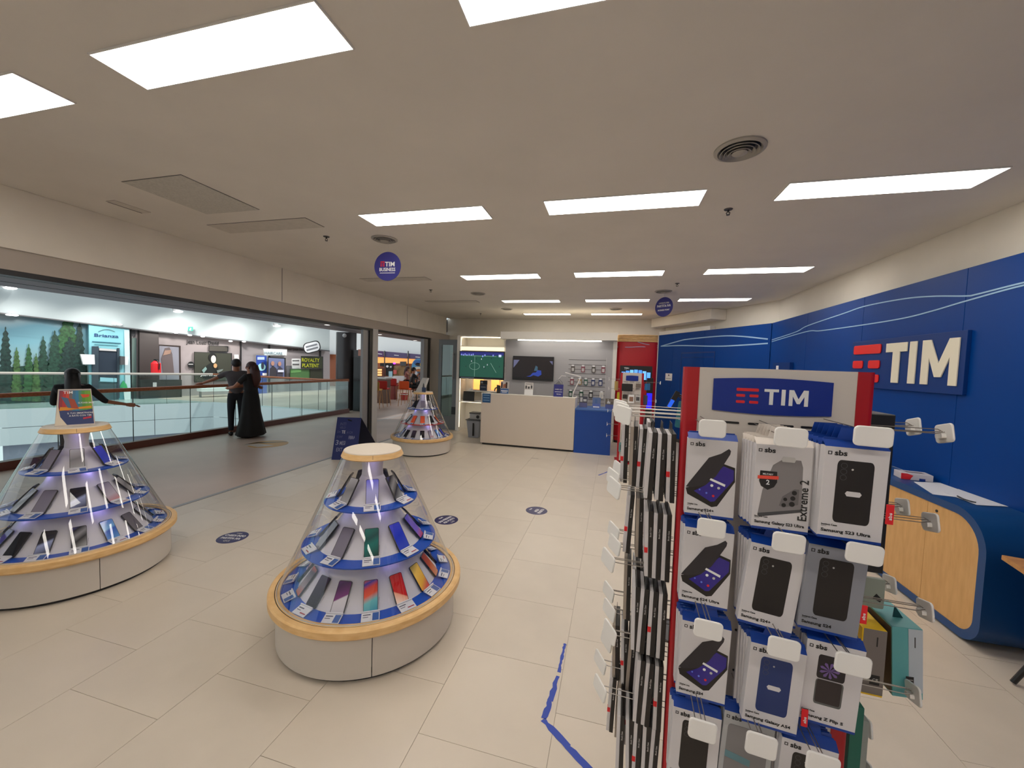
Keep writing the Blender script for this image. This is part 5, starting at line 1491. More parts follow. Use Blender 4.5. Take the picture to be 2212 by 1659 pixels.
wl_([(0.595, 2.14), (0.595, 2.05), (0.70, 2.05), (0.70, 1.742), (0.80, 1.742), (0.80, 2.05), (0.895, 2.05), (0.895, 2.14)], 'letter_t', WS)
wl_([(0.93, 2.14), (0.93, 1.742), (1.02, 1.742), (1.02, 2.14)], 'letter_i', WS)
wl_([(1.09, 1.742), (1.09, 2.14), (1.185, 2.14), (1.285, 1.93), (1.385, 2.14), (1.485, 2.14), (1.485, 1.742), (1.40, 1.742), (1.40, 1.98), (1.32, 1.81), (1.25, 1.81), (1.175, 1.98), (1.175, 1.742)], 'letter_m', WS)

# ================================================================== RIGHT-HAND DESK AND TABLE
t = thing('wave_desk', 'rounded blue desk with beech front along the right wall', 'desk', (0, 0, 0))
DB = mat('desk_blue', (0.003, 0.055, 0.20), rough=0.4)
DY0, DY1 = 3.20, 6.3
outer = [(DY0 + 0.0, 0)]
outer = []
def rr2(x0, x1, y0, y1, rl, n=10):
    out = []
    for cx, cy, a, r in ((x1 - rl[1], y0 + rl[1], -PI / 2, rl[1]), (x1 - rl[2], y1 - rl[2], 0, rl[2]), (x0 + rl[3], y1 - rl[3], PI / 2, rl[3]), (x0 + rl[0], y0 + rl[0], PI, rl[0])):
        for i in range(n + 1):
            tt = a + PI / 2 * i / n
            out.append((cx + r * math.cos(tt), cy + r * math.sin(tt)))
    return out
sh = rr2(DY0, DY1, 0.015, 0.905, (0.16, 0.05, 0.05, 0.26))
inn = rr2(DY0 + 0.055, DY1 - 0.05, 0.07, 0.85, (0.12, 0.03, 0.03, 0.21))
n = len(sh)
vs_ = [(2.40, p[0], p[1]) for p in sh] + [(2.40, p[0], p[1]) for p in inn] + [(2.748, p[0], p[1]) for p in sh] + [(2.43, p[0], p[1]) for p in inn]
fs = [(i, (i + 1) % n, n + (i + 1) % n, n + i) for i in range(n)] + [(i, 2 * n + i, 2 * n + (i + 1) % n, (i + 1) % n) for i in range(n)] + [(n + i, n + (i + 1) % n, 3 * n + (i + 1) % n, 3 * n + i) for i in range(n)] + [tuple(range(2 * n, 3 * n))]
obj('shell', MB().add(vs_, fs), DB, t, smooth='auto')
for (a, b) in ((0, 3.72), (3.723, 4.9), (4.903, 9)):
    poly = [(max(a, min(b, p[0])), p[1]) for p in inn]
    obj('front_board', MB().prism(poly, (2.407, 0, 0), (0, 1, 0), (0, 0, 1), (0.02, 0, 0)), BEECH_V, t)
obj('key_hole', MB().prism([(3.63 + 0.011 * math.cos(i * PI / 5), 0.80 + 0.011 * math.sin(i * PI / 5)) for i in range(10)], (2.4065, 0, 0), (0, 1, 0), (0, 0, 1), (-0.003, 0, 0)), BLACK, t)
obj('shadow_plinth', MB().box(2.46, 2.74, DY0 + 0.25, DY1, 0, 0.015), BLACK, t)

PAPER = mat('paper', (0.74, 0.75, 0.78), rough=0.6)
def desk_quad(pts_, z, name, label, cat, m=PAPER, th=0.002, group=None):
    P = [atz(a, b, z) for a, b in pts_]
    P = [Vector((min(p.x, 2.745), p.y, z)) for p in P]
    return tag(obj(name, MB().pts(P, (0, 0, th)), m), label, cat, group)
desk_quad([(1974, 1041), (2062, 1046), (2120, 1066), (2085, 1076), (2015, 1068)], 0.906, 'paper_sheet', 'white paper sheets lying in front of the small carton on the desk', 'paper')
desk_quad([(2040, 1064), (2130, 1062), (2212, 1088), (2212, 1098), (2110, 1091)], 0.9085, 'paper_sheet', 'white papers overlapping at the near end of the blue desk', 'paper')
desk_quad([(1930, 1004), (1938, 1002), (1976, 1013), (1950, 1015)], 0.906, 'paper_sheet', 'white sheet at the far end of the desk, behind the near stand', 'paper')
p = atz(2003, 1038, 0.906)
t = thing('small_carton', 'small white, red and blue carton lying on the blue desk', 'box', (2.60, 4.22, 0.906), math.radians(-10))
obj('carton', MB().box(-0.10, 0.11, -0.07, 0.07, 0, 0.055), C('carton_white', 205, 200, 205), t, bevel=0.002)
obj('red_print', MB().pts([(-0.101, -0.0705, 0.002), (-0.04, -0.0705, 0.002), (-0.02, -0.0705, 0.04), (-0.06, -0.0705, 0.053), (-0.101, -0.0705, 0.053)], (0, -0.0004, 0)), RED_PR, t)
obj('blue_print', MB().box(0.02, 0.06, -0.071, -0.0705, 0.0, 0.02), BLUE_PR, t)
obj('top_print', MB().box(-0.05, 0.07, -0.03, 0.03, 0.055, 0.0554), C('carton_grey', 120, 116, 126), t)
P = [atz(x_, y_, 0.912) for x_, y_ in ((2068, 1073), (2082, 1080), (2095, 1084), (2108, 1087))]
tag(obj('pen', MB().tube([Vector((min(p.x, 2.73), p.y, 0.918)) for p in P], 0.005, 6), BLACK), 'black pen or cable at the edge of the papers', 'pen')

t = thing('folding_table', 'wooden-topped table with crossed black legs cut by the frame edge', 'table', (0, 0, 0))
c0 = atz(2163, 1198, 0.74)
TT = 0.03
c1 = atz(2212, 1230, 0.74); c2_ = atz(2212, 1197, 0.74)
ed1 = (Vector((c1.x, c1.y, 0)) - Vector((c0.x, c0.y, 0))).normalized(); ed2 = (Vector((c2_.x, c2_.y, 0)) - Vector((c0.x, c0.y, 0))).normalized()
ed2 = Vector((-ed1.y, ed1.x, 0)) if Vector((-ed1.y, ed1.x, 0)).dot(ed2) > 0 else Vector((ed1.y, -ed1.x, 0))
Wt, Dt = 0.9, 0.42
A_ = Vector((c0.x, c0.y, 0.74))
obj('table_top', MB().pts([A_, A_ + ed1 * Wt, A_ + ed1 * Wt + ed2 * Dt, A_ + ed2 * Dt], (0, 0, -TT)), wood('table_wood', s2l(176, 122, 66), s2l(198, 144, 86)), t, bevel=0.004)
for s_ in (0.08, Wt - 0.08):
    a = A_ + ed1 * s_
    f = Vector((0, 0, -0.745))
    lo, hi = a + ed2 * 0.06, a + ed2 * (Dt - 0.06)
    obj('leg', MB().tube([Vector((lo.x, lo.y, 0.70)), Vector((hi.x, hi.y, 0.012))], 0.014, 8), BLACK, t)
    obj('leg', MB().tube([Vector((hi.x, hi.y, 0.70)), Vector((lo.x, lo.y, 0.012))], 0.014, 8), BLACK, t)
obj('brace', MB().tube([A_ + ed1 * 0.08 + ed2 * 0.31 + Vector((0, 0, -0.38)), A_ + ed1 * (Wt - 0.08) + ed2 * 0.31 + Vector((0, 0, -0.38))], 0.004, 6), STEEL, t)

# ================================================================== FLOOR STICKERS AND TAPE
STK = C('sticker_navy', 44, 42, 92, rough=0.4)
def floor_sticker(x, y, ang, lines, label):
    t = thing('floor_sticker', label, 'floor sticker', (x, y, 0), ang)
    obj('disc', MB().lathe([(0, 0.0012), (0.132, 0.0012), (0.134, 0.0002)], 40), STK, t)
    for s, yy, sz, wd, m in lines:
        textm(s, sz, m, (0, yy, 0.0014), (1, 0, 0), (0, 1, 0), t, align='c', bold=0.02, width=wd)
floor_sticker(-3.575, 2.99, math.radians(10), [('TIM', 0.075, 0.03, 0.06, LGREY), ('CHIEDI INFO', 0.02, 0.05, 0.21, WHITE_PR), ('PARTITA IVA', -0.04, 0.05, 0.20, WHITE_PR), ('QUI', -0.09, 0.035, 0.06, LGREY)], 'round navy floor sticker nearest the left display')
floor_sticker(-1.777, 4.08, math.radians(75), [('TIM', 0.07, 0.03, 0.06, WHITE_PR), ('UNA PERSONA', 0.0, 0.05, 0.22, WHITE_PR), ('PER POSTO', -0.055, 0.045, 0.18, WHITE_PR), ('10', -0.105, 0.04, 0.05, LGREY)], 'round navy floor sticker beside the centre display')
floor_sticker(-0.85, 4.71, math.radians(78), [('TIM', 0.07, 0.03, 0.06, WHITE_PR), ('AREA', -0.02, 0.055, 0.11, WHITE_PR), ('VENDITA', -0.075, 0.055, 0.17, WHITE_PR)], 'round navy floor sticker alone on the floor before the counters')
TAPE = mat('blue_tape', s2l(22, 62, 170), rough=0.45)
def tape(p, q, w_, label, worn):
    p, q = Vector(p), Vector(q)
    d = (q - p); L = d.length; d.normalize(); nrm = Vector((-d.y, d.x, 0))
    t = thing('floor_tape', label, 'tape', (p.x, p.y, 0))
    s = 0.0
    rnd = random.Random(int(L * 1000))
    while s < L:
        seg = rnd.uniform(0.05, 0.12) if rnd.random() < worn else rnd.uniform(0.10, 0.2)
        e = min(L, s + seg)
        pts_ = []
        k = 6
        lo = [w_ * (-0.5 + (rnd.uniform(0, 0.35) if rnd.random() < worn else rnd.uniform(0, 0.08))) for _ in range(k + 1)]
        hi = [w_ * (0.5 - (rnd.uniform(0, 0.35) if rnd.random() < worn else rnd.uniform(0, 0.08))) for _ in range(k + 1)]
        for i in range(k + 1):
            pts_.append(d * (s + (e - s) * i / k) + nrm * lo[i] + Vector((0, 0, 0.0006)))
        for i in range(k, -1, -1):
            pts_.append(d * (s + (e - s) * i / k) + nrm * hi[i] + Vector((0, 0, 0.0006)))
        obj('strip', MB().pts(pts_, (0, 0, 0.0005)), TAPE, t)
        s = e + (rnd.uniform(0.01, 0.03) if rnd.random() < worn * 0.5 else 0.0)
tape((-0.265, 1.905, 0), (-0.235, 2.20, 0), 0.035, 'worn blue floor tape, nearer straight piece', 0.5)
tape((-0.235, 2.23, 0), (-0.228, 2.48, 0), 0.026, 'badly worn blue floor tape, the farther flaking piece', 1.0)
tape((-0.27, 1.90, 0), (0.12, 1.60, 0), 0.038, 'blue floor tape running slantwise to the near stand', 0.1)
tape((0.28, 7.50, 0), (-0.17, 6.62, 0), 0.03, 'distant dark tape line beside the farther stand', 0.3)
t = thing('paper_scrap', 'tiny white scrap on the floor before the white counter', 'scrap', (atz(1155, 990).x, atz(1155, 990).y, 0))
obj('scrap', MB().box(-0.07, 0.07, -0.004, 0.004, 0, 0.001), DKGREY, t)
# ================================================================== THE MALL BEYOND THE STOREFRONT
def mall_floor_mat():
    m = mat('mall_stone', (0.54, 0.415, 0.345), rough=0.38, spec=0.5, noise=0.12, nscale=0.8)
    return m
MF = mall_floor_mat()
FG = ((-19.0, 7.5), (-16.9, 15.5))
fdir = Vector((FG[1][0] - FG[0][0], FG[1][1] - FG[0][1], 0)).normalized()
fnrm = Vector((fdir.y, -fdir.x, 0))
if fnrm.dot(Vector((19, -7.5, 0))) < 0: fnrm = -fnrm     # towards the shop
def onF(px, py, off=0.0):
    pl = ((FG[0][0] + fnrm.x * off, FG[0][1] + fnrm.y * off), (FG[1][0] + fnrm.x * off, FG[1][1] + fnrm.y * off))
    return atp(px, py, pl)
def fq(name, P, m, parent, off=0.0, th=0.02):
    return obj(name, MB().pts([onF(a, b, off) for a, b in P], fnrm * th), m, parent)
def rq(x0, y0, x1, y1): return [(x0, y0), (x1, y0), (x1, y1), (x0, y1)]

V1, V2 = (-17.15, 7.2), (-14.5, 11.4)
struct('floor_mall', MB().pts([(-8.6, -6, 0.0), (-4.93, -6, 0.0), (-4.93, 26, 0.0), (-8.6, 26, 0.0)], (0, 0, -0.35)), MF)
struct('floor_mall_end', MB().pts([(-30, 11.4, 0.0), (-8.6, 11.4, 0.0), (-8.6, 26, 0.0), (-30, 26, 0.0)], (0, 0, -0.35)), MF)
struct('floor_mall_end', MB().pts([(-4.93, 11.45, 0.0), (-4.93, 26, 0.0), (-2, 26, 0.0), (-2, 11.45, 0.0)], (0, 0, -0.35)), MF)
struct('floor_mall_far', MB().pts([(-30, -6, 0.0), (-17.4, -6, 0.0), (V1[0], V1[1], 0.0), (V2[0], V2[1], 0.0), (-30, 11.4, 0.0)], (0, 0, -0.35)), mat('mall_far_floor', (0.42, 0.46, 0.44), rough=0.25, noise=0.1, nscale=0.6))
struct('floor_lower', MB().box(-30, -4.9, -6, 26, -4.4, -4.2), mat('lower_floor', (0.45, 0.45, 0.46), rough=0.5))
struct('trim_floor_line', MB().pts([(-6.72, 10.0, 0.001), (-6.66, 10.0, 0.001), (-6.80, 14.5, 0.001), (-6.86, 14.5, 0.001)], (0, 0, 0.002)), LGREY)
FW_ = mat('fascia_white', (0.36, 0.41, 0.415), rough=0.6)
FV_ = mat('void_panel', (0.86, 0.90, 0.90), rough=0.5)
FL_ = mat('void_shade_lavender', (0.52, 0.54, 0.64), rough=0.6)  # greyer lavender puts the shade of the recessed void walls into their colour
def void_face(p, q, name):
    p, q = Vector((p[0], p[1], 0)), Vector((q[0], q[1], 0))
    d = q - p; L = d.length; d.normalize(); nn = Vector((d.y, -d.x, 0))
    c = Vector((-11.5, 6, 0))
    if nn.dot(c - p) < 0: nn = -nn
    base = struct(name, MB().pts([p + Vector((0, 0, -0.35)) - nn * 0.2, q + Vector((0, 0, -0.35)) - nn * 0.2, q + Vector((0, 0, -4.2)) - nn * 0.2, p + Vector((0, 0, -4.2)) - nn * 0.2], -nn * 0.1), FL_)
    k = max(1, round(L / 1.8))
    for i in range(k):
        a, b = p + d * (L * i / k + 0.008), p + d * (L * (i + 1) / k - 0.008)
        for z0, z1 in ((-0.53, 0.015), (-1.06, -0.545)):
            obj('panel', MB().pts([a + Vector((0, 0, z0)), b + Vector((0, 0, z0)), b + Vector((0, 0, z1)), a + Vector((0, 0, z1))], nn * 0.03), FV_, base)
void_face(V1, V2, 'wall_void_far')
void_face((-17.4, -6), V1, 'wall_void_far')
void_face(V2, (-8.6, 11.4), 'wall_void_end')
struct('wall_void_near', MB().box(-8.58, -8.4, -6, 11.4, -4.2, -0.36), FL_)

# ceiling of the near walkway, with grooves and downlights
SOF = mat('soffit_grey', (0.26, 0.25, 0.26), rough=0.6)
so = struct('ceiling_walkway', MB().box(-8.9, -5.02, -6, 26, 2.72, 3.1), SOF)
for x_ in (-5.6, -6.35, -7.7, -8.3):
    obj('groove', MB().box(x_ - 0.02, x_ + 0.02, -6, 26, 2.716, 2.72), BLACK, so)
struct('ceiling_mall_end', MB().box(-8.9, -2, 26, 26.2, -0.1, 4), SOF)
struct('wall_upper', MB().box(-8.9, -8.7, -6, 26, 3.1, 3.6), FW_)
DL = mat('downlight_glow', (1.0, 0.97, 0.9), emit=12)
DL2 = mat('spot_glow', (1.0, 1.0, 1.0), emit=2.2)
def downlight(x, y, label, z=2.72):
    t = thing('downlight', label, 'downlight', (x, y, z))
    obj('rim', MB().lathe([(0.10, 0), (0.10, -0.012), (0.082, -0.014), (0.08, 0)], 28), LGREY, t, smooth='auto')
    obj('glow', MB().disc(0.081, -0.006, 24, down=True), DL, t)
for px_, py_, lb in ((227, 622, 'round downlight in the dark walkway ceiling, above the mural'), (535, 673, 'round downlight in the walkway ceiling, above the embracing couple'), (708, 701, 'round downlight in the walkway ceiling, before the dark round column'), (820, 722, 'small downlight seen just right of the white door post'), (897, 735, 'tiny farthest downlight above the bar')):
    p = atz(px_, py_, 2.72)
    downlight(p.x, p.y, lb)

# far facade: fascia band, mural, hoarding, salon
top = [(-90, 661), (0, 675), (250, 705), (520, 735), (712, 757)]
sc_ = struct('wall_facade', MB().pts([onF(a, b) for a, b in top] + [Vector((onF(712, 757).x, onF(712, 757).y, 0)), Vector((onF(-90, 661).x, onF(-90, 661).y, 0))], -fnrm * 0.3), mat('facade_taupe', (0.40, 0.37, 0.37), rough=0.35))
P = [onF(a, b, 0.4) for a, b in top]
fb = struct('trim_mall_fascia', MB().pts(P + [Vector((P[-1].x, P[-1].y, 4.4)), Vector((P[0].x, P[0].y, 4.4))], -fnrm * 0.35), FW_)
obj('dark_edge', MB().pts([onF(a, b, 0.41) for a, b in top] + [onF(a, b + 2.5, 0.41) for a, b in top[::-1]], fnrm * 0.02), DKGREY, fb)
for k, (a, b) in enumerate(((20, 680), (32, 681), (247, 700), (258, 701), (380, 719), (438, 727), (410, 724), (498, 737), (527, 738))):
    if k < 4:
        lb = ('left' if k % 2 == 0 else 'right') + ' one of the pair of small facade spots above the ' + ('mural' if k < 2 else 'hoarding')
    else:
        lb = 'small facade spot above the salon, %s of five' % ('first', 'second', 'third', 'fourth', 'fifth')[k - 4]
    t = thing('facade_spot', lb, 'spotlight', onF(a, b, 0.5))
    obj('glow', MB().ball((0, 0, 0), 0.08, 10, 6, sc=(1, 1, 0.4)), DL2, t, smooth=True)
for a, b, lb in ((22, 622, 'bright spotlight pair high on the pale fascia, left edge'), (385, 673, 'bright spotlight pair high on the pale fascia, above the salon'), (598, 704, 'bright spotlight high on the pale fascia, near the dark column')):
    t = thing('fascia_spot', lb, 'spotlight', onF(a, b, 0.55))
    obj('glow', MB().ball((0, 0, 0), 0.13, 12, 6, sc=(1.6, 1, 0.4)), DL2, t, smooth=True)
    obj('arm', MB().box(-0.03, 0.03, -0.2, 0.05, 0, 0.12), LGREY, t)

for px_, py_, e_ in ((60, 690, 90), (230, 705, 110), (400, 722, 200), (520, 736, 200), (640, 750, 200)):
    ld = bpy.data.lights.new('facade_lamp', 'SPOT')
    ld.energy = e_
    ld.spot_size = math.radians(130)
    ld.spot_blend = 0.6
    ld.shadow_soft_size = 0.15
    ld.color = (1.0, 0.96, 0.9)
    lo = bpy.data.objects.new('facade_lamp', ld)
    COL.objects.link(lo)
    p = onF(px_, py_, 1.7)
    lo.location = (p.x, p.y, 3.2)
    tgt = onF(px_, 800, 0.0)
    lo.rotation_euler = (tgt - Vector(lo.location)).to_track_quat('-Z', 'Y').to_euler()
def grad(name, stops, z0, z1):
    m = bpy.data.materials.new(name); m.use_nodes = True
    nt = m.node_tree; b = nt.nodes['Principled BSDF']; b.inputs['Roughness'].default_value = 0.4
    g = nt.nodes.new('ShaderNodeNewGeometry'); sp = nt.nodes.new('ShaderNodeSeparateXYZ'); nt.links.new(g.outputs['Position'], sp.inputs[0])
    nz = nt.nodes.new('ShaderNodeTexNoise'); nz.inputs['Scale'].default_value = 0.5; nt.links.new(g.outputs['Position'], nz.inputs['Vector'])
    ad = nt.nodes.new('ShaderNodeMath'); ad.operation = 'MULTIPLY_ADD'; ad.inputs[1].default_value = 0.8
    nt.links.new(nz.outputs['Fac'], ad.inputs[0]); nt.links.new(sp.outputs['Z'], ad.inputs[2])
    mr = nt.nodes.new('ShaderNodeMapRange'); mr.inputs[1].default_value = z0 + 0.4; mr.inputs[2].default_value = z1 + 0.4; nt.links.new(ad.outputs[0], mr.inputs[0])
    rp = nt.nodes.new('ShaderNodeValToRGB'); cr = rp.color_ramp
    cr.elements[0].position = stops[0][0]; cr.elements[0].color = s2l(*stops[0][1]) + (1,); cr.elements[1].position = stops[-1][0]; cr.elements[1].color = s2l(*stops[-1][1]) + (1,)
    for p, c in stops[1:-1]:
        e = cr.elements.new(p); e.color = s2l(*c) + (1,)
    nt.links.new(mr.outputs[0], rp.inputs[0]); nt.links.new(rp.outputs[0], b.inputs['Base Color'])
    return m
mu = thing('mural', 'large printed mural of conifers under a blue sky', 'mural', (0, 0, 0))
fq('sky_print', [(-90, 663), (190, 699), (190, 876), (-90, 873)], grad('mural_sky', [(0, (160, 186, 186)), (.45, (120, 166, 178)), (.7, (92, 136, 152)), (1, (150, 150, 146))], 1.0, 3.0), mu, 0.02)
GT = [mat('tree_green_%d' % i, s2l(*c), rough=0.6, noise=0.6, nscale=14) for i, c in enumerate(((34, 66, 52), (46, 86, 50), (28, 54, 48), (66, 96, 52)))]
def conifer(cx, topy, boty, hw, m, seed, off):
    rnd = random.Random(seed)
    L, R_ = [], []
    n = 12
    for i in range(n + 1):
        f = i / n
        y = topy + (boty - topy) * f
        wv = hw * (0.08 + 0.92 * f ** 0.55)
        L.append((cx - wv * rnd.uniform(0.85, 1.1), y)); L.append((cx - wv * rnd.uniform(0.62, 0.8), y + (boty - topy) / n * 0.45))
        R_.append((cx + wv * rnd.uniform(0.85, 1.1), y)); R_.append((cx + wv * rnd.uniform(0.62, 0.8), y + (boty - topy) / n * 0.45))
    fq('printed_tree', [(cx, topy - 3)] + R_ + L[::-1], m, mu, off, 0.004)
fq('printed_undergrowth', [(-80, 800), (0, 798), (30, 792), (60, 790), (100, 780), (188, 790), (188, 875), (-80, 873)], GT[0], mu, 0.045, 0.004)
for k, (cx, ty, by, hw, g) in enumerate(((12, 708, 860, 20, 2), (-30, 720, 862, 22, 0), (36, 752, 862, 14, 3), (62, 745, 862, 15, 1), (93, 728, 862, 18, 0), (78, 765, 864, 12, 3), (146, 682, 872, 46, 1), (172, 694, 872, 20, 2), (118, 716, 870, 26, 0), (150, 730, 874, 40, 2))):
    conifer(cx, ty, by, hw, GT[g], k, 0.05 + 0.006 * k)
ho = thing('hoarding', 'pale blue promotional hoarding with dark portal, beside the mural', 'hoarding', (0, 0, 0))
fq('board', [(190, 700), (277, 711), (281, 875), (192, 878)], C('hoard_cyan', 132, 194, 204), ho, 0.25, 0.1)
fq('side_board', [(268, 712), (279, 713), (282, 874), (271, 875)], C('hoard_pale', 190, 210, 214), ho, 0.36, 0.02)
def ftext(s, px, py, hpx, m, parent, off=0.37, wpx=None, name='lettering'):
    o_ = onF(px, py, off); q_ = onF(px, py - hpx, off)
    sz = (q_ - o_).length * 1.38
    w3 = None
    if wpx: w3 = (onF(px + wpx, py, off) - o_).length
    U = fdir if ray(px, py).cross(fdir).z < 0 or True else -fdir
    U = (onF(px + 5, py, off) - o_); U.z = 0
    return textm(s, sz, m, o_, U, (0, 0, 1), parent, name=name, width=w3, bold=0.015)
ftext('Brianza', 204, 727, 7, C('brianza_navy', 26, 56, 110), ho, 0.37, 52)
mb = MB()
for k in range(8):
    a = [(212 + 36 * k / 8, 716 - 5 * math.sin(PI * k / 8)), (212 + 36 * (k + 1) / 8, 716 - 5 * math.sin(PI * (k + 1) / 8))]
    mb.pts([onF(a[0][0], a[0][1], 0.37), onF(a[1][0], a[1][1], 0.37), onF(a[1][0], a[1][1] + 1.2, 0.37), onF(a[0][0], a[0][1] + 1.2, 0.37)], fnrm * 0.01)
obj('arc_mark', mb, C('brianza_grey', 90, 120, 130), ho)
fq('text_line', [(199, 737), (261, 741), (261, 742.6), (199, 738.6)], C('brianza_dark', 40, 90, 110), ho, 0.37, 0.01)
fq('text_line', [(204, 743), (255, 746), (255, 747.2), (204, 744.2)], C('brianza_mid', 90, 150, 160), ho, 0.37, 0.01)
PT = C('portal_navy', 36, 48, 62)
for q in (rq(198, 748, 212, 872), rq(252, 752, 257, 860)):
    fq('portal_post', q, C('portal_grey', 52, 66, 76), ho, 0.37, 0.06)
fq('portal_screen', [(213, 752), (252, 755), (252, 818), (213, 818)], PT, ho, 0.37, 0.03)
fq('portal_head', [(214, 752), (251, 755), (251, 759), (214, 757)], LGREY, ho, 0.42, 0.02)
fq('portal_base', [(206, 826), (256, 828), (256, 874), (206, 876)], C('portal_teal', 60, 84, 90), ho, 0.38, 0.03)
fq('portal_notice', [(216, 815), (252, 817), (252, 825), (216, 824)], C('notice_cyan', 150, 200, 214), ho, 0.43, 0.02)
fq('white_screen', [(172, 765), (202, 766), (203, 787), (178, 787)], WHITE_PR, ho, 0.45, 0.1)
fq('side_screen', [(258, 769), (268, 770), (268, 788), (258, 788)], DKGREY, ho, 0.45, 0.1)
fq('side_screen_edge', [(268, 770), (275, 771), (274, 788), (268, 788)], WHITE_PR, ho, 0.45, 0.1)
fq('green_arc', [(258, 836), (266, 822), (273, 830), (276, 840)], C('hoard_green', 60, 160, 100), ho, 0.38, 0.01)
fq('white_totem', [(266, 838), (281, 839), (282, 876), (270, 877)], WHITE_PR, ho, 0.42, 0.03)

sa = thing('hair_salon', 'hair salon front with glazed panels, posters and dark mullions', 'shop front', (0, 0, 0))
fq('wall_panel', [(281, 710), (518, 736), (518, 860), (283, 873)], C('salon_grey', 158, 148, 148, rough=0.3), sa, 0.03)
fq('wall_panel', [(519, 737), (712, 758), (712, 852), (519, 860)], C('salon_grey2', 150, 144, 146, rough=0.3), sa, 0.03)
for x_, y0_, y1_ in ((281, 708, 873), (518, 734, 860), (580, 741, 858), (690, 752, 852)):
    fq('mullion', rq(x_, y0_, x_ + 2.4, y1_), BLACK, sa, 0.06, 0.06)
fq('dark_opening', rq(277, 714, 291, 726), DKGREY, sa, 0.07, 0.02)
fq('lit_door_frame', rq(283, 730, 294, 870), C('salon_teal', 110, 130, 124), sa, 0.07, 0.02)
ftext('Jean Louis David', 402, 742, 8.5, BLACK_PR, sa, 0.09, 70)
ftext('Jean Louis David', 620, 756, 5, BLACK_PR, sa, 0.09, 40)
def poster(q, frame, inner, name, label, fillers=(), off=0.09, mg=3):
    t = thing(name, label, 'poster', (0, 0, 0))
    fq('frame', q, frame, t, off, 0.05)
    (x0, y0), (x1, y0b), (x2, y1), (x3, y1b) = q
    fq('print', [(x0 + mg, y0 + mg), (x1 - mg, y0b + mg), (x2 - mg, y1 - mg), (x3 + mg, y1b - mg)], inner, t, off + 0.055, 0.01)
    for k, (P_, m_) in enumerate(fillers):
        fq('print_shape', P_, m_, t, off + 0.07 + 0.012 * k, 0.008)
    return t
poster([(341, 744), (389, 747), (390, 830), (341, 834)], C('frame_brown', 44, 30, 26), C('poster_grey', 132, 132, 142), 'tall_poster', 'tall brown-framed poster of a grey hooded figure, left salon window',
       (([(352, 806), (348, 775), (356, 752), (366, 750), (372, 765), (376, 806)], C('poster_taupe', 96, 84, 84)), ([(352, 768), (356, 757), (370, 756), (368, 764)], C('poster_hat', 150, 120, 104))))
el = lambda cx, cy, rx, ry, n=12: [(cx + rx * math.cos(2 * PI * i / n), cy + ry * math.sin(2 * PI * i / n)) for i in range(n)]
t = poster([(419, 760), (500, 763), (500, 822), (419, 826)], BLACK, C('poster_olive', 54, 56, 46), 'portrait_poster', 'dark poster with a pale-faced woman holding her chin',
       ((([(438, 818), (446, 790), (458, 782), (470, 790), (474, 818)]), C('poster_dark', 20, 26, 24)), (el(459, 772, 9, 10), C('poster_hair', 16, 16, 16)), (el(461, 776, 5.5, 8.5), C('poster_face', 206, 200, 190)), (el(465, 790, 4, 5), C('poster_hand', 190, 150, 104)), ([(436, 800), (444, 792), (447, 797), (440, 806)], C('poster_sleeve', 120, 150, 146)), ([(468, 800), (482, 797), (480, 801), (470, 806)], C('poster_glove', 110, 120, 116))), mg=1)
ftext('Jean Louis David', 433, 812, 5, WHITE_PR, t, 0.22, 58)
poster([(451, 746), (492, 748), (492, 760), (451, 759)], BLACK, C('screen_dim', 70, 66, 60), 'small_screen', 'small wide dark screen above the portrait poster', (), mg=1)
poster([(505, 766), (514, 766), (516, 800), (507, 800)], WHITE_PR, C('lit_shelf', 225, 215, 205), 'lit_shelf', 'small bright shelf beside the salon mullion, above the couple', (), mg=1)
t = thing('round_badge', 'round black badge on the salon window beside the portrait poster', 'sign', (0, 0, 0))
fq('disc', el(412, 788, 7, 7, 16), BLACK, t, 0.12, 0.02)
fq('text_line', [(407, 786), (417, 786), (417, 787.5), (407, 787.5)], LGREY, t, 0.145, 0.01)
t = thing('fire_extinguisher', 'red fire extinguisher on the dark salon pier', 'fire extinguisher', onF(337, 808, 0.70))
sc2 = (onF(337, 783, 0.35) - onF(337, 808, 0.70)).length
obj('cylinder', MB().lathe([(0, 0), (0.14, 0), (0.15, 0.05), (0.15, sc2 * 0.72), (0.08, sc2 * 0.85), (0.05, sc2 * 0.9), (0, sc2 * 0.9)], 18), RED_PR, t, smooth='auto')
obj('valve', MB().box(-0.05, 0.08, -0.04, 0.04, sc2 * 0.9, sc2), BLACK, t)
obj('wall_hook', MB().box(-0.03, 0.03, -0.03, 0.03, sc2 * 0.5, sc2 * 0.6), GREY, t)
obj('hose', MB().tube([(0.06, 0, sc2 * 0.95), (0.19, 0, sc2 * 0.7), (0.17, 0, sc2 * 0.3)], 0.02, 6), BLACK, t)
t = thing('dark_pier', 'broad dark pier between hoarding and salon posters', 'pier', (0, 0, 0))
fq('face', [(297, 712), (338, 716), (340, 835), (297, 838)], C('pier_dark', 62, 54, 52), t, 0.06, 0.2)
fq('low_cabinet', [(299, 820), (388, 820), (388, 862), (299, 866)], C('cabinet_dark', 40, 44, 42), t, 0.30, 0.2)
fq('small_notice', rq(330, 826, 338, 838), LGREY, t, 0.52, 0.02)
t = thing('exit_sign', 'small green exit sign hanging under the pale fascia', 'sign', (0, 0, 0))
fq('board', rq(406, 706, 416, 715), C('exit_green', 60, 150, 130), t, 0.7, 0.04)
fq('running_figure', [(409, 713), (411, 708), (413, 709), (412, 714)], WHITE_PR, t, 0.745, 0.01)
fq('board', rq(404, 702, 408, 714), C('exit_pale', 190, 205, 205), t, 0.66, 0.03)

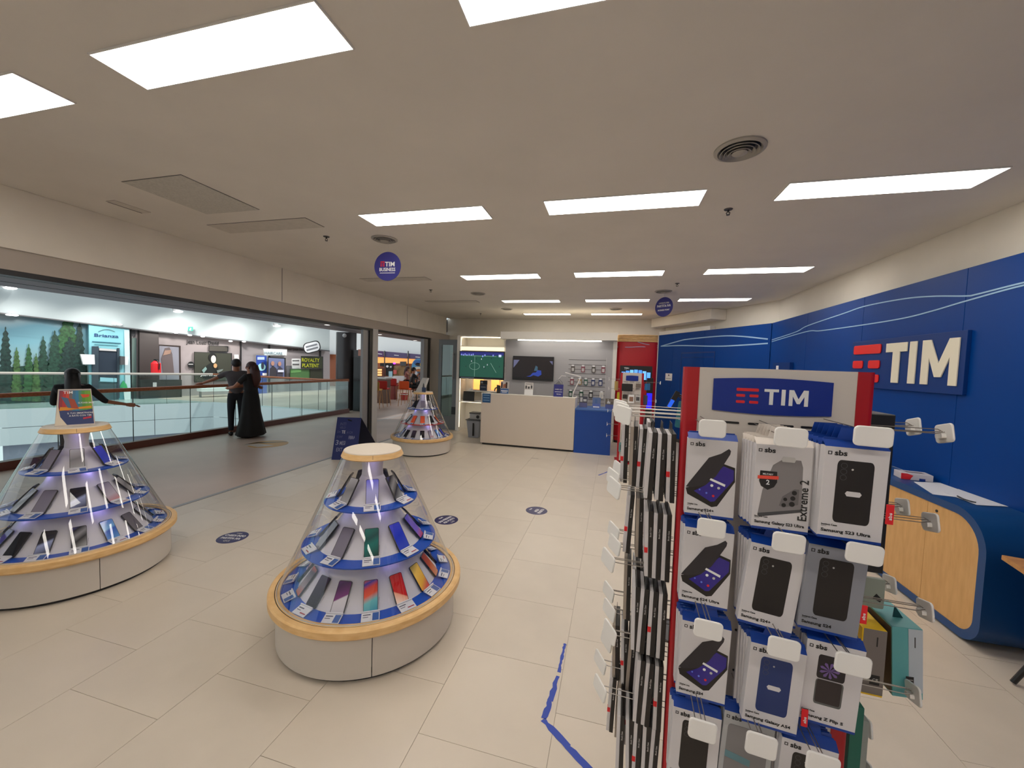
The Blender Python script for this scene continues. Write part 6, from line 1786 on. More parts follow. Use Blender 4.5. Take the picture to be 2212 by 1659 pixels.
tt_ = poster([(552, 766), (577, 767), (578, 856), (552, 858)], C('totem_frame', 120, 124, 130), C('totem_blue', 36, 66, 150), 'blue_totem', 'tall blue advertising totem with cloud-like print',
       ((rq(556, 771, 571, 777), C('totem_pale', 170, 190, 220)), (el(565, 793, 9, 8), C('totem_cyan', 150, 205, 214)), (el(567, 790, 3, 8), C('totem_figure', 40, 44, 60)), (rq(567, 806, 576, 811), WHITE_PR)), off=0.5, mg=1.5)
poster([(578, 771), (616, 773), (616, 818), (578, 818)], BLACK, C('duo_blue', 96, 104, 140), 'duo_poster', 'black-framed poster of two women side by side',
       (([(582, 815), (583, 796), (590, 790), (597, 796), (598, 815)], C('duo_dark', 48, 46, 54)), ([(598, 815), (599, 797), (605, 792), (611, 797), (611, 815)], C('duo_dark2', 58, 56, 70)), (el(589, 785, 3.6, 5), C('duo_skin', 160, 120, 104)), (el(604, 786, 3.6, 5), C('duo_skin', 160, 120, 104)), (rq(600, 799, 613, 804), C('duo_bubble', 200, 205, 220))), off=0.7, mg=2)
t = poster([(568, 753), (619, 755), (618, 768), (570, 768)], LGREY, C('banner_white', 190, 200, 202), 'white_banner', 'whitish slanted shop banner above the two-women poster', (), off=0.4, mg=1)
ftext('HAIRCARE', 572, 765, 6, C('banner_grey', 110, 130, 140), t, 0.48, 38)
t = thing('oval_sign', 'tilted oval outlined sign hanging before the salon', 'sign', (0, 0, 0))
po = onF(673, 745, 0.4)
obj('bracket', MB().tube([po, po + fnrm * 0.52], 0.02, 6), BLACK, t)
rot_ = lambda P_, c, a: [(c[0] + (x - c[0]) * math.cos(a) - (y - c[1]) * math.sin(a), c[1] + (x - c[0]) * math.sin(a) + (y - c[1]) * math.cos(a)) for x, y in P_]
fq('rim', rot_([(x, y) for x, y in rrect(655, 692, 738, 762, 9, 4)], (673, 750), -0.25), BLACK, t, 0.9, 0.02)
fq('plate', rot_([(x, y) for x, y in rrect(657, 690, 740, 760, 8, 4)], (673, 750), -0.25), C('oval_white', 196, 200, 204), t, 0.925, 0.01)
for k in range(2):
    fq('text_line', rot_(rq(661, 745 + 7 * k, 686, 748 + 7 * k), (673, 750), -0.25), C('oval_ink', 100, 104, 110), t, 0.94, 0.01)
t = poster([(650, 769), (697, 770), (697, 797), (650, 796)], BLACK, C('lime_dark', 40, 46, 28), 'lime_poster', 'black poster with lime lettering near the dark round column', (), off=0.6, mg=1)
LIME = C('lime_ink', 170, 176, 40)
ftext('ROYALTY', 652, 781, 8, LIME, t, 0.68, 38)
ftext('PLATENT', 653, 793, 8, LIME, t, 0.68, 36)
poster([(626, 797), (668, 797), (668, 818), (626, 818)], C('green_rim', 50, 84, 44), C('green_mid', 66, 106, 60), 'green_poster', 'green shop panel under the lime-lettered poster', (([(628, 801), (650, 799), (650, 804), (628, 806)], C('green_pale', 90, 140, 80)),), off=0.5, mg=1)
poster([(669, 797), (697, 797), (697, 820), (669, 820)], BLACK, C('olive_mid', 40, 44, 30), 'olive_picture', 'dark olive picture right of the green shop panel', (), off=0.5, mg=1)
poster([(630, 775), (648, 775), (648, 797), (630, 797)], WHITE_PR, C('white_shelfbox', 200, 204, 204), 'white_shelf', 'white lit shelf unit left of the lime-lettered poster', ((rq(632, 778, 646, 780), DKGREY), (rq(632, 786, 646, 788), DKGREY)), off=0.4, mg=1)
poster([(618, 790), (630, 790), (630, 820), (618, 820)], DKGREY, C('shelf_mid', 100, 100, 104), 'grey_shelf', 'grey shelf right of the two-women poster', (), off=0.3, mg=1)
# grey benches and rails of the far walkway are seen through the glass: bench with pots
t = thing('low_bench', 'long white low bench beyond the far railing', 'bench', (0, 0, 0))
p, q = atz(430, 868, 0.0), atz(500, 866, 0.0)
fq('seat', [(425, 838), (500, 836), (500, 843), (425, 845)], WHITE_PR, t, 0.9, 0.4)
for x_ in (430, 494):
    fq('leg', rq(x_, 844, x_ + 3, 858), GREY, t, 1.0, 0.1)

# facade at the far end: bar with orange interior
EY = 22.0
def eq(name, q, m, parent, off=0.0, th=0.05):
    return obj(name, MB().pts([aty(a, b, EY - off) for a, b in q], (0, -th, 0)), m, parent)
e0, e1 = aty(690, 760, EY), aty(1010, 775, EY)
struct('wall_mall_end', MB().box(e0.x, e1.x, EY, EY + 0.3, 0, 5.2), FV_)
bar = thing('bar_facade', 'bar front with violet signs and warm orange interior', 'shop front', (0, 0, 0))
eq('interior', [(700, 765), (940, 772), (940, 862), (700, 862)], mat('bar_interior', s2l(150, 84, 50), rough=0.5), bar, 0.02)
eq('orange_wall_glow', [(812, 771), (921, 777), (921, 786), (812, 784)], mat('bar_orange_glow', s2l(240, 168, 90), emit=0.8), bar, 0.10)  # wall emits its own orange, standing in for the bar's indoor light
VI = C('violet_sign', 92, 80, 118)
for k, (a, b) in enumerate(((812, 829), (833, 880), (884, 921))):
    f = lambda x: 757.4 + (x - 812) / 109 * 9.3
    g = lambda x: 770.5 + (x - 812) / 109 * 5.9
    s_ = eq('violet_sign', [(a, f(a)), (b, f(b)), (b, g(b)), (a, g(a))], VI if k else C('violet_deep', 88, 56, 104), bar, 0.3)
    cx_ = (a + b) / 2
    eq('sign_word', [(cx_ - 5, f(cx_) + 5.2), (cx_ + 5, f(cx_) + 6.2), (cx_ + 5, f(cx_) + 7.6), (cx_ - 5, f(cx_) + 6.6)], WHITE_PR, bar, 0.36, 0.01)
eq('violet_sign', [(700, 757), (712, 757), (712, 775), (700, 774)], VI, bar, 0.3)
for x_ in (830.5, 881.5, 921.5):
    eq('mullion', rq(x_, 758, x_ + 1.6, 850), DKGREY, bar, 0.4)
eq('dark_shelf', rq(822, 784, 850, 791), BLACK, bar, 0.2)
eq('black_board', rq(834, 790, 849, 812), BLACK, bar, 0.25)
eq('black_board', rq(865, 781, 878, 790), DKGREY, bar, 0.25)
eq('white_disc', el(837, 791.5, 2.6, 2.6), WHITE_PR, bar, 0.32, 0.02)
eq('white_disc', el(844.5, 792.5, 2.2, 2.0), LGREY, bar, 0.32, 0.02)
eq('violet_lamp', el(852, 785, 2.6, 1.8), mat('violet_lamp', s2l(110, 40, 255), emit=6), bar, 0.32, 0.02)
eq('pale_notice', rq(840, 802, 848, 815), C('bar_cyan', 150, 190, 205), bar, 0.32, 0.02)
eq('wooden_wall', rq(850, 790, 888, 815), mat('bar_tan', s2l(140, 110, 70), noise=0.4, nscale=3), bar, 0.15)
eq('pink_sign', rq(850, 799, 857, 808), C('bar_pink', 196, 90, 84), bar, 0.32, 0.02)
t = thing('lit_cabinet', 'warm-lit glass cabinet behind the bar counter', 'cabinet', (0, 0, 0))
def yq(name, q, m, parent, Y, th=0.1):
    return obj(name, MB().pts([aty(a, b, Y) for a, b in q], (0, th, 0)), m, parent)
yq('frame', rq(811, 795, 830, 813), C('cab_brown', 90, 44, 30), t, 16.6)
a, b = aty(811, 813, 16.6), aty(830, 813, 16.6)
obj('lower_case', MB().box(a.x, b.x, 16.6, 17.0, 0, a.z), C('cab_brown', 90, 44, 30), t)
for k in range(3):
    yq('lit_shelf', rq(813, 797 + 5.4 * k, 824, 801 + 5.4 * k), mat('cab_glow', s2l(250, 190, 120), emit=0.9), t, 16.55, 0.04)
t = thing('round_poster', 'round blue and yellow poster with blobs of white beside the seated people', 'poster', (0, 0, 0))
p = aty(903, 811, 17.65)
obj('post', MB().tube([(p.x, 17.72, 0.0), (p.x, 17.72, p.z + 0.3)], 0.03, 8), GREY, t)
obj('foot', MB().lathe([(0, 0), (0.3, 0), (0.3, 0.03), (0, 0.03)], 20, c=(p.x, 17.72)), GREY, t)
yq('disc', el(903, 793, 14, 18.5, 24), C('rp_blue', 90, 160, 205), t, 17.6)
for (cx_, cy_, rx, ry, c) in ((900, 783, 7, 5, (60, 110, 180)), (902, 787, 5, 3.5, (60, 46, 50)), (903, 795, 8, 3, (235, 220, 200)), (905, 800, 7, 3, (200, 120, 60)), (896, 806, 6, 5, (225, 225, 230)), (911, 781, 5, 5, (50, 90, 180))):
    yq('blob', el(cx_, cy_, rx, ry), C('rp_%d_%d' % (cx_, cy_), *c), t, 17.55, 0.03)
yq('yellow_tag', rq(907, 785, 918, 791), C('rp_yellow', 225, 185, 60), t, 17.5, 0.03)
t = thing('bar_counter', 'brown bar counter with pale top at the left of the bar', 'counter', (0, 0, 0))
a, b, c, d = aty(806, 816, 14.4), aty(833, 870, 14.4), 0, 0
obj('front', MB().box(a.x, b.x, 14.4, 14.75, 0, a.z - 0.04), mat('bar_brown', s2l(96, 62, 44), rough=0.4), t)
obj('top', MB().box(a.x - 0.05, b.x + 0.03, 14.35, 14.8, a.z - 0.04, a.z + 0.02), C('bar_top', 190, 184, 178), t)
t = thing('bar_counter', 'redder second bar counter behind the brown one', 'counter', (0, 0, 0))
a, b = aty(834, 815, 16.0), aty(851, 860, 16.0)
obj('front', MB().box(a.x, b.x, 16.0, 16.3, 0, a.z - 0.04), C('bar_redbrown', 124, 40, 32), t)
obj('top', MB().box(a.x - 0.05, b.x + 0.4, 15.95, 16.35, a.z - 0.04, a.z + 0.02), C('bar_top2', 200, 196, 192), t)
t = thing('white_cloth', 'white cloth-like aprons draped by the second bar counter', 'cloth', (0, 0, 0))
yq('cloth', [(849, 812), (872, 812), (872, 820), (866, 826), (862, 820), (860, 827), (855, 827), (853, 820), (849, 820)], WHITE_PR, t, 15.9, 0.06)
def stool(px_, py_, Y, sh, col, label, back=True):
    p = aty(px_, py_, Y)
    t = thing('bar_stool', label, 'stool', (p.x, Y, 0), math.radians(15))
    obj('seat', MB().prism(rrect(-0.2, 0.2, -0.2, 0.2, 0.06, 3), (0, 0, sh), (1, 0, 0), (0, 1, 0), (0, 0, 0.05)), col, t, bevel=0.01)
    if back:
        obj('backrest', MB().prism(rrect(-0.19, 0.19, sh, sh + 0.34, 0.05, 3), (0, -0.2, 0), (1, 0, 0), (0, 0, 1), (0, 0.03, 0)), col, t, bevel=0.01)
    for a_, b_ in ((-1, -1), (1, -1), (1, 1), (-1, 1)):
        obj('leg', MB().tube([(0.16 * a_, 0.16 * b_, sh), (0.22 * a_, 0.22 * b_, 0)], 0.013, 6), C('stool_leg', 180, 130, 80), t)
    return t
ORG, REDC = C('stool_orange', 232, 88, 30), C('stool_red', 178, 34, 28)
stool(876, 832, 14.1, 0.66, ORG, 'orange bar stool, brightest, before the seated people')
stool(829, 835, 13.6, 0.66, REDC, 'red bar stool against the brown bar counter')
stool(850, 833, 15.68, 0.66, REDC, 'red bar stool against the second, redder counter')
stool(812, 838, 12.9, 0.66, C('stool_wood', 196, 150, 70), 'yellowish wooden bar stool beside the white door post', back=True)
stool(889, 830, 15.0, 0.60, C('stool_brown', 90, 50, 36), 'dark stool under the person in black', back=False)
stool(914, 830, 17.2, 0.60, C('stool_brown', 90, 50, 36), 'dark stool under the person with bare arms', back=False)
t = thing('red_bin', 'red and white paper bag on the floor under the orange stool', 'bag', (aty(873, 858, 16.2).x, 16.2, 0))
obj('bag', MB().box(-0.13, 0.13, -0.1, 0.1, 0, 0.32), C('bag_red', 190, 50, 44), t, bevel=0.01)
obj('white_band', MB().box(-0.132, 0.132, -0.102, 0.102, 0.24, 0.28), WHITE_PR, t)
t = thing('bar_table', 'small dark table between the seated people', 'table', (aty(900, 830, 16.1).x, 16.1, 0))
obj('top', MB().lathe([(0, 0.98), (0.28, 0.98), (0.28, 1.01), (0, 1.01)], 24), C('bt_top', 70, 50, 44), t)
obj('post', MB().tube([(0, 0, 0), (0, 0, 0.98)], 0.03, 8), BLACK, t)
obj('foot', MB().lathe([(0, 0), (0.24, 0), (0.24, 0.02), (0, 0.02)], 20), BLACK, t)

# dark round column, tall black cabinet, downlight camera
t = struct('column_dark', MB().lathe([(0.335, 0.0), (0.335, 2.72)], 40, c=(-9.17, 11.95)), C('column_dark', 58, 54, 55, rough=0.35), smooth=True)
obj('camera_dome', MB().ball((-9.12 + 0.10, 11.95 - 0.30, 2.60), 0.07, 12, 8), LGREY, t, smooth=True)
t = thing('black_totem', 'tall black cabinet standing right of the dark round column', 'cabinet', (-8.55, 11.9, 0))
obj('body', MB().box(-0.18, 0.20, -0.15, 0.2, 0, 1.86), C('totem_black', 24, 22, 22, rough=0.3), t, bevel=0.01)
obj('top_frame', MB().box(-0.16, 0.10, -0.1, 0.1, 1.86, 2.12), DKGREY, t)
obj('lit_picture', MB().box(0.02, 0.2, -0.17, -0.15, 1.92, 2.14), C('totem_pic', 190, 130, 110), t)
obj('door_line', MB().box(0.0, 0.006, -0.153, -0.15, 0.05, 1.8), DKGREY, t)

# ---- railings: handrail, glass panes with clamps, kerb
HAND = wood('handrail_wood', s2l(150, 86, 52), s2l(178, 108, 66), axis=(8, 1, 8))
HANDP = mat('far_handrail', s2l(216, 205, 190), rough=0.3)
def railing(p, q, name, label, zt, hand, r=0.032, kerb=True, pitch=1.02, start=0.0, joint=0.006):
    p, q = Vector((p[0], p[1], 0)), Vector((q[0], q[1], 0))
    d = q - p; L = d.length; d.normalize()
    t = thing(name, label, 'railing', p, math.atan2(d.y, d.x))
    hp = obj('handrail', MB().tube([(0, 0, zt), (L, 0, zt)], r, 12), hand, t, smooth='auto')
    if kerb:
        obj('kerb', MB().box(0, L, -0.06, 0.08, 0, 0.13), C('kerb_brown', 92, 46, 34, rough=0.3), t, bevel=0.006)
    s = 0.0
    while s < L - 0.05:
        e = min(L, s + pitch)
        obj('glass_pane', MB().box(s + joint, e - joint, -0.006, 0.006, 0.02 if kerb else -0.02, zt - 0.02), RAILG, t)
        obj('joint', MB().box(e - joint * 0.8, e + joint * 0.8, -0.006, 0.006, 0.13 if kerb else 0, zt - 0.03), C('joint_dark', 50, 60, 58), t)
        s = e
    return t
railing((-8.62, 5.25 - 1.02 * 6), (-8.62, 11.35), 'near_railing', 'nearer railing with brown wooden handrail and greenish glass panes', 1.10, HAND, 0.036)
railing((-8.62, 11.36), (V2[0], V2[1] - 0.02), 'end_railing', 'end railing with wooden handrail joining near and far sides', 1.06, HAND, 0.034, kerb=False, pitch=1.2)
railing((V2[0], V2[1] - 0.04), (V1[0], V1[1]), 'far_railing', 'far railing with pale shining handrail and glass panes', 1.06, HANDP, 0.04, kerb=False, pitch=1.3)
railing((V1[0], V1[1]), (-17.4, -5.8), 'far_railing', 'far railing continuing beyond the left frame edge', 1.06, HANDP, 0.04, kerb=False, pitch=1.3)

# floor mat on the walkway
p = atz(580, 959)
t = thing('floor_mat_print', 'yellow and white printed patch on the mall floor', 'floor print', (p.x, p.y, 0), math.radians(30))
obj('yellow_oval', MB().lathe([(0, 0.002), (0.36, 0.002), (0.36, 0.0)], 28), C('mat_yellow', 196, 146, 66), t)
obj('white_shape', MB().pts([(-0.45, -0.05, 0.003), (-0.1, -0.30, 0.003), (0.15, -0.18, 0.003), (-0.2, 0.05, 0.003)], (0, 0, 0.001)), C('mat_white', 190, 180, 170), t)
obj('black_shape', MB().pts([(-0.42, -0.02, 0.0045), (-0.2, 0.10, 0.0045), (0.3, 0.16, 0.0045), (0.28, 0.2, 0.0045), (-0.25, 0.18, 0.0045)], (0, 0, 0.001)), BLACK, t)

# blue chalk A-board
t = thing('chalk_board', 'dark blue folding chalk board with handwritten offer by the storefront', 'sign', (0, 0, 0))
bl = atz(716, 993); bl.z = 0
tlp = Vector((bl.x, bl.y + 0.42, 0))
q = aty(729, 901, bl.y + 0.33); zt_b = q.z
qr = aty(780, 903, bl.y + 0.45)
tl_ = Vector((q.x, q.y, zt_b)); tr_ = Vector((qr.x, qr.y, zt_b))
br = Vector((tr_.x - (tl_.x - bl.x), bl.y + (tr_.y - tl_.y), 0))
AB = C('board_navy', 34, 44, 100, rough=0.5)
n_ = (br - bl).cross(tl_ - bl).normalized()
if n_.y > 0: n_ = -n_
obj('front_leaf', MB().pts([bl, br, tr_, tl_], -n_ * 0.02), AB, t)
bk0, bk1 = Vector((bl.x + 0.0, bl.y + 0.75, 0)), Vector((br.x + 0.0, br.y + 0.75, 0))
obj('rear_leaf', MB().pts([bk0, bk1, tr_ - n_ * 0.03, tl_ - n_ * 0.03], -n_ * 0.02), C('board_navy2', 22, 24, 48, rough=0.5), t)
U_ = (br - bl).normalized(); V_ = (tl_ - bl); HH = V_.length; V_.normalize(); WW = (br - bl).length
CH = [C('chalk_faint', 88, 92, 130), C('chalk_mid', 150, 152, 178), C('chalk_bright', 214, 214, 224)]
def chalk(s, u, v, h, wd, c):
    textm(s, h * HH, CH[c], bl + U_ * (u * WW) + V_ * (v * HH) + n_ * 0.001, U_, V_, t, width=wd * WW)
chalk('INTERNET', 0.16, 0.80, 0.10, 0.62, 0); chalk('VELOCE', 0.16, 0.72, 0.08, 0.36, 0)
chalk('DA', 0.08, 0.62, 0.08, 0.14, 0); chalk('TE', 0.26, 0.61, 0.10, 0.15, 2); chalk('A CASA', 0.48, 0.61, 0.08, 0.36, 0)
chalk('SCONTO SU', 0.08, 0.50, 0.08, 0.44, 0); chalk('FIBRA', 0.58, 0.48, 0.11, 0.26, 1)
chalk('3', 0.07, 0.34, 0.16, 0.12, 1); chalk('MESI GRATIS', 0.24, 0.34, 0.13, 0.66, 1); chalk('EXTRA', 0.14, 0.19, 0.12, 0.42, 1)
obj('clip', MB().pts([bl + U_ * (0.45 * WW) + V_ * (0.93 * HH), bl + U_ * (0.62 * WW) + V_ * (0.91 * HH), bl + U_ * (0.62 * WW) + V_ * (0.93 * HH), bl + U_ * (0.47 * WW) + V_ * (0.96 * HH)], n_ * 0.01), BLACK, t)

# ================================================================== PEOPLE
SKIN_ = mat('skin', s2l(168, 112, 84), rough=0.5)
SKIN_D = mat('skin_tan', s2l(150, 98, 72), rough=0.5)
def hand_mb(w_, tip, m, r=0.011):
    """palm and five fingers from the wrist w_ towards tip"""
    w_, tip = Vector(w_), Vector(tip)
    d = (tip - w_).normalized()
    side = d.cross(Vector((0, 0, 1)))
    side = side.normalized() if side.length > 0.1 else Vector((1, 0, 0))
    up = side.cross(d)
    mb = MB()
    L = 0.085
    mb.tube([w_ - d * 0.02, w_ + d * 0.03, w_ + d * L], [0.026, 0.034, 0.032], 8, m)
    for k, (o_, ln) in enumerate(((-0.028, 0.06), (-0.009, 0.078), (0.010, 0.074), (0.028, 0.058))):
        a = w_ + d * (L - 0.01) + side * o_
        mb.tube([a, a + d * ln * 0.5 - up * 0.004, a + d * ln - up * 0.022], [r, r * 0.9, r * 0.7], 6, m)
    a = w_ + d * 0.03 - side * 0.03
    mb.tube([a, a + d * 0.03 - side * 0.025, a + d * 0.06 - side * 0.028], [r * 1.1, r, r * 0.75], 6, m)
    return mb
def face_mb(hc, fwd, s=1.0):
    """eyes, nose, mouth and ears for a head centred at hc that looks along fwd; material 1 = dark, 2 = lips"""
    hc, f = Vector(hc), Vector(fwd).normalized()
    sd = f.cross(Vector((0, 0, 1))).normalized()
    mb = MB()
    nose = hc + f * 0.098 * s - Vector((0, 0, 0.02))
    mb.tube([nose + Vector((0, 0, 0.03)), nose + f * 0.018 - Vector((0, 0, 0.01)), nose - Vector((0, 0, 0.02))], [0.008, 0.013, 0.008], 6, 0)
    for k in (-1, 1):
        mb.ball(hc + f * 0.084 * s + sd * 0.032 * k + Vector((0, 0, 0.008)), 0.011, 8, 6, 1)
        mb.ball(hc + sd * 0.082 * s * k - Vector((0, 0, 0.012)), 0.022, 8, 6, 0, sc=(0.6, 0.8, 1.2))
    mb.ball(hc + f * 0.086 * s - Vector((0, 0, 0.058)), 0.02, 8, 5, 2, sc=(1, 1, 0.35))
    return mb
def merge(*ms):
    o = MB()
    for m in ms:
        o.add(m.v, [], 0); k = len(o.v) - len(m.v)
        o.f += [[i + k for i in f] for f in m.f]; o.m += m.m
    return o
def person(M, label, H, fwd, arms, skin_m, top_m, hair_m, lower_m, lower='trousers', hair='short', sit=0.0, lean=0.0, sleeve=0.45, shoes=BLACK, group=None, shoulder=0.185):
    """arms = ((elbow, wrist, fingertip) for right (+x) and left (-x)); sit: seat height or 0"""
    t = thing('person', label, 'person', M=M, group=group)
    s = H / 1.70
    z0 = 0.0
    hip = 0.93 * s if not sit else sit + 0.10
    dy = lambda z: lean * (z - hip)
    J = {}
    J['pelvis'] = (0, dy(hip), hip, (0.145 * s, 0.11 * s))
    J['waist'] = (0, dy(hip + .17 * s), hip + .17 * s, (0.125 * s, 0.095 * s))
    J['chest'] = (0, dy(hip + .38 * s), hip + .38 * s, (0.155 * s, 0.11 * s))
    J['neck'] = (0, dy(hip + .52 * s), hip + .52 * s, 0.055 * s)
    J['jaw'] = (0, dy(hip + .60 * s) + fwd * 0.015, hip + .60 * s, (0.066 * s, 0.075 * s))
    J['head'] = (0, dy(hip + .68 * s) + fwd * 0.005, hip + .68 * s, (0.078 * s, 0.092 * s))
    J['crown'] = (0, dy(hip + .735 * s), hip + .735 * s, (0.062 * s, 0.075 * s))
    E_ = [('pelvis', 'waist'), ('waist', 'chest'), ('chest', 'neck'), ('neck', 'jaw'), ('jaw', 'head'), ('head', 'crown')]
    ex = []
    for k, (el_, wr, tip) in zip((1, -1), arms):
        shz = hip + .475 * s
        J['sh%d' % k] = (k * shoulder * s, dy(shz), shz, 0.055 * s)
        J['el%d' % k] = tuple(el_) + (0.040 * s,)
        J['wr%d' % k] = tuple(wr) + (0.027 * s,)
        E_ += [('chest', 'sh%d' % k), ('sh%d' % k, 'el%d' % k), ('el%d' % k, 'wr%d' % k)]
        ex.append(hand_mb(wr, tip, 0))
    for k in (1, -1):
        if sit:
            J['hip%d' % k] = (k * 0.09 * s, 0, hip - 0.02, 0.085 * s)
            J['kn%d' % k] = (k * 0.12 * s, fwd * 0.42 * s, hip - 0.02, 0.060 * s)
            J['an%d' % k] = (k * 0.12 * s, fwd * 0.40 * s, max(0.08, hip - 0.46 * s), 0.040 * s)
            J['toe%d' % k] = (k * 0.12 * s, fwd * 0.56 * s, max(0.04, hip - 0.50 * s), 0.032 * s)
        else:
            J['hip%d' % k] = (k * 0.09 * s, 0, hip - 0.06 * s, 0.09 * s)
            J['kn%d' % k] = (k * 0.10 * s, fwd * 0.01, 0.49 * s, 0.058 * s)
            J['an%d' % k] = (k * 0.10 * s, -fwd * 0.02, 0.09 * s, 0.038 * s)
            J['toe%d' % k] = (k * 0.115 * s, fwd * 0.14 * s, 0.035 * s, 0.033 * s)
        E_ += [('pelvis', 'hip%d' % k), ('hip%d' % k, 'kn%d' % k), ('kn%d' % k, 'an%d' % k), ('an%d' % k, 'toe%d' % k)]
    hc = Vector(J['head'][:3]) + Vector((0, 0, 0.0))
    ex.append(face_mb(hc, (0, fwd, 0), s))
    body = skin('body', J, E_, [skin_m, BLACK_PR, C('lips', 130, 60, 56)], t, extra=merge(*ex))
    # shirt: the same skeleton, a little wider, cut at the sleeves
    g = 1.14
    JS = {}
    for n_k in ('waist', 'chest'):
        v = J[n_k]; JS[n_k] = v[:3] + ((v[3][0] * g, v[3][1] * g * 1.12),)
    v = J['pelvis']; JS = {'pelvis': (v[0], v[1], v[2] + (-0.05 if not sit else 0.05), (v[3][0] * 1.12, v[3][1] * 1.22)), **JS}
    v = J['neck']; JS['neck'] = (v[0], v[1], v[2] - 0.045 * s, 0.090 * s)
    ES = [('pelvis', 'waist'), ('waist', 'chest'), ('chest', 'neck')]
    for k in (1, -1):
        a, b = Vector(J['sh%d' % k][:3]), Vector(J['el%d' % k][:3])
        c = Vector(J['wr%d' % k][:3])
        JS['sh%d' % k] = tuple(a) + (0.066 * s,)
        if sleeve <= 1:
            e_ = a + (b - a) * sleeve
            JS['e%d' % k] = tuple(e_) + (0.058 * s,)
            ES += [('chest', 'sh%d' % k), ('sh%d' % k, 'e%d' % k)]
        else:
            e_ = b + (c - b) * (sleeve - 1)
            JS['e%d' % k] = tuple(b) + (0.052 * s,)
            JS['f%d' % k] = tuple(e_) + (0.042 * s,)
            ES += [('chest', 'sh%d' % k), ('sh%d' % k, 'e%d' % k), ('e%d' % k, 'f%d' % k)]
    skin('shirt', JS, ES, top_m, t)
    if lower == 'skirt':
        prof = [(0.10 * s, hip + 0.17 * s), (0.148 * s, hip + 0.15 * s), (0.19 * s, hip - 0.08 * s), (0.215 * s, hip - 0.35 * s), (0.27 * s, 0.30), (0.33 * s, 0.06), (0.31 * s, 0.05), (0.10, 0.3)]
        mb = MB()
        seg = 36
        vs_ = []
        for j, (r_, z_) in enumerate(prof):
            for i in range(seg):
                a = 2 * PI * i / seg
                rr = r_ * (1 + 0.05 * math.sin(7 * a) * min(1, j / 4))
                vs_.append((rr * math.cos(a), rr * math.sin(a) * 0.85, z_))
        fs = [(j * seg + i, j * seg + (i + 1) % seg, (j + 1) * seg + (i + 1) % seg, (j + 1) * seg + i) for j in range(len(prof) - 1) for i in range(seg)]
        obj('skirt', mb.add(vs_, fs), lower_m, t, smooth=True)
    else:
        JT, ET = {}, []
        v = J['pelvis']; JT['pelvis'] = v[:3] + ((v[3][0] * 1.10, v[3][1] * 1.16),)
        if not sit:
            JT['top'] = (0, dy(hip + .10 * s), hip + .10 * s, (0.140 * s, 0.115 * s)); ET.append(('pelvis', 'top'))
        for k in (1, -1):
            for nm, f in (('hip', 1.08), ('kn', 1.22), ('an', 1.45)):
                v = J['%s%d' % (nm, k)]; JT['%s%d' % (nm, k)] = v[:3] + (v[3] * f,)
            ET += [('pelvis', 'hip%d' % k), ('hip%d' % k, 'kn%d' % k), ('kn%d' % k, 'an%d' % k)]
        skin('trousers', JT, ET, lower_m, t)
    for k in (1, -1):
        a, b = Vector(J['an%d' % k][:3]), Vector(J['toe%d' % k][:3])
        obj('shoe', MB().tube([a + Vector((0, -fwd * 0.05, -0.045)), (a + b) / 2 + Vector((0, 0, -0.012)), b, b + Vector((0, fwd * 0.03, -0.004))], [0.042, 0.048, 0.042, 0.022], 10), shoes, t, smooth=True)
    back = -fwd
    mb = MB().ball((hc.x, hc.y + back * 0.018, hc.z + 0.028), 0.108 * s, 18, 12, 0, sc=(0.90, 1.0, 0.92))
    if hair == 'long':
        mb.tube([(hc.x, hc.y + back * 0.06, hc.z + 0.03), (hc.x, hc.y + back * 0.09, hc.z - 0.10), (hc.x, hc.y + back * 0.11, hc.z - 0.28), (hc.x, hc.y + back * 0.10, hc.z - 0.44)], [0.09 * s, 0.10 * s, 0.105 * s, 0.05 * s], 12)
    obj('hair', mb, hair_m, t, smooth=True)
    return t
HRD = C('hair_auburn', 66, 34, 30, rough=0.5)
HBK = C('hair_black', 22, 18, 18, rough=0.5)
# the couple at the railing; local +y of the frame points from the camera towards the railing side
mp_ = atz(514, 941); wp_ = atz(545, 941)
va = math.atan2(mp_.y, mp_.x) - PI / 2
MMn = Matrix.Translation((mp_.x - 0.10, mp_.y + 0.05, 0)) @ Matrix.Rotation(va, 4, 'Z')
person(MMn, 'man in grey T-shirt leaning on the railing, one arm stretched along it', 1.69, 1,
       (((0.34, -0.10, 1.20), (0.40, -0.26, 1.12), (0.44, -0.34, 1.10)), ((-0.40, 0.02, 1.26), (-0.62, 0.10, 1.16), (-0.74, 0.14, 1.13))),
       SKIN_D, C('tee_grey', 88, 84, 88, rough=0.8), HBK, C('trouser_dark', 22, 24, 34, rough=0.8), sleeve=0.75, lean=-0.02)
MWn = Matrix.Translation((wp_.x + 0.10, wp_.y - 0.12, 0)) @ Matrix.Rotation(va + math.radians(55), 4, 'Z')
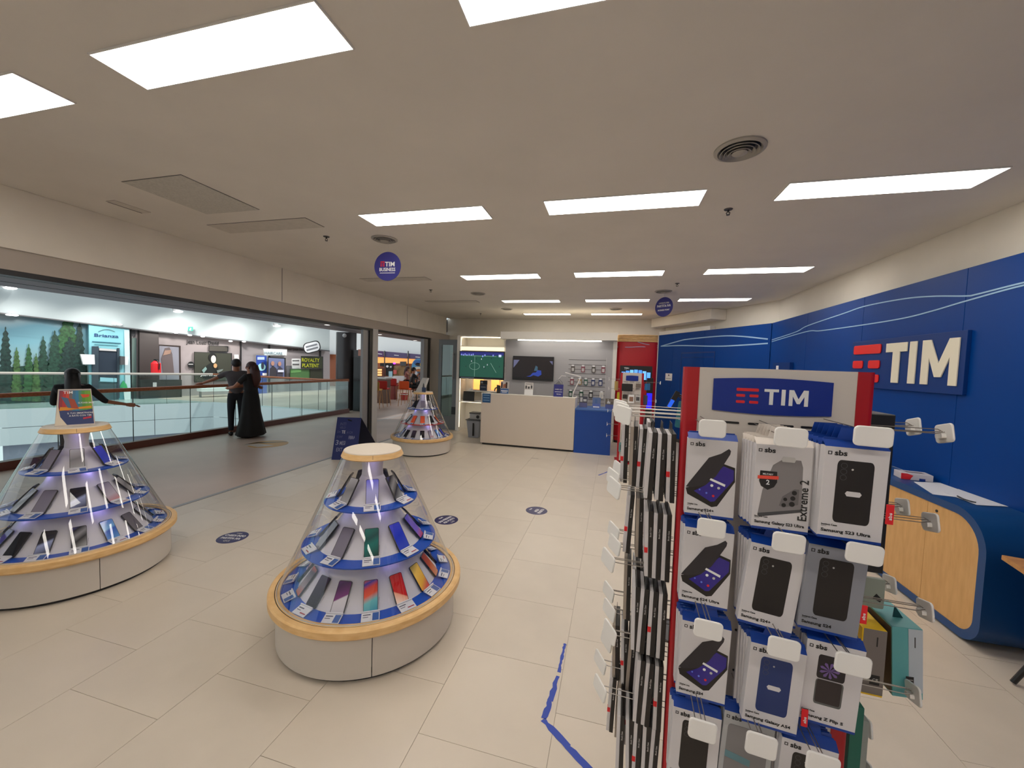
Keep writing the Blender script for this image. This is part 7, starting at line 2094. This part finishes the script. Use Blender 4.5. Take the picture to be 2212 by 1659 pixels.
person(MWn, 'woman with long auburn hair and long black skirt hugging the man', 1.64, 1,
       (((0.20, 0.22, 1.13), (-0.02, 0.36, 1.10), (-0.12, 0.40, 1.09)), ((-0.26, 0.18, 1.12), (-0.16, 0.40, 1.08), (-0.06, 0.44, 1.08))),
       SKIN_, C('tee_black', 20, 19, 22, rough=0.8), HRD, C('skirt_black', 16, 15, 16, rough=0.85), lower='skirt', hair='long', sleeve=0.7)
# person in dark clothes behind the left display
hp_ = atx(166, 812, -8.0)
vd2 = math.atan2(hp_.y, hp_.x) - PI / 2
person(Matrix.Translation((hp_.x + 0.02, hp_.y - 0.06, 0)) @ Matrix.Rotation(vd2, 4, 'Z'), 'person in black behind the left display, arm held out to the side', 1.49, 1,
       (((0.34, -0.02, 1.00), (0.60, 0.02, 0.93), (0.72, 0.02, 0.91)), ((-0.20, 0.10, 0.98), (-0.10, 0.26, 0.96), (-0.04, 0.34, 0.95))),
       SKIN_D, C('shirt_black', 18, 18, 20, rough=0.8), HBK, C('trouser_black', 16, 16, 18, rough=0.8), hair='long', sleeve=1.15)
# seated at the bar
def seated(px_, Y, rz, label, top_c, arms, hair, long_):
    p = aty(px_, 830, Y)
    person(Matrix.Translation((p.x, Y, 0)) @ Matrix.Rotation(rz, 4, 'Z'), label, 1.66, 1, arms, SKIN_, top_c, hair, C('trouser_black', 16, 16, 18), hair='long' if long_ else 'short', sit=0.66, lean=0.12, sleeve=1.3 if not long_ else 0.4)
AR = (((0.24, 0.18, 1.10), (0.12, 0.38, 1.06), (0.08, 0.46, 1.06)), ((-0.24, 0.18, 1.10), (-0.12, 0.38, 1.06), (-0.08, 0.46, 1.06)))
seated(889, 15.0, math.radians(-50), 'person in black seated on a bar stool, seen from behind', C('jacket_black', 26, 24, 26), AR, HBK, False)
stool(877, 830, 17.8, 0.60, C('stool_brown', 90, 50, 36), 'dark stool farthest back, under the auburn-haired person', back=False)
seated(877, 17.8, math.radians(-70), 'auburn-haired person seated beside the one in black', C('top_rose', 150, 90, 84), AR, HRD, True)
seated(914, 17.2, math.radians(60), 'person with bare arms resting them on the bar table', C('top_brown', 96, 50, 44), AR, HRD, True)
